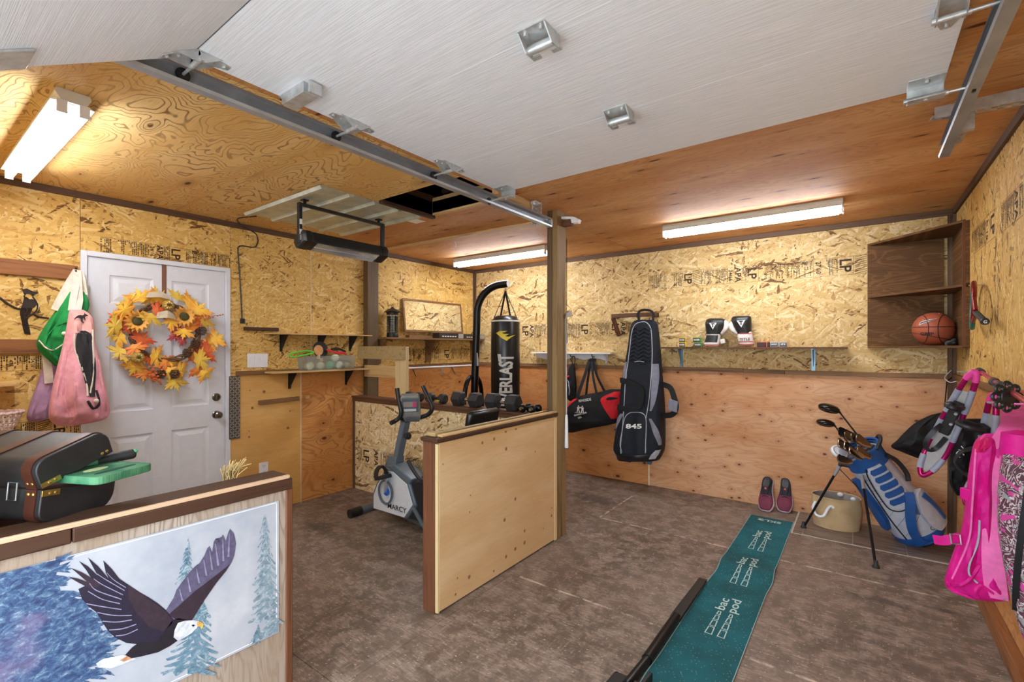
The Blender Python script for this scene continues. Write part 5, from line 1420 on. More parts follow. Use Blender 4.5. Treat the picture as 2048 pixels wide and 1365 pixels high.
# stabilisers, rail, seat
f0, f1 = PF(703, 1027, .036), PF(760, 1008, .036)
dS_ = (f1-f0).normalized()
wpart('front_foot', MB().tube([f0+dS_*.05, f0+dS_*.52], .03, 14), M['bikegrey'], bk)
wpart('foot_cap', MB().tube([f0-dS_*.02, f0+dS_*.09], .036, 14), M['black'], bk)
wpart('foot_cap', MB().tube([f0+dS_*.48, f0+dS_*.55], .036, 14), M['black'], bk)
wpart('bottom_rail', MB().bar(f0+dS_*.28, V(-1.98, YC, .05), .05, .03), M['bikegrey'], bk, bevel=.004)
wpart('rear_foot', MB().tube([V(-2.0, YC-.24, .036), V(-2.0, YC+.24, .036)], .03, 14), M['bikegrey'], bk)
wpart('rear_brace', MB().bar(PK(824, 1010, YS+.01), PK(850, 1056, YS+.01), .03, .02, (0, 1, 0)), M['bikegrey'], bk)
sc = PY(965, 836, YC); sc.x = min(sc.x, -2.03)
sx0, sx1 = PY(934, 850, YC).x, -1.985
wpart('seat', MB().loft([[V(sx0+.03+(h-0)*.25+math.cos(t)*.03, YC+k*.15, .80+h+math.sin(t)*.0) for t in (0, 1.57, 3.14, 4.71)] for (h, k) in ((0, -1), (0, 1))]) if False else MB().loft([[V(-2.05+u*.10+h*.18, YC-.02+w*.155*(1-.25*max(0, h-.10)/.1*0), .84+h) for (u, w) in ((-.28, -1), (.28, -1), (.28, 1), (-.28, 1))] for h in (0, .165)]), M['vinyl'], bk, bevel=.026)
wpart('seat_post', MB().cyl(V(sc.x-.04, YC, .85), V(-2.22, YC, .42), .026, n=14), M['bikegrey'], bk)
wpart('rear_frame', MB().bar(V(-2.22, YC, .44), PK(850, 985, YC), .06, .07), M['bikegrey'], bk, bevel=.006)
wpart('seat_handle', MB().tube(crv([PK(816, 922, YC-.12), PK(826, 940, YC-.12), PK(838, 956, YC-.12), PK(850, 962, YC-.12), PK(872, 955, YC-.08)], 5), .014, 10), M['black'], bk)
# maker's lettering on the side plate
o = PK(772, 1013, YS-.0055); r_ = (PK(806, 1028, YS-.0055)-o); r_.z = 0; r_.normalize()
b = MB(); write(b, 'MARCY', V(o.x+.022, YS-.0062, o.z-.008), V(1, 0, 0), V(0, 0, 1), .056, bold=.012, sx=1.15)
wpart('lettering', b, M['black'], bk, flat=True)
# ---------------------------------------------------------------- peg shelf with boxing bags
def bx(px, off=0): return PB(px, 700, off).x
pz = PB(1180, 706, .1).z
ps = thing('peg_shelf', 'white scalloped peg shelf right of the post', 'shelf', (bx(1170), YB, pz-.1))
xa, xb = bx(1075), bx(1216)
wpart('top_board', MB().box(xa-.02, bx(1222, .1), YB-.115, YB, pz-.014, pz), M['white'], ps, bevel=.003)
sc_ = [(xa, pz-.014), (xb, pz-.014), (xb, pz-.10)]
N_ = 40
for i in range(N_+1):
    f = i/N_; sc_.append((xb-.03-(xb-.03-xa)*f, pz-.085+.022*abs(math.sin(f*math.pi*3.5))))
wpart('apron', MB().prism([(x, YB-.016, z) for x, z in sc_], (0, .016, 0)), M['white'], ps, bevel=.001)
wpart('end_bracket', MB().prism([(xb-.022, YB-.10, pz-.014), (xb-.022, YB, pz-.014), (xb-.022, YB, pz-.125), (xb-.022, YB-.018, pz-.115), (xb-.022, YB-.035, pz-.06)], (.018, 0, 0)), M['white'], ps, bevel=.002)
for px in (1147, 1190):
    x = bx(px); wpart('hook', MB().tube(crv([V(x, YB-.016, pz-.045), V(x, YB-.05, pz-.05), V(x, YB-.065, pz-.075), V(x, YB-.06, pz-.10), V(x, YB-.035, pz-.105)], 4), .004, 8).tube(crv([V(x, YB-.05, pz-.05), V(x, YB-.075, pz-.035), V(x, YB-.08, pz-.015)], 4), .004, 8), M['blackm'], ps)
cloth('black', (34, 34, 35), .75); cloth('navy', (30, 33, 40), .6); cloth('red', (206, 34, 42), .6); cloth('grey', (128, 130, 142), .7); cloth('silver', (176, 180, 188), .5)
nb_ = thing('net_bag', 'small black net bag with red trim beside the post', 'bag', PB(1146, 800, .05))
B4 = Bag([(728, 1144, 1148, .01), (738, 1138, 1150, .03), (755, 1135, 1152, .04), (775, 1134, 1153, .045), (795, 1135, 1152, .03), (802, 1138, 1150, .01)], PB, .075, NB, seed=2, fold=.25)
wpart('body', B4.mesh(), CL['black'], nb_)
wpart('loop', MB().tube(crv([PB(1145, 730, .08), PB(1144, 718, .07), PB(1147, 713, .06), PB(1150, 718, .07), PB(1149, 730, .08)], 4), .005, 6), CL['black'], nb_)
wpart('trim', B4.line([(-.4, 760), (0, 770), (.1, 780), (-.2, 790)], .006), CL['silver'], nb_)
wpart('trim', B4.line([(-.6, 757), (-.2, 752)], .010), CL['red'], nb_)
df = thing('gym_bag', 'black and red boxing duffel hung by its straps', 'bag', PB(1190, 850, .1))
B5 = Bag([(779, 1222, 1246, .03), (785, 1196, 1247, .07), (793, 1160, 1247, .10), (805, 1142, 1246, .12), (822, 1136, 1244, .13), (838, 1135, 1240, .13), (848, 1135, 1228, .12), (857, 1135, 1182, .09), (865, 1137, 1150, .03)], PB, .135, NB, seed=4, fold=.07, k=3, nseg=40)
wpart('body', B5.mesh(), CL['black'], df)
wpart('red_panel', B5.patch([(783, .35, .95), (795, .25, .96), (808, .42, .97), (822, .62, .97), (836, .80, .98)], .003, 8), CL['red'], df)
wpart('red_panel', B5.patch([(797, -.95, -.72), (804, -.97, -.78), (812, -.98, -.88)], .003, 4), CL['red'], df)
wpart('opening', B5.patch([(793, .52, .72), (796, .48, .9), (799, .55, .7)], .006, 5), CL['black'], df)
hkp = V(bx(1190), YB-.062, pz-.092)
for (px, py, dx) in ((1154, 796, -.05), (1172, 793, -.02), (1193, 787, .0), (1209, 783, .03)):
    e = PB(px, py, .24 if px in (1154, 1193) else .16)
    wpart('strap', MB().strap(crv([e, e.lerp(hkp, .5)+V(0, -.03, 0), hkp+V(dx*.5, -.012, .012)], 5), .036 if px == 1154 else .026, .004, NB), CL['black'], df)
wpart('strap_wrap', MB().strap(crv([hkp+V(-.035, -.016, 0), hkp+V(0, -.022, .016), hkp+V(.05, -.016, .01)], 4), .03, .006, NB), CL['black'], df)
def on5(x, y): return B5.at(x, y, .006)
def word(b, s, f, x0, x1, y0, y1, sz, **kw):
    A, Bp = on5(x0, y0), on5(x1, y1); r_ = (Bp-A).normalized(); gp, gf_ = glyphs(s, 1.0, .03)
    w = max(p[0] for p in gp); k = (Bp-A).length/w; up = V(0, 0, 1)-r_*r_.z
    # follow the cloth: place each vertex on the chord, pushed out
    b.add([A + r_*p[0]*k + up*p[1]*k*sz + V(0, -.006-.02*math.sin(math.pi*min(1, max(0, p[0]/w)))*0, 0) for p in gp], gf_)
b = MB(); word(b, 'RINGSIDE', 0, -.50, -.06, 803, 799.5, 1.1); word(b, 'BOXING CLUB', 0, -.48, -.04, 830, 824, 1.1); word(b, 'USA', 0, -.33, -.20, 835, 833, 1.1)
A = on5(-.28, 822)+V(0, -.008, 0)
for (mx, sgn) in ((-.022, 1), (.022, -1)):   # two boxers squaring up
    o = A + V(mx, 0, 0)
    def pp(L): b.prism([o + V(sgn*x, 0, z) for x, z in L], V(0, -.001, 0))
    pp([(-.010, .062), (-.002, .070), (.006, .066), (.006, .056), (-.004, .054)])
    pp([(-.018, .050), (.010, .052), (.008, .022), (-.014, .024)])
    pp([(.004, .048), (.026, .056), (.028, .048), (.008, .038)])
    pp([(-.014, .024), (-.002, .024), (-.014, -.004), (-.024, -.008)])
    pp([(-.002, .024), (.008, .022), (.016, .004), (.012, -.010), (.006, -.008)])
b.prism([A+V(-.07, 0, -.014), A+V(.075, 0, -.004), A+V(.075, 0, -.001), A+V(-.07, 0, -.011)], V(0, -.001, 0))
wpart('print', b, M['print'], df, flat=True)
# club hanging by the post, grip down
gc = thing('golf_club', 'golf club hanging grip down beside the post', 'golf club', PX(1133, 896, -1.783))
X_ = -1.785; Y_ = PX(1133, 860, X_).y; zz = PX(1134, 896, X_).z
wpart('grip', MB().lathe([(0, 0), (.013, 0), (.0145, .01), (.011, .22), (.009, .25)], (X_, Y_, zz), (0, 0, 1), 14, False), M['white'], gc)
wpart('butt', MB().lathe([(0, -.006), (.012, -.006), (.0135, .004)], (X_, Y_, zz), (0, 0, 1), 14, False), M['black'], gc)
wpart('shaft', MB().cyl((X_, Y_, zz+.24), (X_-.004, Y_, zz+1.0), .0055, .004, 10), M['steel_d'], gc)
wpart('head', MB().loft([[(X_-.006+u*.0, Y_+dy, zz+1.0+h) for (dy, h) in ((-.006, 0), (.006, 0), (.006, .012), (-.006, .012))] for u in (0, 1)]).prism([(X_-.004, Y_-.006, zz+.985), (X_-.004, Y_+.07, zz+.995), (X_-.004, Y_+.075, zz+1.045), (X_-.004, Y_-.006, zz+1.015)], V(.008, 0, 0)), M['steel_d'], gc)
single('hanging_string', MB().tube([V(-1.797, 3.127, 2.25), V(-1.797, 3.127, 1.7), V(-1.794, 3.129, 1.45)], .003, 6), M['black'], 'thin black string down the right side of the post', 'string')

# ---------------------------------------------------------------- hanging bracket and travel bag
hb = thing('hanger_bracket', 'brown wooden bracket that carries the golf travel bag', 'bracket', PB(1262, 632, 0))
zB = PB(1262, 631, .12).z
wpart('bar', MB().box(bx(1224, .12), bx(1312, .12), YB-.14, YB-.10, zB-.02, zB+.02), M['stain_x'], hb, bevel=.003)
for px in (1227, 1306):
    x = bx(px, .12); wpart('arm', MB().box(x-.02, x+.02, YB-.10, YB, zB-.02, zB+.02), M['stain_y'], hb, bevel=.003)
wpart('brace', MB().bar(PB(1226, 636, .12), PB(1238, 672, .012), .03, .04, (1, 0, 0)), M['stain_z'], hb, bevel=.003)
tb = thing('golf_travel_bag', 'black padded golf travel bag hanging on the back wall', 'golf bag', PB(1280, 920, .1))
B6 = Bag([(640, 1274, 1306, .03), (646, 1266, 1313, .06), (660, 1262, 1316, .07), (700, 1257, 1320, .085), (730, 1252, 1322, .095), (760, 1247, 1324, .11), (800, 1243, 1327, .125), (835, 1238, 1328, .14), (870, 1234, 1328, .15), (898, 1231, 1327, .15), (912, 1237, 1322, .14), (920, 1240, 1318, .10)], PB, .25, NB, seed=1, fold=.06, k=4, nseg=40, back=.9, power=.6)
wpart('body', B6.mesh(), CL['navy'], tb)
for i in range(9):
    y = 658 + i*7.6
    wpart('padded_rib', B6.line([(-.62, y+2), (-.40, y-2), (-.12, y+4), (.2, y-2), (.5, y+3), (.62, y)], .0105, -.001, 8), CL['navy'], tb)
wpart('piping', B6.line([(-.42, 900), (-.55, 880), (-.52, 850), (-.62, 800), (-.70, 740), (-.74, 700), (-.72, 665), (-.55, 650), (-.1, 645), (.35, 646), (.64, 658), (.70, 690), (.68, 730), (.62, 770), (.45, 830), (.42, 850), (.50, 900)], .0045, .0), CL['silver'], tb)
wpart('grey_panel', B6.patch([(724, -.98, -.80), (740, -.99, -.72), (752, -.98, -.62), (760, -.9, -.66)], .002, 4), CL['grey'], tb)
wpart('grey_panel', B6.patch([(728, .70, .97), (760, .68, .96), (800, .62, .82), (820, .58, .66)], .002, 4), CL['grey'], tb)
wpart('grey_panel', B6.patch([(825, -.72, -.55), (840, -.92, -.68), (855, -.98, -.86), (868, -.99, -.94)], .002, 4), CL['grey'], tb)
wpart('grey_panel', B6.patch([(835, .55, .66), (855, .70, .90), (875, .86, .98), (888, .94, .99)], .002, 4), CL['grey'], tb)
pk6 = wpart('pocket', B6.patch([(824, -.25, .25), (828, -.42, .42), (850, -.48, .46), (880, -.48, .48), (902, -.40, .46)], .012, 10, .012), CL['navy'], tb)
wpart('pocket_piping', B6.line([(-.46, 902), (-.50, 870), (-.46, 835), (-.3, 824), (0, 822), (.3, 824), (.46, 835), (.48, 870), (.50, 902)], .004, .012), CL['silver'], pk6)
wpart('bottom_boot', B6.patch([(905, -.97, .97), (912, -.98, .98), (918, -.96, .96)], .006, 12, .008), M['black'], tb)
wpart('corner_guard', B6.patch([(897, -.99, -.93), (906, -.98, -.80), (913, -.95, -.88)], .010, 4), CL['silver'], tb)
wpart('corner_guard', B6.patch([(897, .86, .99), (906, .72, .97), (915, .66, .92)], .010, 4), CL['silver'], tb)
hl = crv([B6.at(-.95, 760, .02), B6.at(-.7, 760, .05), B6.at(-.2, 766, .055), B6.at(.22, 776, .05), B6.at(.28, 795, .05), B6.at(.15, 812, .045), B6.at(-.4, 815, .05), B6.at(-.9, 812, .03)], 5)
wpart('side_handle', MB().strap(hl, .05, .016, NB), CL['black'], tb)
ho = crv([PB(1322, 768, .27), PB(1340, 776, .31), PB(1348, 795, .33), PB(1352, 815, .34), PB(1345, 829, .33), PB(1326, 832, .29)], 5)
wpart('side_handle', MB().strap(ho, .05, .016, V(.3, -1, 0)), CL['black'], tb)
wpart('handle_pad', MB().obox(PB(1346, 812, .345), V(.040, .01, -.012), V(.004, 0, .052), V(0, -.012, 0)), CL['grey'], tb, bevel=.006)
tp = [PB(1278, 641, .25), PB(1276, 628, .21), PB(1283, 621, .15), PB(1298, 621, .15), PB(1306, 627, .21), PB(1306, 641, .25)]
wpart('top_handle', MB().tube(crv(tp, 5), .012, 10), CL['black'], tb)
for (px, py) in ((1257, 920), (1298, 924)):
    p = PB(px, py, .22); wpart('wheel', MB().cyl(p+V(-.012, 0, .008), p+V(.022, 0, .008), .034, n=20), mat('wheel_blue', (72, 104, 128), .5), tb)
o, o2 = B6.at(-.34, 851, .026), B6.at(.34, 851, .026)
gp, gf_ = glyphs('845', 1.0, .03); w_ = max(p[0] for p in gp); k_ = (o2-o).length/w_
b = MB(); b.add([o.lerp(o2, p[0]/w_) + V(0, -.006, p[1]*k_*.55-.008) for p in gp], gf_)
wpart('number', b, M['print'], pk6, flat=True)
wpart('brand_tag', B6.line([(-.28, 724), (.0, 722.5), (.28, 724)], .003, .016), CL['silver'], tb)

# ---------------------------------------------------------------- glove shelf
dG = .16; zG = 1.421
gs = thing('wall_shelf', 'long thin shelf holding boxing gloves and hand wraps', 'shelf', (bx(1500), YB-.08, zG))
x0_, x1_ = bx(1322, dG), bx(1694, dG)
wpart('board', MB().box(x0_, x1_, YB-dG, YB, zG-.014, zG), M['stain_x'], gs, bevel=.001)
M['bluebr'] = mat('blue_grey_metal', (112, 140, 156), .35, .6)
for px in (1363, 1627):
    x = bx(px); z = zG-.014
    b = MB().box(x-.014, x-.008, YB-.006, YB, z-.185, z).box(x+.008, x+.014, YB-.012, YB, z-.185, z).box(x-.014, x+.014, YB-.004, YB, z-.185, z).box(x-.010, x+.010, YB-dG*.8, YB, z-.005, z)
    b.prism([(x-.002, YB-.004, z-.005), (x-.002, YB-dG*.7, z-.005), (x-.002, YB-.004, z-.15)], (.004, 0, 0))
    wpart('bracket', b, M['bluebr'], gs)
cols = {'yellow': (226, 188, 40), 'green': (98, 150, 60), 'red': (184, 36, 38), 'white': (214, 210, 206)}
for k in cols: M['w_'+k] = mat('wrap_'+k, cols[k], .8, bump=.3)
def wrap(px, py, w, c, lab, off=.10, txt=None, d=.05):
    p = PB(px, py, off); h = .045
    t = thing('hand_wrap', lab, 'hand wrap', (p.x, p.y, p.z-h/2), group='packed hand wraps on the shelf')
    part('roll', MB().loft([[(math.copysign(abs(math.cos(a))**.5, math.cos(a))*w/2*s, math.copysign(abs(math.sin(a))**.5, math.sin(a))*d/2*s, z) for a in [2*math.pi*q/20 for q in range(20)]] for (z, s) in ((0, .94), (.004, 1), (h-.004, 1), (h, .94))]), M['w_'+c], t)
    lb_ = part('label_band', MB().box(-w*.42, w*.42, -d/2-.0025, -d/2+.002, .006, h-.006), M['boxblack'], t)
    if txt:
        b_ = MB(); write(b_, txt, (0, -d/2-.0032, h*.36), V(1, 0, 0), V(0, 0, 1), .022, align='CENTER', bold=.03, sx=min(1, w*.78/(.022*.6*len(txt))))
        flatmesh('label_text', b_, M['print'], lb_)
    return p
zrow = zG+.0225
def pyz(z, px): 
    p = PB(px, 690, .10); t = FW.dot(p-EYE); return HOR-(z-EYE.z)/t*FOC
T2 = 'RINGSIDE'
wrap(1366, pyz(zrow, 1366), .066, 'yellow', 'yellow packed hand wrap at the bottom of the left stack', txt=T2)
wrap(1366, pyz(zrow+.046, 1366), .066, 'yellow', 'yellow packed hand wrap at the top of the left stack', txt=T2)
wrap(1397, pyz(zrow, 1397), .076, 'green', 'green packed hand wrap at the bottom of its stack', txt=T2)
wrap(1395, pyz(zrow+.046, 1395), .076, 'green', 'green packed hand wrap at the top of its stack', txt=T2)
wrap(1523, pyz(zrow, 1523), .072, 'red', 'red packed hand wrap next to the right glove', .09, d=.05)
wrap(1543, pyz(zrow, 1543), .066, 'red', 'red packed hand wrap behind the white ones', .055, d=.05)
wrap(1549, pyz(zrow, 1549), .064, 'white', 'white packed hand wrap, left of the pair', .12, txt=T2, d=.045)
wrap(1567, pyz(zrow, 1567), .058, 'white', 'white packed hand wrap at the right end of the row', .12, txt='SIDE', d=.045)
M['leather_b'] = mat('black_leather', (34, 33, 32), .38, bump=.15); M['leather_w'] = mat('white_leather', (224, 216, 206), .45); M['leather_r'] = mat('red_leather', (176, 38, 48), .45)
def glove(rows, cuff, thumb, tri, lab, kind):
    t = thing('boxing_glove', lab, 'boxing glove', (bx((rows[0][1]+rows[0][2])/2, .09), YB-.09, zG), group='pair of boxing gloves')
    G = Bag(rows, PB, .085, NB, seed=3, fold=.03, nseg=28, back=.9, power=.8)
    wpart('mitt', G.mesh(), M['leather_b'], t)
    C_ = Bag(cuff, PB, .085, NB, seed=2, fold=.02, nseg=28, back=.9, power=.75)
    wpart('cuff', C_.mesh(), M['leather_w'], t)
    wpart('thumb', MB().tube(crv([PB(x, y, o_) for (x, y, o_) in thumb], 5), [.012+.010*math.sin(math.pi*min(1, i/(5*(len(thumb)-1))*.9+.1)) for i in range(5*(len(thumb)-1)+1)], 12), M['leather_w'], t)
    ce = (tri[0]); s = tri[1]
    c_ = G.at(ce[0], ce[1], .003)
    b_ = MB(); ti = tri[2]
    rr_ = V(math.cos(ti), 0, math.sin(ti)); uu = V(-math.sin(ti), 0, math.cos(ti))
    b_.add([c_+rr_*-s+uu*s*.8, c_+rr_*s+uu*s*.8, c_-uu*s], [(0, 1, 2)]); wpart('triangle', b_, M['print'], t, flat=True)
    b_ = MB(); write(b_, 'T', c_+V(0, -.0012, 0)-uu*s*.32, rr_, uu, s*1.35, align='CENTER', bold=.05); wpart('letter', b_, M['leather_b'], t, flat=True)
    if kind == 'black':
        wpart('cuff_band', C_.patch([(671, -.92, .75), (678, -.93, .76), (685, -.92, .76)], .002, 8), M['leather_b'], t)
        wpart('strap_end', MB().obox(PB(1446, 683, .07), V(.020, 0, .004), V(0, .02, 0), V(-.004, 0, .022)), M['leather_w'], t, bevel=.004)
    else:
        for (a, c2) in ((668, .95), (684, .95)): wpart('red_edge', C_.line([(-c2, a), (0, a), (c2, a)], .0035, .0), M['leather_r'], t)
        o1, o2_ = C_.at(-.62, 680, .006), C_.at(.72, 679, .006)
        gp2, gf2 = glyphs('TITLE', 1.0, .03); w2 = max(p[0] for p in gp2)
        b_ = MB(); kk = (o2_-o1).length/w2; b_.add([o1.lerp(o2_, p[0]/w2)+V(0, -.008, p[1]*kk*.95-.010) for p in gp2], gf2); wpart('lettering', b_, M['leather_b'], t, flat=True)
    wpart('hem', C_.line([(-.98, cuff[-1][0]-2), (0, cuff[-1][0]-1.5), (.98, cuff[-1][0]-2)], .005, -.002), M['leather_r'], t)
glove([(637, 1420, 1444, .02), (640, 1414, 1450, .05), (648, 1411, 1453, .065), (658, 1412, 1449, .06), (669, 1413, 1443, .05)],
      [(666, 1414, 1443, .045), (678, 1412, 1441, .048), (688, 1408, 1439, .05), (692, 1409, 1438, .045)],
      [(1450, 643, .10), (1453, 650, .12), (1450, 660, .125), (1443, 668, .11)], ((-.1, 652.5), .034, 0), 'boxing glove with a black cuff, left of the pair', 'black')
glove([(632, 1474, 1499, .02), (635, 1465, 1502, .05), (645, 1463, 1503, .065), (656, 1468, 1503, .06), (667, 1474, 1503, .05)],
      [(664, 1474, 1504, .045), (675, 1475, 1506, .05), (686, 1478, 1508, .05), (691, 1480, 1507, .045)],
      [(1466, 644, .10), (1462, 652, .12), (1466, 661, .125), (1473, 668, .11)], ((.1, 648), .036, R(3)), 'boxing glove with a white lettered cuff, right of the pair', 'white')

# ---------------------------------------------------------------- triangular corner unit with ball
cu = thing('corner_shelf', 'brown plywood corner shelf unit in the right corner', 'shelf', (.3, 4.5, zG))
XA, YA = .045, 4.16; th_ = .018
wpart('back_panel', MB().box(XA, .497, YB-.018, YB, zG, 2.236), M['ply_k'], cu, bevel=.001)
wpart('side_panel', MB().box(XR-.02, XR, YA, YB-.05, zG, 2.236), M['ply_k'], cu, bevel=.001)
wpart('front_edge', MB().box(XR-.034, XR-.02, YA, YA+.03, zG, 2.236), M['stain_z'], cu, bevel=.001)
for z in (zG-.006, 1.812, 2.228):
    wpart('shelf', MB().prism([(XA, YB-.018, z), (XA+.012, YB-.03, z), (XR-.02, YA+.005, z), (XR-.02, YB-.05, z), (XR-.045, YB-.018, z)], (0, 0, .016)), M['ply_k'], cu)
bc_ = V(.420, 4.525, zG+.010+.119)
bb = thing('basketball', 'orange basketball on the corner shelf', 'ball', (bc_.x, bc_.y, zG+.010))
n = NT('ball_rubber'); v = n.vor(n.obj(), 260, dim='3D'); n.col(lin((170, 86, 58))); n.rough(.55); n.bump(v.outputs['Distance'], .4, .001); M['bball'] = n.m
RB = .119; cb_ = V(0, 0, RB)
part('cover', MB().ball(cb_, RB, 40, 24), M['bball'], bb)
tv = (EYE-bc_).normalized(); sr = V(0, 0, 1).cross(tv).normalized(); uv_ = tv.cross(sr)
def sph(a, b_, r=RB+.0006): # lon, lat in the viewer's frame
    return cb_ + (tv*math.cos(a)*math.cos(b_) + sr*math.sin(a)*math.cos(b_) + uv_*math.sin(b_))*r
M['seamb'] = M['black']
part('seam', MB().tube([sph(R(a), R(8)+.0*a) for a in range(0, 360, 9)], .0022, 6, True), M['black'], bb)
for (c0_, ang_) in ((R(-20), R(58)), (R(160), R(58))):
    ax = (tv*math.sin(R(20)) + sr*math.cos(R(20))).normalized() if c0_ > 0 else -(tv*math.sin(R(-20)) + sr*math.cos(R(20))).normalized()
    e1_ = ax.orthogonal().normalized(); e2_ = ax.cross(e1_)
    part('seam', MB().tube([cb_ + (ax*math.cos(ang_) + (e1_*math.cos(t)+e2_*math.sin(t))*math.sin(ang_))*(RB+.0006) for t in [2*math.pi*q/40 for q in range(40)]], .0022, 6, True), M['black'], bb)
ax = (uv_*.96+sr*.25).normalized(); e1_ = ax.orthogonal().normalized(); e2_ = ax.cross(e1_)
part('seam', MB().tube([cb_ + (ax*-.42 + (e1_*math.cos(t)+e2_*math.sin(t))*.907)*(RB+.0006) for t in [2*math.pi*q/40 for q in range(40)]], .0022, 6, True), M['black'], bb)
gp, gf_ = glyphs('GRIP', 1.0, .03); w_ = max(p[0] for p in gp)
gp2, gf2 = sliced([(-36+p[0]/w_*38, -21+p[1]*15) for p in gp], gf_, 4)
flatmesh('lettering', MB().add([sph(R(x), R(y), RB+.002) for x, y in gp2], gf2), M['black'], bb)
sw = [(-38, 18), (-36, 24), (-33, 26), (-24, 28.5), (-8, 33), (10, 37), (-8, 30), (-24, 24), (-32, 20.5), (-35, 18.5)]
def sphpoly(pts, r):
    p_, f_ = sliced(pts, [tuple(range(len(pts)))], 4); return MB().add([sph(R(x), R(y), r) for x, y in p_], f_)
flatmesh('swoosh', sphpoly(sw, RB+.0036), M['black'], bb)
flatmesh('swoosh_edge', sphpoly([(-41, 15), (-39, 25), (-31, 30), (-8, 35.5), (16, 39.5), (-8, 28.5), (-24, 22), (-33, 17), (-37, 15)], RB+.0024), M['print'], bb)
single('ball_pump', MB().tube([V(.47, 4.36, zG+.02), V(.50, 4.40, zG+.035), V(.525, 4.46, zG+.05)], [.008, .010, .012], 10).ball((.50, 4.43, zG+.028), (.03, .04, .018), 12, 8), mat('grey_pump', (84, 90, 94), .5), 'small grey pump beside the basketball', 'pump')

# ---------------------------------------------------------------- tennis racket on the right wall
XK = .515
hc = PX(1946, 611, XK); he = PX(1992, 653, XK); L_ = (he-hc).normalized(); W_ = V(1, 0, 0).cross(L_).normalized(); W_ = W_ if W_.z > 0 else -W_
rk = thing('tennis_racket', 'red and teal tennis racket hung on the right wall', 'racket', (XK, hc.y, hc.z-.14))
M['rk_red'] = mat('racket_red', (128, 22, 28), .3, .2); M['rk_teal'] = mat('racket_teal', (20, 120, 112), .3, .2); M['rk_white'] = mat('racket_string', (216, 210, 200), .5)
def el(t, k=1.0): return hc + L_*(math.cos(t)*.165*k) + W_*(math.sin(t)*.128*k) + V(-.02*math.cos(t), 0, 0)
wpart('frame', MB().tube([el(R(a)) for a in range(-30, 151, 6)], .0115, 10), M['rk_red'], rk)
wpart('frame', MB().tube([el(R(a)) for a in range(150, 331, 6)], .0115, 10), M['rk_teal'], rk)
b = MB()
for i in range(-7, 8):
    f = i/8; h = math.sqrt(1-f*f)
    b.cyl(hc+L_*f*.165-W_*h*.128+V(-.02*f, 0, 0), hc+L_*f*.165+W_*h*.128+V(-.02*f, 0, 0), .0011, n=4); b.cyl(hc+W_*f*.128-L_*h*.165+V(.02*h, 0, 0), hc+W_*f*.128+L_*h*.165-V(.02*h, 0, 0), .0011, n=4)
wpart('strings', b, M['rk_white'], rk)
for s in (-1, 1): wpart('throat', MB().tube([el(R(s*32)), hc+L_*.235+W_*s*.014+V(-.022, 0, 0)], .010, 10), M['rk_red'], rk)
wpart('handle', MB().lathe([(.012, .22), (.0145, .25), (.0150, .42), (.0175, .45), (.0175, .46)], hc+V(-.02, 0, 0), L_, 8), mat('racket_grip', (46, 44, 38), .7, bump=.4), rk)
wpart('butt_cap', MB().lathe([(.0178, .455), (.018, .468), (.015, .472), (0, .472)], hc+V(-.02, 0, 0), L_, 16), M['black'], rk)
b = MB(); write(b, 'G', hc+V(-.02, 0, 0)+L_*.4735-W_*.007, V(1, 0, 0) if L_.y > 0 else V(-1, 0, 0)*-1, W_, .020, align='CENTER', bold=.03); wpart('mark', b, M['print'], rk, flat=True)
wpart('nail', MB().cyl(hc+W_*.115+V(-.02, 0, 0), V(XR, hc.y, hc.z+.115), .003, n=6), M['steel'], rk)
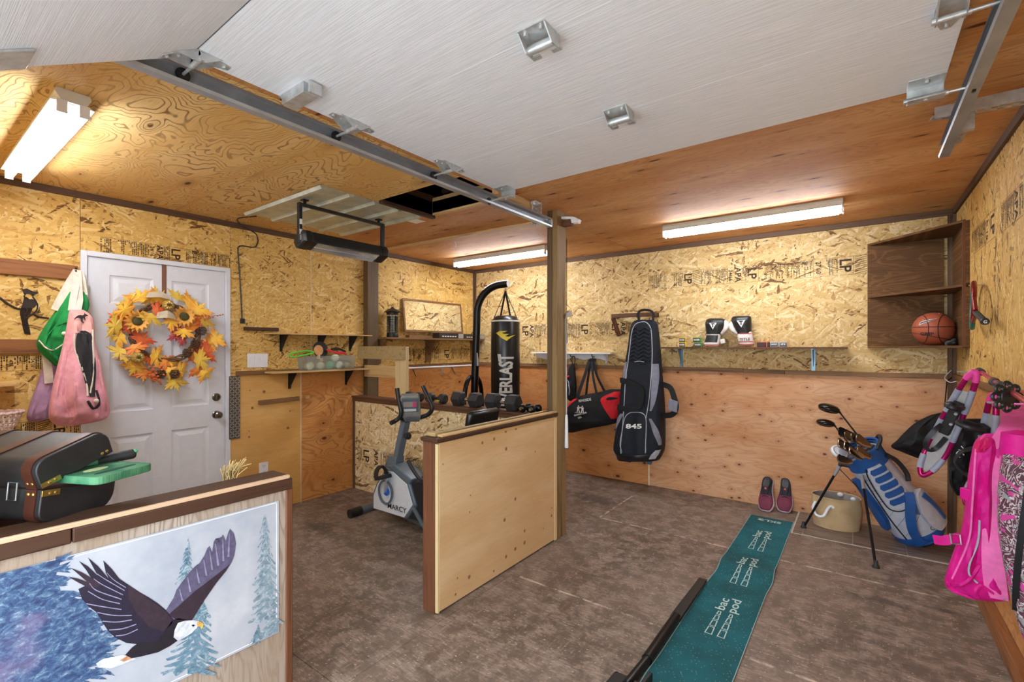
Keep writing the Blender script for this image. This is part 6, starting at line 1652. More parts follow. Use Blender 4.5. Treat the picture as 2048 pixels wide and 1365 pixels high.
# ---------------------------------------------------------------- shoes against the back wall
M['shoe_b'] = mat('shoe_dark_mesh', (48, 46, 56), .7, bump=.4, bscale=300); M['shoe_m'] = mat('shoe_maroon_mesh', (116, 42, 66), .7, bump=.4, bscale=300); M['shoe_w'] = mat('shoe_midsole', (196, 192, 200), .6); M['shoe_o'] = mat('shoe_coral', (220, 90, 80), .6)
def shoe(loc, rz, mirror, lab):
    t = thing('running_shoe', lab, 'shoe', loc, (R(52), 0, rz), 'pair of running shoes')
    # local: y = heel (+), toe (-), z = up from the sole
    S = [(-.135, .018, .030, .0), (-.125, .034, .040, .004), (-.10, .044, .052, .006), (-.06, .050, .062, .004), (-.01, .044, .072, 0), (.05, .036, .084, -.003), (.10, .035, .096, -.003), (.13, .033, .104, 0), (.145, .022, .100, 0)]
    S = crv([Vector((s_[0], s_[1]*1.18, s_[2], s_[3])) for s_ in S], 3)
    def ring(y, w, z0, z1, cx, n=16):
        return [V(mirror*(cx+w*math.copysign(abs(math.cos(a))**.75, math.cos(a))), y, z0+(z1-z0)*(.5+.5*math.copysign(abs(math.sin(a))**.8, math.sin(a)))) for a in [2*math.pi*k/n for k in range(n)]]
    part('upper', MB().loft([ring(s_[0], s_[1]*.96, .022, s_[2], s_[3]) for s_ in S if s_[0] > -.02]), M['shoe_b'], t)
    part('toe_box', MB().loft([ring(s_[0], s_[1]*.97, .022, s_[2]*1.01, s_[3]) for s_ in S if s_[0] <= .0]), M['shoe_m'], t)
    part('midsole', MB().loft([ring(s_[0]*1.03, s_[1]*1.08, .006, .030+(.010 if s_[0] > .02 else 0), s_[3]) for s_ in S]), M['shoe_w'], t)
    part('outsole', MB().loft([ring(s_[0]*1.02, s_[1]*1.04, .0, .008, s_[3]) for s_ in S]), M['shoe_o'], t)
    part('opening', MB().loft([[V(mirror*w*math.cos(a), .085+l*math.sin(a), z) for a in [2*math.pi*k/16 for k in range(16)]] for (w, l, z) in ((.030, .052, .088), (.026, .047, .1005), (.018, .038, .100))]), M['black'], t)
    part('tongue', MB().prism([(-.018, -.005, .074), (.018, -.005, .074), (.020, .05, .105), (-.020, .05, .105)], (0, .006, -.004)), M['shoe_b'], t, .003)
    part('logo', MB().obox((0, .035, .101), (.007, 0, 0), (0, .007, .004), (0, -.0006, .001)), M['shoe_o'], t)
    b = MB()
    for k in range(5):
        y = -.03+.018*k; z = .071+.005*k; b.tube(crv([V(-.030, y, z-.008), V(0, y+.008, z+.006), V(.030, y, z-.008)], 4), .0028, 6)
    part('laces', b, M['black'], t)
    return t
f1, f2 = PF(1531, 1024), PF(1568, 1026)
shoe((f1.x, f1.y+.088, .105), R(-4), 1, 'maroon running shoe leaning on the wall, left of the pair')
shoe((f2.x, f2.y+.088, .105), R(4), -1, 'maroon running shoe leaning on the wall, right of the pair')

# ---------------------------------------------------------------- canvas bucket
q = PF(1672, 1052, .007)
bu = thing('canvas_bucket', 'beige canvas bucket with white rope handles', 'bucket', (q.x, q.y-.01, .007))
M['canvas'] = mat('beige_canvas', (190, 164, 122), .9, var=.12, scale=10, bump=.4, bscale=300); M['canvas_in'] = mat('grey_lining', (150, 142, 134), .9)
prof = [(0, 0), (.135, 0), (.150, .012), (.158, .08), (.160, .16), (.158, .235), (.162, .240), (.158, .243), (.152, .238)]
b = MB(); rings = []
for i, (r_, h) in enumerate(crv([Vector((p[0], p[1])) for p in prof], 4)):
    rings.append([V(math.cos(a)*r_*1.02, math.sin(a)*r_*.80, h) * 1.0 + V(math.cos(a), math.sin(a), 0)*.007*math.sin(5*a+h*14)*min(1, h*8)*(1 if h < .2 else .4) for a in [2*math.pi*k/48 for k in range(48)]])
part('body', b.loft(rings, cap=False), M['canvas'], bu)
part('lining', MB().loft([[V(math.cos(a)*r_*1.02, math.sin(a)*r_*.80, h) for a in [2*math.pi*k/48 for k in range(48)]] for (r_, h) in ((.153, .240), (.150, .16), (.140, .05), (.10, .03), (.001, .028))], cap=False), M['canvas_in'], bu)
hd = V(-.9, -.44, 0).normalized()
def rope(P_): return MB().tube(crv(P_, 6), .010, 10)
part('rope_handle', rope([V(-.13, -.085, .19), V(-.145, -.115, .15), V(-.12, -.15, .105), V(-.075, -.165, .11), V(-.05, -.155, .16), V(-.03, -.135, .185), V(-.01, -.13, .175)]), M['white'], bu)
part('rope_knot', MB().ball(V(.025, .118, .222), (.022, .014, .018), 12, 8), M['white'], bu)
part('rope_knot', MB().ball(V(.11, .075, .212), (.020, .014, .018), 12, 8), M['white'], bu)

# ---------------------------------------------------------------- golf bag on its stand
G0 = PF(1846, 1080, 0)+V(-.03, -.02, .10); G1 = PY(1722, 905, 4.27)
G0.x = min(G0.x, .36); G0.y = min(G0.y, 4.47)
ga = (G1-G0); GL = ga.length; ga.normalize()
gv_ = (EYE-(G0+G1)/2); gv_ = (gv_-ga*gv_.dot(ga)).normalized(); gr = ga.cross(gv_).normalized()
if gr.dot(RT) < 0: gr = -gr
gbag = thing('golf_bag', 'blue and grey golf bag on a stand with clubs', 'golf bag', (G0.x, G0.y, 0))
SP = crv([Vector(p) for p in ((-.04, .115, .10), (0, .150, .125), (.25, .155, .13), (.5, .140, .122), (.75, .128, .116), (.92, .122, .114), (1.0, .128, .118))], 4)
def gsurf(s, a, lift=0):
    for i in range(len(SP)-1):
        if SP[i][0] <= s <= SP[i+1][0] or i == len(SP)-2:
            f = (s-SP[i][0])/(SP[i+1][0]-SP[i][0]); f = max(0, min(1, f)); w = SP[i].lerp(SP[i+1], f); break
    return G0 + ga*(s*GL) + gr*(math.sin(R(a))*(w[1]+lift)) + gv_*(math.cos(R(a))*(w[2]+lift))
M['gb_grey'] = mat('golf_grey_nylon', (186, 190, 200), .55, bump=.2, bscale=400); M['gb_blue'] = mat('golf_blue_nylon', (28, 84, 152), .5, var=.15, bump=.2, bscale=400); M['gb_navy'] = mat('golf_slate', (84, 100, 140), .55); M['gb_black'] = mat('golf_black_trim', (30, 32, 38), .5)
wpart('body', MB().loft([[gsurf(w[0], 360*k/36) for k in range(36)] for w in SP]), M['gb_grey'], gbag)
def gpatch(rows, lift, th=.01, n=6):
    rr = crv([Vector(r_) for r_ in rows], 4) if len(rows) > 2 else [Vector(r_) for r_ in rows]
    top = [[gsurf(r_[0], r_[1]+(r_[2]-r_[1])*k/n, lift) for k in range(n+1)] for r_ in rr]; bot = [[gsurf(r_[0], r_[1]+(r_[2]-r_[1])*k/n, lift-th) for k in range(n+1)] for r_ in rr]
    return MB().loft([t_+b__[::-1] for t_, b__ in zip(top, bot)])
wpart('collar', gpatch([(.86, -180, 180), (.93, -180, 180), (1.0, -180, 180), (1.03, -180, 180)], .008, .02, 36), M['gb_blue'], gbag)
wpart('collar_rim', MB().tube([gsurf(1.0, 360*k/32, .006)+ga*.03 for k in range(32)], .010, 8, True), M['gb_blue'], gbag)
wpart('mouth', MB().loft([[G0+ga*(GL*1.0)+(gr*math.sin(R(a))*.105+gv_*math.cos(R(a))*.10)*k for a in range(0, 360, 20)] for k in (1, .5, .02)]), M['gb_black'], gbag)
fpk = wpart('front_pocket', gpatch([(.40, -8, 14), (.44, -24, 30), (.60, -26, 34), (.80, -22, 30), (.90, -14, 22)], .016, .016, 8), M['gb_grey'], gbag)
for i in range(5):
    s0g = .46+.088*i
    wpart('blue_stripe', gpatch([(s0g, -14+i*1, 26), (s0g+.03, -18+i, 30), (s0g+.062, -14+i, 30)], .022, .010, 6), M['gb_blue'], fpk)
wpart('pocket_zip', MB().tube(crv([gsurf(.90, -18, .014), gsurf(.80, -27, .014), gsurf(.60, -31, .014), gsurf(.43, -27, .014), gsurf(.38, -4, .014), gsurf(.42, 20, .014), gsurf(.50, 36, .014)], 5), .004, 6), M['gb_black'], gbag)
wpart('side_pouch', gpatch([(.18, -88, -62), (.30, -100, -50), (.50, -100, -52), (.68, -96, -60), (.78, -86, -66)], .035, .035, 8), M['gb_blue'], gbag)
wpart('front_zip', MB().tube(crv([gsurf(.84, -44, .003), gsurf(.6, -46, .003), gsurf(.3, -44, .003), gsurf(.05, -40, .003)], 5), .005, 6), M['gb_black'], gbag)
wpart('shoulder_strap', MB().strap(crv([gsurf(.52, 34, .02), gsurf(.44, 20, .03), gsurf(.32, 2, .035), gsurf(.18, -10, .03), gsurf(.06, -14, .02), gsurf(-.01, -10, .012)], 5), .055, .016, gv_), M['gb_blue'], gbag)
wpart('lower_pocket', gpatch([(.05, 36, 80), (.12, 26, 96), (.28, 24, 96), (.40, 34, 84), (.46, 48, 70)], .035, .035, 8), M['gb_grey'], gbag)
wpart('pocket_band', gpatch([(.10, 62, 74), (.28, 58, 72), (.42, 50, 66)], .042, .008, 4), M['gb_blue'], gbag)
wpart('slate_flash', gpatch([(.40, 24, 30), (.33, 8, 36), (.24, 34, 50)][::-1], .012, .006, 5), M['gb_navy'], gbag)
wpart('base_boot', gpatch([(-.05, -180, 180), (0, -180, 180), (.05, -180, 180)], .008, .02, 36), M['gb_blue'], gbag)
wpart('base_foot', MB().loft([[G0-ga*(GL*.05)+(gr*math.sin(R(a))*.13*k+gv_*math.cos(R(a))*.115*k)-ga*d for a in range(0, 360, 20)] for (k, d) in ((1, 0), (.9, .025), (.05, .025))]), M['gb_black'], gbag)
wpart('badge', MB().tube([gsurf(.10, 30+8*math.cos(R(a)), .012)+ga*.016*math.sin(R(a)) for a in range(0, 360, 24)], .002, 5, True), M['gb_black'], gbag)
wpart('hip_pad', MB().tube(crv([gsurf(.92, 60, .015), gsurf(.80, 74, .03), gsurf(.66, 72, .03), gsurf(.58, 62, .015)], 5), .016, 8), M['gb_black'], gbag)
wpart('grab_handle', MB().tube(crv([gsurf(1.0, 40, .01)+ga*.02, gsurf(1.0, 70, .03)+ga*.05, gsurf(.98, 100, .035)+ga*.06, gsurf(.96, 120, .01)+ga*.03], 5), .012, 8), M['gb_black'], gbag)
for k in range(6):
    s_ = .08+.13*k
    wpart('quilt_line', MB().tube([gsurf(s_+.04, a, .002) for a in range(-44, -20, 4)] if k > 2 else [gsurf(s_+.003*(a+40), a, .002) for a in range(-40, 32, 6)], .0014, 4), M['gb_navy'], gbag)
# legs
tl_leg = gsurf(.90, -58, .02); tr_leg = gsurf(.86, -34, .03)
def leg(a, b_):
    lg = wpart('stand_leg', MB().tube([a, b_], .0085, 10), M['blackm'], gbag); wpart('leg_sleeve', MB().tube([a, a.lerp(b_, .16)], .012, 10), M['steel_d'], lg)
    d = (b_-a).normalized(); wpart('rubber_foot', MB().loft([[b_+V(math.cos(t)*r_, math.sin(t)*r_, z) for t in [2*math.pi*k/14 for k in range(14)]] for (r_, z) in ((.020, 0), (.021, .008), (.012, .022), (.010, .045))]), M['rubber'], lg)
l1 = PF(1607, 1056, .007); l2 = PF(1752, 1136, 0)
tA = PY(1681, 930, 4.24); leg(tA, l1); leg(tr_leg, l2)
wpart('leg_hinge', MB().tube([tA, gsurf(.93, -70, .0)], .010, 8).ball(tA, .016, 10, 8), M['black'], gbag)
wpart('leg_link', MB().tube([tA.lerp(l1, .05), gsurf(.60, -62, .03)], .003, 6), M['black'], gbag)
# clubs
M['club_dark'] = mat('club_dark_crown', (40, 36, 32), .12, .5); M['iron'] = mat('club_iron', (190, 184, 176), .2, 1.0); M['iron_d'] = mat('club_iron_dark', (110, 98, 84), .22, .9)
gm = G0+ga*GL
def wood(px, py, depthY, label, size, hx, base):
    c = PY(px, py, depthY)
    t = thing('golf_club', label, 'golf club', gm, group='clubs in the golf bag')
    hosel = PY(hx[0], hx[1], depthY)
    wpart('shaft', MB().tube([hosel, base], [.0055, .0065], 8), M['black'], t); wpart('ferrule', MB().tube([hosel, hosel.lerp(base, .08)], .008, 8), M['blackm'], t)
    rx = (hosel-c).normalized(); up = V(0, 0, 1); fr = rx.cross(up).normalized(); up = fr.cross(rx)
    up = up if up.z > 0 else -up
    rr_ = Matrix((rx, fr, up)).transposed()
    wpart('head', MB().ball(c, (size*.58, size*.52, size*.26), 24, 12, rr_), M['club_dark'], t)
    wpart('sole_plate', MB().ball(c-up*size*.10, (size*.55, size*.50, size*.19), 24, 10, rr_), M['iron_d'], t)
    wpart('neck', MB().tube([hosel, c.lerp(hosel, .55)], [.008, .013], 8), M['club_dark'], t)
wood(1658, 817, 4.30, 'driver with the highest bronze-black head', .125, (1677, 822), gm+gr*.05-gv_*.03)
wood(1651, 846, 4.26, 'fairway wood just below the driver', .105, (1667, 849), gm-gr*.03-gv_*.0)
def iron(px, py, Y, rot, label, m, size=.075, tip=0.0):
    c = PY(px, py, Y)
    t = thing('golf_club', label, 'golf club', gm, group='clubs in the golf bag')
    ex_ = (RT*math.cos(R(rot)) + V(0, 0, 1)*math.sin(R(rot))).normalized(); n_ = (-FW*.8+V(0, 0, .6)+RT*tip).normalized(); n_ = (n_-ex_*n_.dot(ex_)).normalized(); ey_ = n_.cross(ex_)
    size *= 1.25
    pl = [(-.55, -.10), (-.50, .28), (-.30, .42), (.10, .26), (.45, .10), (.52, -.05), (.42, -.20), (-.20, -.30), (-.48, -.26)]
    wpart('blade', MB().prism([c+ex_*x*size+ey_*y*size-n_*.006 for x, y in pl], n_*.012), m, t, bevel=.003)
    wpart('sole', MB().tube([c+ex_*x*size+ey_*y*size for x, y in ((.45, -.16), (0, -.28), (-.46, -.22))], .008, 8), M['iron'], t)
    hz = c+ex_*.5*size; end = gm+gr*random.uniform(-.05, .05)+gv_*random.uniform(-.04, .04)
    wpart('shaft', MB().tube([hz, hz.lerp(end, .3), end], [.007, .006, .006], 8), M['steel_d'], t)
iron(1694, 868, 4.22, -8, 'dark hybrid club left of the irons', M['club_dark'], .095)
iron(1704, 876, 4.17, -14, 'dark iron behind the front irons', M['iron_d'], .085)
iron(1716, 880, 4.13, -20, 'bronze iron at the top of the cluster', M['iron_d'], .085)
iron(1727, 884, 4.12, -26, 'bronze iron at the right of the cluster', M['iron_d'], .09)
iron(1690, 893, 4.13, -22, 'chrome iron at the left of the cluster', M['iron'], .085)
iron(1702, 899, 4.09, -26, 'chrome iron in the middle of the cluster', M['iron'], .085)
iron(1712, 909, 4.05, -30, 'chrome wedge with a green dot, left of the two', M['iron'], .085, .3)
iron(1728, 907, 4.05, -30, 'chrome wedge with a green dot, right of the two', M['iron_d'], .085, .3)
iron(1690, 921, 4.09, -6, 'dull iron lowest in the cluster', M['iron_d'], .08, -.2)
t = thing('golf_club', 'white mallet putter sticking out left of the irons', 'golf club', gm, group='clubs in the golf bag')
c = PY(1678, 905, 4.12); ex_ = (RT*.86-V(0, 0, .3)-FW*.1).normalized(); n_ = (-FW*.75+V(0, 0, .65)); n_ = (n_-ex_*n_.dot(ex_)).normalized(); ey_ = n_.cross(ex_)
wpart('head', MB().prism([c+(ex_*math.cos(R(a))*.058+ey_*math.sin(R(a))*.050) - n_*.010 for a in range(0, 360, 20)], n_*.022), M['white'], t, bevel=.005)
wpart('sight_plate', MB().prism([c+(ex_*(.012+math.cos(R(a))*.030)+ey_*(-.006+math.sin(R(a))*.026)) + n_*.012 for a in range(0, 360, 20)], n_*.006), M['gb_grey'], t, bevel=.002)
wpart('sight_line', MB().tube([c+(ex_*math.cos(R(a))*.044+ey_*math.sin(R(a))*.038)+n_*.0125 for a in range(90, 280, 15)], .0015, 5), M['black'], t)
wpart('shaft', MB().tube([c+ex_*.05, gm], .006, 8), M['steel_d'], t)

# ---------------------------------------------------------------- gear hanging in the right corner
cloth('jet', (26, 26, 28), .5); cloth('magenta', (214, 28, 138), .5, .12); cloth('rose', (238, 118, 184), .7)
def PN(px, py, t):
    """upright plane through a real point, square to the line of sight"""
    C = EYE + ray(px, py)*t; nn = (EYE-C); nn.z = 0; nn.normalize()
    def f(x, y, off=0):
        d = ray(x, y); return EYE + d*((C-EYE).dot(nn)/d.dot(nn)) + nn*off
    return f, nn
kb2 = thing('drawstring_bag', 'black drawstring bag hanging in the corner behind the snowshoes', 'bag', PB(1860, 920, .12))
B7 = Bag([(826, 1880, 1896, .015), (832, 1858, 1900, .03), (845, 1832, 1902, .05), (862, 1812, 1900, .065), (880, 1795, 1896, .07), (894, 1782, 1892, .06), (905, 1806, 1888, .05), (918, 1838, 1884, .03), (928, 1862, 1878, .01)], PB, .17, NB, seed=6, fold=.2, k=6)
wpart('body', B7.mesh(), CL['jet'], kb2)
hook1 = PR(1912, 765, .03)
wpart('cord', MB().tube([PB(1888, 828, .18), V(XR-.06, YB-.12, 1.17), V(XR-.03, YB-.07, 1.2)], .004, 6), CL['jet'], kb2)
tube_p = mat('pink_aluminium', (176, 24, 104), .22, .6); tube_g = mat('grey_sleeve', (148, 154, 170), .5)
deckm = mat('snowshoe_deck', (168, 166, 164), .6); bindm = mat('binding_black', (30, 31, 34), .5)
M['hotpink'] = mat('hot_pink_plastic', (226, 70, 158), .4)
def snowshoe(top, tip, side, lab, w=.095, back=.05):
    """top = tail end on the wall, tip = lower toe; side = direction of the width"""
    t = thing('snowshoe', lab, 'snowshoe', tip, group='pair of pink snowshoes')
    ax = (tip-top); L = ax.length; ax.normalize(); sd_ = (side-ax*side.dot(ax)).normalized(); nr = ax.cross(sd_)
    def q(s, x, z=0): return top+ax*(s*L)+sd_*x+nr*z
    outl_ = [(0, 0), (.06, .4), (.18, .62), (.36, .80), (.55, .92), (.75, 1.0), (.88, .85), (.96, .5), (1.0, 0), (.96, -.5), (.88, -.85), (.75, -1.0), (.55, -.92), (.36, -.80), (.18, -.62), (.06, -.4)]
    lift = lambda s: .05*max(0, s-.75)**1.0/.25
    loop = crv([q(s, x*w, lift(s)) for s, x in outl_], 5, True)
    wpart('frame_tube', MB().tube(loop, .0125, 10, True), tube_p, t)
    n = len(loop)
    for f0, f1 in ((.12, .19), (.22, .28), (.34, .42), (.58, .66), (.72, .78), (.81, .88)):
        wpart('deck_wrap', MB().tube(loop[int(f0*n):int(f1*n)+1], .0142, 10), tube_g, t)
    wpart('tail_grip', MB().tube(loop[-6:]+loop[:7], .0145, 10), M['hotpink'], t)
    wpart('deck', MB().prism([q(s, x*w*.86, lift(s)-.004) for s, x in outl_ if .15 < s < .98], nr*.003), deckm, t)
    for s in (.33, .43, .52):
        wpart('binding_plate', MB().obox(q(s, 0, .02), ax*.035, sd_*w*.55, nr*.014), bindm, t, bevel=.005)
    wpart('heel_cup', MB().tube(crv([q(.30, -w*.5, .03), q(.27, -w*.55, .09), q(.26, 0, .115), q(.27, w*.55, .09), q(.30, w*.5, .03)], 4), .014, 8), bindm, t)
    wpart('toe_strap', MB().strap(crv([q(.50, -w*.5, .03), q(.55, -w*.75, .07), q(.66, -w*.9, .09), q(.74, -w*.5, .06), q(.72, 0, .03), q(.60, w*.4, .03)], 5), .022, .004, nr), bindm, t)
    for s in (.36, .46): wpart('rivet', MB().cyl(q(s, .012, .03), q(s, .012, .042), .007, n=10), M['steel'], t)
    wpart('crampon', MB().prism([q(.40, -w*.5, -.004), q(.40, w*.5, -.004), q(.43, w*.4, -.04), q(.42, w*.15, -.01), q(.43, 0, -.035), q(.42, -w*.15, -.01), q(.43, -w*.4, -.04)], ax*.003), M['steel'], t)
    return t
snowshoe(PX(1950, 744, .44), PX(1853, 944, .285), V(.9, -.43, 0), 'pink snowshoe leaning out from the right wall', .040)
snowshoe(PX(1988, 790, .50), PX(1958, 1010, .47), V(.25, -.9, 0), 'pink snowshoe hanging behind the pink mat bag', .06)
# trekking poles
for (a, b_, lab, bk_) in ((PX(1958, 742, .47), PX(2056, 806, .40), 'red trekking pole with its basket by the pink strap', True), (PX(1985, 765, .52), PX(2075, 795, .47), 'red trekking pole nearer the right wall', False)):
    t = thing('trekking_pole', lab, 'trekking pole', b_, group='red trekking poles')
    wpart('shaft', MB().tube([a, b_], .0085, 10), mat('pole_red', (204, 74, 92), .3, .5), t)
    wpart('grip', MB().tube([a+(a-b_).normalized()*.0, a+(b_-a).normalized()*.10], .016, 10), M['rubber'], t)
    for f in (.42, .55): wpart('clamp', MB().tube([a.lerp(b_, f), a.lerp(b_, f+.04)], .014, 10), M['black'], t)
    if bk_:
        c = PX(2014, 794, .40); d = (b_-a).normalized(); e1_ = d.orthogonal().normalized(); e1_ = V(.2, -.5, .85); e1_ = (e1_-d*e1_.dot(d)).normalized(); e2_ = (V(-.8, .5, 0)); e2_ = V(-.85, -.35, .1)
        e1_ = V(0, 0, 1); e2_ = RT; nn = -FW
        for k in range(8):
            t0 = 2*math.pi*k/8
            wpart('basket_ring', MB().tube([c+(e1_*math.cos(t0)+e2_*math.sin(t0))*.038+(e1_*math.cos(q_)+e2_*math.sin(q_))*.012 for q_ in [2*math.pi*j/12 for j in range(12)]], .0055, 6, True), M['black'], t)
        wpart('basket_hub', MB().lathe([(0, -.006), (.024, -.006), (.028, 0), (.024, .008), (.008, .012), (0, .012)], c, nn, 18, False), M['black'], t)
# black bag below the snowshoe
b8 = thing('stuff_bag', 'black stuff bag between the snowshoe and the pink mat bag', 'bag', PX(1915, 990, .40))
P8, N8 = PN(1925, 900, 2.45)
B8 = Bag([(838, 1925, 1965, .02), (850, 1915, 1968, .04), (880, 1905, 1962, .05), (920, 1898, 1950, .06), (945, 1897, 1942, .055), (970, 1900, 1935, .045), (990, 1912, 1930, .02)], P8, .0, N8, seed=3, fold=.18)
wpart('body', B8.mesh(), CL['jet'], b8)
b_ = MB(); c = B8.at(.1, 905, .006); write(b_, 'GV', c, V(.35, -.35, .85).normalized(), V(-.6, -.2, .4).normalized(), .05, align='CENTER'); wpart('print', b_, M['print'], b8, flat=True)
# pink mat bag and paisley bag
cloth('paisley', (90, 40, 60))
pm = thing('yoga_mat_bag', 'magenta mat bag with a wide pink strap on the right wall', 'bag', PR(1960, 1200, .12))
P9, N9 = PN(1955, 1000, 2.08)
P10, N10 = PN(2045, 1050, 1.72)
B9 = Bag([(868, 1968, 1998, .02), (880, 1952, 2002, .05), (900, 1944, 2004, .07), (950, 1936, 2000, .085), (1010, 1930, 1996, .09), (1060, 1922, 1998, .09), (1100, 1908, 2004, .09), (1140, 1894, 2010, .085), (1165, 1889, 2014, .075), (1180, 1904, 2017, .06), (1192, 1935, 2019, .04), (1202, 1968, 2019, .012)], P9, .0, N9, seed=9, fold=.16, k=7, nseg=36)
wpart('body', B9.mesh(), CL['magenta'], pm)
wpart('flap', B9.patch([(872, -.6, -.1), (880, -.9, .2), (890, -.95, .1), (900, -.8, -.3)], .006, 6), cloth('deep_pink', (200, 22, 96), .5), pm)
wpart('seam', B9.line([(-.75, 895), (-.6, 950), (-.55, 1010), (-.5, 1060), (-.62, 1110), (-.75, 1150)], .004), CL['rose'], pm)
wpart('zip', B9.line([(-.05, 1030), (-.05, 1075), (-.25, 1110), (-.2, 1135), (.1, 1155)], .004), CL['silver'], pm)
wpart('fold', B9.line([(-.9, 1160), (-.5, 1158), (-.1, 1140), (.15, 1120)], .010), CL['magenta'], pm)
wpart('fold', B9.line([(-.2, 1185), (.2, 1160), (.6, 1185)], .009), CL['magenta'], pm)
st_ = crv([PR(2032, 808, .14), P9(2022, 850, .06), B9.at(.93, 890, .012), B9.at(.9, 950, .012), B9.at(.78, 1030, .012), B9.at(.62, 1110, .012), B9.at(.45, 1190, .010)], 6)
wpart('wide_strap', MB().strap(st_, .07, .004, N9), CL['rose'], pm)
wpart('buckle_strap', MB().strap(crv([P9(1869, 1072, .06), P9(1888, 1073, .07), P9(1905, 1070, .07), P9(1922, 1068, .05)], 4), .040, .005, N9), CL['magenta'], pm)
rq = [P9(1902, 1058, .085), P9(1921, 1060, .08), P9(1923, 1079, .08), P9(1904, 1077, .085)]
wpart('ring_buckle', MB().tube(rq, .004, 8, True), M['steel'], pm)
c = B9.at(-.93, 985, .012); wpart('side_buckle', MB().obox(c, V(.016, -.02, 0), V(.0, 0, .026), V(-.008, -.008, 0)), CL['magenta'], pm, bevel=.005)
wpart('eyelet', MB().tube([B9.at(.72, 1188, .008)+V(math.cos(a)*.004, -math.cos(a)*.006, math.sin(a)*.008) for a in [2*math.pi*k/12 for k in range(12)]], .0025, 6, True), M['steel'], pm)
n = NT('paisley_cloth'); o = n.obj()
w1 = n.noise(o, 14, 3, .6, 1.6); r1 = n.math('PINGPONG', n.math('MULTIPLY', w1, 9.0), .5); r2 = n.noise(o, 9, 2, .5, 2.5)
cc_ = n.ramp(r1, [(0.0, (206, 200, 198)), (.12, (184, 176, 176)), (.20, (104, 56, 72)), (.5, (72, 38, 52))])
cc_ = n.mixc(n.step(r2, .56, .62), cc_, lin((196, 60, 140))); cc_ = n.mixc(n.step(r2, .40, .36), cc_, lin((150, 150, 152)))
n.col(cc_); n.rough(.7); M['paisley'] = n.m
py_ = thing('paisley_bag', 'paisley patterned mat bag at the right edge', 'bag', PR(2040, 1260, .1))
B10 = Bag([(900, 2010, 2040, .03), (912, 2003, 2060, .06), (940, 1999, 2075, .075), (1000, 1994, 2085, .085), (1060, 1996, 2090, .085), (1110, 2004, 2095, .08), (1160, 2014, 2100, .075), (1210, 2026, 2104, .07), (1260, 2040, 2106, .05), (1290, 2052, 2104, .02)], P10, .0, N10, seed=12, fold=.06, k=4, nseg=36)
wpart('body', B10.mesh(), M['paisley'], py_)
wpart('black_strap', MB().strap(crv([P10(2062, 870, .05), B10.at(.45, 960, .008), B10.at(.0, 1060, .008), B10.at(-.5, 1150, .008), B10.at(-.85, 1210, .006)], 5), .018, .006, N10), CL['jet'], py_)
wpart('pink_roll', MB().loft([[P10(2040, y, 0)+V(math.cos(a)*.05, math.sin(a)*.05, 0)*k_ for a in [2*math.pi*q_/14 for q_ in range(14)]] for (y, k_) in ((862, .3), (868, 1), (905, 1.1), (930, .9))]), CL['magenta'], py_)
# wire hook in the corner and pegs on the right wall
single('wire_hook', MB().tube(crv([V(XR-.03, YB-.05, 1.25), V(XR-.07, YB-.10, 1.20), V(XR-.05, YB-.16, 1.17), V(XR-.02, YB-.2, 1.18)], 6), .003, 6), M['white'], 'thin white wire hook at the corner rail', 'hook')
for (px, py, lab) in ((1955, 748, 'steel peg carrying the first snowshoe'), (2030, 812, 'steel peg carrying the wide pink strap')):
    p = PR(px, py, 0); single('wall_peg', MB().cyl(p, p+V(-.09, 0, .01), .006, n=8), M['steel'], lab, 'peg')
# ---------------------------------------------------------------- putting mat and black rail on the floor
def mat_mat():
    n = NT('putting_green'); o = n.obj(); x = n.sep(o)
    f = n.noise(o, 700, 2, .8); g_ = n.noise(o, 3.0, 3, .6)
    c = n.mixc(n.step(g_, .35, .65), lin((8, 78, 84)), lin((10, 98, 108)))
    c = n.mixc(n.math('MULTIPLY', n.step(f, .5, .75), .35), c, lin((60, 150, 150)))
    k = n.vor(n.rot(x[0], x[1], 30, 60, 150), 1.0); kc = n.sep(k.outputs['Color'])
    m = n.math('MULTIPLY', n.math('LESS_THAN', k.outputs['Distance'], .14), n.math('GREATER_THAN', kc[0], .90))
    c = n.mixc(n.math('MULTIPLY', m, .8), c, lin((196, 210, 200)))
    n.col(c); n.rough(.95); n.bump(f, .5, .002); return n.m
MX0, MX1, MY0, MY1 = -.745, -.435, 1.55, 4.41
def hump(y): return .004 + .020*math.exp(-((y-3.30)/.13)**2) + .010*math.exp(-((y-1.98)/.10)**2)
def wob(y): return .012*math.exp(-((y-3.2)/.12)**2)
pm_ = thing('putting_mat', 'long green putting mat on the floor', 'putting mat', ((MX0+MX1)/2, MY0, 0))
rings = []; NY = 110; NX = 6
for i in range(NY+1):
    y = MY0+(MY1-MY0)*i/NY; z = hump(y); w = wob(y)
    xs = [MX0+w+(MX1-MX0)*k/NX for k in range(NX+1)]
    rings.append([V(x, y, z) for x in xs]+[V(x, y, z-.0035) for x in xs[::-1]])
wpart('turf', MB().loft(rings), mat_mat(), pm_)
for s_ in (0, 1):
    wpart('bound_edge', MB().tube([V((MX0, MX1)[s_]+wob(y), y, hump(y)) for y in [MY0+(MY1-MY0)*i/NY for i in range(NY+1)]], .0022, 5), mat('pale_binding', (150, 176, 172), .9), pm_)
pr = mat('mat_print', (190, 214, 208), .8)
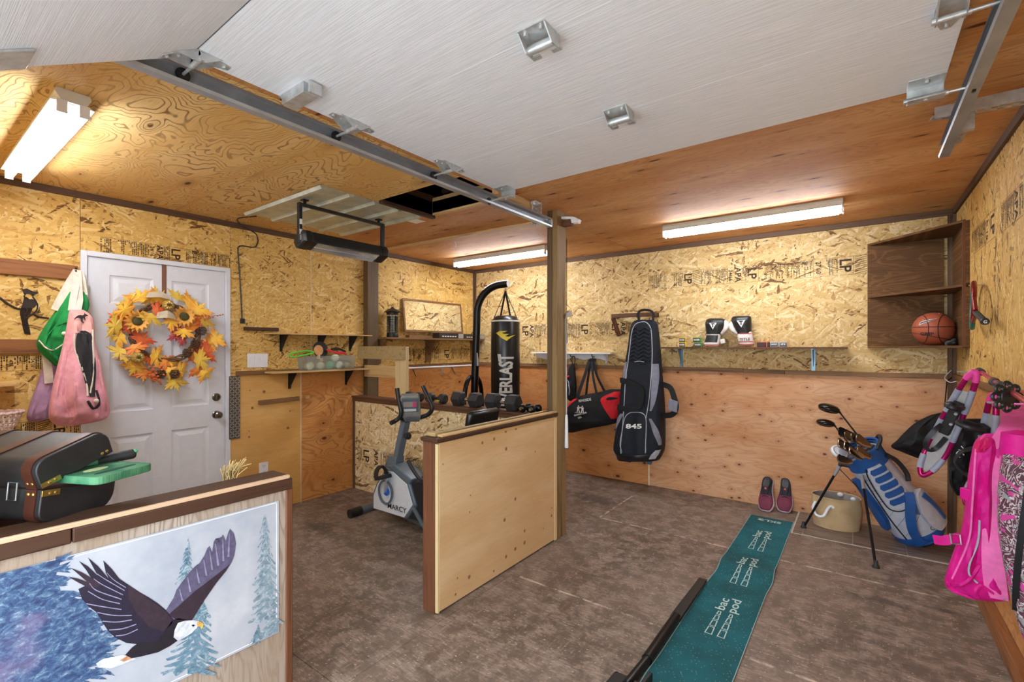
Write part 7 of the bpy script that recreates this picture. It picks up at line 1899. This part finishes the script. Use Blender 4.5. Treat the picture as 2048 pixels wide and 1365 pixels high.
def mark(y, x, words):
    yy = y
    for k in range(4):
        b = MB(); l = .072-.011*k; w0 = .036-.005*k; w1 = .031-.005*k; e_ = .0050
        def q(a, c): return V(x+c, yy+a, hump(yy+a)+.0012)
        o_ = [q(0, -w0/2), q(0, w0/2), q(l, w1/2), q(l, -w1/2)]; i_ = [q(e_, -w0/2+e_), q(e_, w0/2-e_), q(l-e_, w1/2-e_), q(l-e_, -w1/2+e_)]
        b.add(o_+i_, [(0, 1, 5, 4), (1, 2, 6, 5), (2, 3, 7, 6), (3, 0, 4, 7)])
        wpart('printed_box', b, pr, pm_, flat=True)
        yy += l+.008
    gp, gf_ = glyphs(words, .085, .012); b = MB().add([V(x+.016-p[1]*.8, yy+.010+p[0]*1.25, hump(yy+p[0])+.0012) for p in gp], gf_)
    wpart('printed_word', b, pr, pm_, flat=True)
for (px, py, w_) in ((1416, 1268, 'bac'), (1441, 1276, 'pod'), (1465, 1167, 'bac'), (1487, 1173, 'pod'), (1501, 1098, 'bac'), (1520, 1103, 'pod')):
    p = PF(px, py, .005); mark(p.y, p.x, w_)
b = MB(); gp, gf_ = glyphs('SKLZ', .062, .03); a = PF(1562, 1048, .006); b.add([V(a.x-p[0]*1.2, a.y-p[1]+.03, .0055) for p in gp], gf_); wpart('logo', b, pr, pm_, flat=True)
a = PF(1521, 1040, .006); b = MB().add([V(a.x+.015, a.y+.012, .0055), V(a.x-.012, a.y+.026, .0055), V(a.x-.012, a.y-.004, .0055)], [(0, 1, 2)]); wpart('arrow', b, mat('yellow_arrow', (210, 200, 40), .8), pm_, flat=True)
rl = thing('rubber_rail', 'black tubular rail lying beside the putting mat', 'rail', PF(1270, 1350))
p0, p1, p2, p3 = PF(1406, 1160, .02), PF(1350, 1238, .02), PF(1294, 1320, .024), PF(1252, 1372, .024)
wpart('bar', MB().strap([p0, p1], [.048, .055], .018, V(0, 0, 1)), M['black'], rl, bevel=.005)
wpart('tube', MB().tube([p1+(p0-p1)*.04, p1.lerp(p2, .5), p2], .024, 16), M['blackm'], rl)
wpart('tube_end', MB().tube([p2, p3], .019, 14), M['blackm'], rl)
d = (p3-p2).normalized(); sd = d.cross(V(0, 0, 1)).normalized()
wpart('end_plate', MB().obox(p3+d*.03-V(0, 0, .008), d*.085, sd*.075, V(0, 0, .012)), M['black'], rl, bevel=.008)
wpart('end_wall', MB().obox(p3+d*.01+sd*-.07+V(0, 0, .012), d*.10, sd*.008, V(0, 0, .028)), M['black'], rl, bevel=.004)

# ---------------------------------------------------------------- eagle print on the entry partition
XE = -1.7475
ep = thing('eagle_print', 'printed vinyl picture of a flying eagle and fir trees', 'picture', (XE, .45, .355))
def Q(p, k=0): return PX(p[0]*.29297, 965+p[1]*.29297, XE+.0032+.0003*k)
n = NT('print_paper'); f = n.noise(n.obj(), 5, 4, .65); n.col(n.ramp(f, [(.35, (164, 170, 182)), (.6, (184, 187, 194)), (.75, (198, 200, 204))])); n.rough(.5); M['paper'] = n.m
wpart('sheet', MB().box(XE, XE+.003, .02, .896, .356, .848), M['paper'], ep, bevel=.001)
wpart('stitch_border', MB().box(XE+.003, XE+.0034, .03, .888, .841, .8435).box(XE+.003, XE+.0034, .8855, .888, .364, .8435).box(XE+.003, XE+.0034, .03, .888, .364, .3665), mat('stitch', (236, 236, 240), .6), ep)
def pol(name, pts, m, k):
    b = MB(); b.add([Q(p, k) for p in pts], [tuple(range(len(pts)))])
    bm_ = bmesh.new(); inv = Matrix.Translation(-ep.location)
    vv = [bm_.verts.new(inv @ Vector(p)) for p in b.v]; bm_.faces.new(vv); bmesh.ops.triangulate(bm_, faces=bm_.faces)
    me = bpy.data.meshes.new(name); bm_.to_mesh(me); bm_.free(); me.materials.append(m); return _link(name, me, ep)
def fir_mat(nm, cs, sc=26, cut=.46):
    n = NT('fir_'+nm); o = n.sep(n.obj())
    v = n.comb(0.0, n.math('MULTIPLY', n.math('ADD', o[1], n.math('MULTIPLY', o[2], .6)), 1.0), n.math('MULTIPLY', n.math('SUBTRACT', o[2], n.math('MULTIPLY', o[1], .35)), 1.7))
    f = n.noise(v, sc, 6, .8, .6); h = n.noise(n.obj(), sc*.18, 2)
    c = n.ramp(f, [(cut-.14, cs[0]), (cut-.04, cs[1]), (cut+.05, cs[2]), (cut+.12, cs[3]), (cut+.2, cs[4])], 'LINEAR')
    c = n.mixc(n.math('MULTIPLY', n.step(h, .5, .66), .4), c, lin(cs[5])); n.col(c); n.rough(.55); return n.m
FB = fir_mat('blue', [(36, 50, 84), (52, 78, 120), (84, 112, 138), (140, 156, 176), (196, 200, 210), (140, 118, 150)], 34, .52)
FP = fir_mat('pale', [(96, 118, 130), (120, 142, 154), (148, 166, 176), (186, 196, 206), (206, 212, 220), (140, 160, 170)], 40, .5)
FM = fir_mat('mid', [(66, 96, 116), (88, 122, 140), (122, 150, 162), (176, 192, 202), (212, 220, 226), (110, 140, 160)], 36, .5)
def flatpart(name, tris, m):
    """tris: list of polygons (photograph crop coordinates) with a layer each"""
    b = MB()
    for pts, k in tris: b.add([Q(p, k)-ep.location for p in pts], [tuple(range(len(pts)))])
    return flatmesh(name, b, m, ep)
def fir(cx0, y0, cx1, y1, hw, lv, m, k, seed):
    rr = random.Random(seed); T = [([(cx0-2, y0-12), (cx0+2, y0-12), (cx1+hw*.06, y1), (cx1-hw*.06, y1)], k)]
    h = (y1-y0)/lv
    for i in range(lv):
        f = (i+.5)/lv; cx = cx0+(cx1-cx0)*f; y = y0+(y1-y0)*f; w = hw*(.12+.88*f**.85)
        for j in range(5):
            sx = (-1, -.55, .1, .6, 1)[j]*rr.uniform(.8, 1.1); dx = w*sx
            T.append(([(cx-w*.10, y-h*.9), (cx+w*.10, y-h*.9), (cx+dx+w*.16, y+h*rr.uniform(.2, .7)), (cx+dx*1.08, y+h*rr.uniform(.5, .9)), (cx+dx-w*.16, y+h*rr.uniform(.2, .6))], k+.02*(i*5+j+1)))
    return flatpart('fir_tree', T, m)
rj = random.Random(3)
T = [([(-60, 1500), (-60, 640), (130, 592), (300, 548), (420, 525), (380, 640), (420, 760), (540, 800), (640, 900), (690, 1000), (760, 1090), (720, 1180), (600, 1270), (700, 1300), (560, 1360), (300, 1440)], 1)]
i = 0
for (x, y) in ((420, 545), (410, 590), (390, 650), (400, 700), (410, 745), (470, 775), (540, 800), (590, 850), (630, 900), (670, 960), (710, 1030), (750, 1080), (740, 1140), (700, 1190), (640, 1240), (690, 1290), (640, 1320), (560, 1350), (440, 1390)):
    for q_ in range(4):
        i += 1; a = rj.uniform(-.7, .5); L_ = rj.uniform(50, 105); dx, dy = L_*math.cos(a), L_*math.sin(a); yy = y+rj.uniform(-24, 24)
        T.append(([(x-40, yy-14), (x+dx*.5, yy+dy*.5-12), (x+dx, yy+dy), (x+dx*.5, yy+dy*.5+10), (x-40, yy+14)], 1.02+.012*i))
flatpart('fir_bank', T, FB)
fir(1285, 400, 1262, 690, 58, 9, FM, 1, 4)
fir(1808, 240, 1815, 960, 110, 14, FP, 1, 7)
pol('fir_bank', [(1900, 930), (1840, 960), (1790, 1010), (1740, 1090), (1720, 1112), (1900, 1020)], FP, 2)
fir(1765, 985, 1740, 1105, 40, 5, FM, 3, 9)
fir(1390, 830, 1290, 1310, 190, 10, FM, 1, 12)
ME = {k: mat('print_'+k, c, .55, var=.25, scale=60) for k, c in {'navy': (32, 26, 48), 'plum': (50, 36, 48), 'slate': (90, 84, 110), 'white': (206, 208, 214), 'beak': (222, 178, 92), 'tan': (186, 130, 92), 'streak': (140, 136, 166), 'dark': (26, 20, 32)}.items()}
pol('far_wing', [(1130, 880), (1160, 830), (1185, 790), (1205, 735), (1230, 700), (1262, 655), (1290, 620), (1330, 575), (1362, 552), (1395, 500), (1415, 452), (1430, 435), (1448, 478), (1458, 410), (1470, 388), (1500, 420), (1510, 375), (1522, 358), (1542, 400), (1556, 350), (1570, 318), (1598, 352), (1611, 420), (1600, 500), (1580, 550), (1545, 605), (1500, 660), (1450, 720), (1400, 800), (1340, 880), (1310, 945), (1240, 935), (1180, 935)], ME['slate'], 3)
pol('far_wing_inner', [(1150, 905), (1230, 835), (1330, 745), (1450, 655), (1570, 560), (1545, 605), (1480, 685), (1400, 800), (1310, 945), (1200, 938)], ME['plum'], 4)  # dark purple-brown inner part of the printed wing
for (a, b_) in (((1430, 470), (1450, 600)), ((1470, 420), (1490, 570)), ((1520, 390), (1525, 540)), ((1565, 350), (1560, 510)), ((1390, 530), (1410, 640)), ((1340, 590), (1360, 690)), ((1280, 650), (1300, 750)), ((1225, 730), (1245, 810))):
    q0, q1 = Vector(a), Vector(b_); w = Vector((7, 0)); pol('feather', [q0-w*.2, q0+w*.4, q1+w, q1-w], ME['streak'], 5)
for i, fg in enumerate(([(705, 535), (760, 590), (830, 680), (760, 690), (722, 620)], [(600, 515), (670, 575), (760, 680), (700, 700), (640, 590)], [(540, 540), (600, 575), (720, 690), (650, 700), (590, 604)], [(487, 588), (560, 616), (700, 700), (640, 720), (545, 634)], [(465, 645), (530, 658), (680, 710), (620, 730), (530, 684)])):
    pol('wing_tip_feather', fg, ME['plum' if i > 2 else 'navy'], 3.1+.2*i)
pol('near_wing', [(1190, 1000), (1190, 945), (1140, 880), (1080, 830), (1020, 790), (950, 750), (860, 690), (800, 650), (700, 660), (620, 690), (535, 730), (560, 800), (605, 850), (660, 890), (700, 960), (740, 1020), (785, 1060), (860, 1098), (960, 1110), (1080, 1095), (1180, 1085)], ME['navy'], 3)
for (a, m_, b_) in (((610, 690), (660, 740), (830, 800)), ((640, 660), (700, 700), (840, 770)), ((660, 625), (730, 670), (850, 740)), ((730, 620), (780, 670), (860, 720)), ((600, 745), (700, 800), (820, 830)), ((590, 830), (700, 850), (830, 870)), ((665, 890), (780, 910), (900, 910)), ((700, 950), (800, 955), (900, 940)), ((745, 1010), (840, 1000), (930, 970)), ((790, 1050), (860, 1040), (940, 1005))):
    pts = crv([Vector(a), Vector(m_), Vector(b_)], 5); up_s = [(p.x, p.y-3) for p in pts]; dn = [(p.x, p.y+4) for p in pts]
    pol('feather', up_s+dn[::-1], ME['streak'], 5)
pol('wing_shoulder', [(870, 700), (960, 760), (1060, 830), (1140, 890), (1180, 960), (1120, 1020), (1020, 990), (940, 900), (880, 800)], ME['plum'], 4)
pol('body', [(1180, 940), (1220, 930), (1300, 945), (1290, 1010), (1210, 1085), (1160, 1120), (1080, 1162), (960, 1192), (890, 1204), (855, 1180), (900, 1130), (930, 1108), (1080, 1080)], ME['dark'], 4)
pol('head', [(1192, 1010), (1215, 962), (1265, 946), (1330, 943), (1362, 952), (1350, 985), (1338, 1002), (1310, 1030), (1260, 1062), (1215, 1084), (1185, 1060)], ME['white'], 6)
pol('beak', [(1345, 955), (1372, 952), (1388, 970), (1386, 990), (1374, 1004), (1368, 988), (1346, 984)], ME['beak'], 7)
pol('eye', [(1306, 978), (1320, 972), (1332, 978), (1320, 988)], ME['dark'], 8)
pol('tail', [(890, 1195), (840, 1180), (760, 1195), (690, 1215), (655, 1240), (672, 1266), (760, 1272), (850, 1240), (930, 1206)], ME['white'], 3)
pol('talons', [(818, 1218), (868, 1188), (902, 1205), (845, 1226)], ME['tan'], 6)

# ---------------------------------------------------------------- suitcase with garden things on the partition
cs = thing('suitcase', 'black vintage suitcase with brown straps, lid ajar, on the partition', 'suitcase', (-1.80, .262, HZ+.0225), (R(-7), 0, R(27)))
M['case'] = mat('black_leatherette', (36, 36, 37), .42, var=.25, scale=14, bump=.25, bscale=60); M['case_s'] = mat('brown_leather_strap', (70, 36, 26), .35)
LX, DP, HB_ = -.40, .205, .090
def prof_low(k=0.0):
    r = .03; r2 = .06; pts = []
    pts += [(0-k, HB_), ] + [(r-(r+k)*math.cos(R(a)), r-(r+k)*math.sin(R(a))) for a in range(0, 91, 15)]
    pts += [(DP-r2+(r2+k)*math.sin(R(a)), r2-(r2+k)*math.cos(R(a))) for a in range(0, 91, 15)] + [(DP+k, HB_)]
    return pts
def prof_lid(k=0.0):
    H2 = .078; r = .035; pts = [(DP+k, 0)] + [(DP-r+(r+k)*math.cos(R(a)), H2-r+(r+k)*math.sin(R(a))) for a in range(0, 91, 15)] + [(r-(r+k)*math.sin(R(a)), H2-r+(r+k)*math.cos(R(a))) for a in range(0, 91, 15)] + [(-k, 0)]
    c, s_ = math.cos(R(24)), math.sin(R(24)); return [(y*c-z*s_, HB_+.003+y*s_+z*c) for y, z in pts]
part('base', MB().prism([(LX, y, z) for y, z in prof_low()], (-LX, 0, 0)), M['case'], cs, .003)
part('lid', MB().prism([(LX, y, z) for y, z in prof_lid()], (-LX, 0, 0)), M['case'], cs, .003)
for x in (-.048, -.20, -.35):
    part('strap', MB().loft([[(x+dx, y, z) for dx in (0,)][0:1]*1+[(x+.034, y, z)] + [(x+.034, y2, z2), (x, y2, z2)] for (y, z), (y2, z2) in zip(prof_low(-.001), prof_low(.0035))]), M['case_s'], cs)
    part('strap', MB().loft([[(x, y, z), (x+.034, y, z), (x+.034, y2, z2), (x, y2, z2)] for (y, z), (y2, z2) in zip(prof_lid(-.001), prof_lid(.0035))]), M['case_s'], cs)
    for dx in (.009, .025):
        part('rivet', MB().ball((x+dx, -.004, HB_-.012), (.005, .003, .005), 10, 6), M['brass'], cs); part('rivet', MB().ball((x+dx, -.009, HB_+.018), (.005, .003, .005), 10, 6), M['brass'], cs)
part('buckle', MB().tube([(-.105, -.006, HB_-.030), (-.075, -.006, HB_-.030), (-.075, -.008, HB_+.018), (-.105, -.008, HB_+.018)], .0018, 6, True), M['steel'], cs)
part('corner_plate', MB().box(-.002, .0025, .0, .045, HB_-.018, HB_-.001), M['brass'], cs, .001)
c_, s_ = math.cos(R(24)), math.sin(R(24))
def lidp(y, z): return (y*c_-z*s_, HB_+.003+y*s_+z*c_)
for (y0, y1) in ((0, .05),): part('corner_plate', MB().prism([(.0, *lidp(y, z)) for y, z in ((y0, .002), (y1, .002), (y1, .016), (y0, .016))], (.0025, 0, 0)), M['brass'], cs)
for (y, z) in ((.020, .010), (.036, .010), (.170, .014), (.185, .014)): part('rivet', MB().ball((.003, *lidp(y, z)), (.003, .005, .005), 10, 6), M['brass'], cs)
for y in (.020, .034): part('rivet', MB().ball((.003, y, HB_-.010), (.003, .005, .005), 10, 6), M['brass'], cs)
A, Bq = V(-1.722, .372, 0), V(-1.800, .528, 0)
din = V(-.90, -.44, 0).normalized()
kp = thing('kneeling_pad', 'green foam kneeling pad sticking out of the suitcase', 'pad', (-1.80, .42, 1.035), (0, R(0), 0))
M['foam'] = None
n = NT('green_foam'); o = n.sep(n.obj()); w = n.math('PINGPONG', n.math('MULTIPLY', n.math('ADD', o[0], o[1]), 110), .5); w2 = n.math('PINGPONG', n.math('MULTIPLY', n.math('SUBTRACT', o[0], o[1]), 110), .5); f = n.noise(n.obj(), 20, 3)
n.col(n.mixc(n.step(f, .35, .7), lin((46, 110, 76)), lin((82, 138, 98)))); n.rough(.8); n.bump(n.math('MAXIMUM', w, w2), .6, .002); M['foam'] = n.m
pts = []
cr = [A, Bq, Bq+din*.24, A+din*.20]
cen = sum(cr, Vector())/4
for i in range(4):
    a, b_, c = cr[i-1], cr[i], cr[(i+1) % 4]
    ra = .03
    p0_, p2_ = b_+(a-b_).normalized()*ra, b_+(c-b_).normalized()*ra
    for k in range(6):
        t = k/5; pts.append(p0_*(1-t)**2+b_*2*t*(1-t)+p2_*t*t)
wpart('foam', MB().prism([p+V(0, 0, 1.030) for p in pts], V(0, 0, .023)), M['foam'], kp, bevel=.003)
m0 = A.lerp(Bq, .5)+din*.045; dd = (Bq-A).normalized()
wpart('hand_slot', MB().prism([m0+dd*x*.062+din*y*.010+V(0, 0, 1.0532) for x, y in [(math.copysign(abs(math.cos(R(a)))**.4, math.cos(R(a))), math.sin(R(a))) for a in range(0, 360, 20)]], V(0, 0, .0008)), mat('slot_dark', (22, 66, 46), .9), kp)
m1 = A.lerp(Bq, .42)+din*.10
wpart('label', MB().prism([m1+dd*math.cos(R(a))*.034+din*math.sin(R(a))*.018+V(0, 0, 1.0532) for a in range(0, 360, 20)], V(0, 0, .0008)), mat('pad_label', (196, 206, 150), .7), kp)
tw_ = thing('garden_trowel', 'garden trowel with black and green handle in the suitcase', 'trowel', PZ(180, 925, 1.07))
h0, h1, h2 = PX(172, 928, -1.93), PX(215, 918, -1.93), PX(272, 907, -1.93)
wpart('handle', MB().tube(crv([h0+(h1-h0)*.35, h1, h1.lerp(h2, .5), h2.lerp(h1, .12), h2], 4), [.013]*3+[.0145]*5+[.016]*5+[.014, .013, .011, .006], 14), M['rubber'], tw_)
wpart('collar', MB().tube([h0-(h1-h0)*.35, h0+(h1-h0)*.1, h0+(h1-h0)*.5], [.007, .0135, .0135], 14), mat('trowel_green', (92, 176, 138), .5), tw_)
wpart('end_cap', MB().ball(h2.lerp(h1, .06)+V(0, 0, .008), (.012, .010, .007), 12, 8), mat('trowel_green_cap', (92, 176, 138), .5), tw_)
wpart('blade', MB().tube([h0-(h1-h0)*.3, h0-(h1-h0)*1.2, h0-(h1-h0)*2.0], [.006, .02, .004], 10, flat=.25), M['steel'], tw_)
# straw behind the partition
b = MB(); rs = random.Random(6); c = PX(462, 948, -1.90)
for k in range(40):
    a = rs.uniform(0, 6.28); r_ = rs.uniform(.01, .06); b.tube([c+V(rs.uniform(-.02, .02), rs.uniform(-.03, .03), -.06), c+V(math.cos(a)*r_*.4, math.sin(a)*r_*.6, rs.uniform(-.01, .03)), c+V(math.cos(a)*r_*.6, math.sin(a)*r_+.02, rs.uniform(.01, .05))], .002, 4)
bt_ = thing('corn_broom', 'straw broom head poking up behind the partition', 'broom', (c.x, c.y, 0))
wpart('straw', b, mat('straw', (196, 168, 112), .8), bt_)
wpart('stick', MB().cyl((c.x, c.y, 0), (c.x, c.y, c.z-.05), .012, n=10), M['pine_z'], bt_)
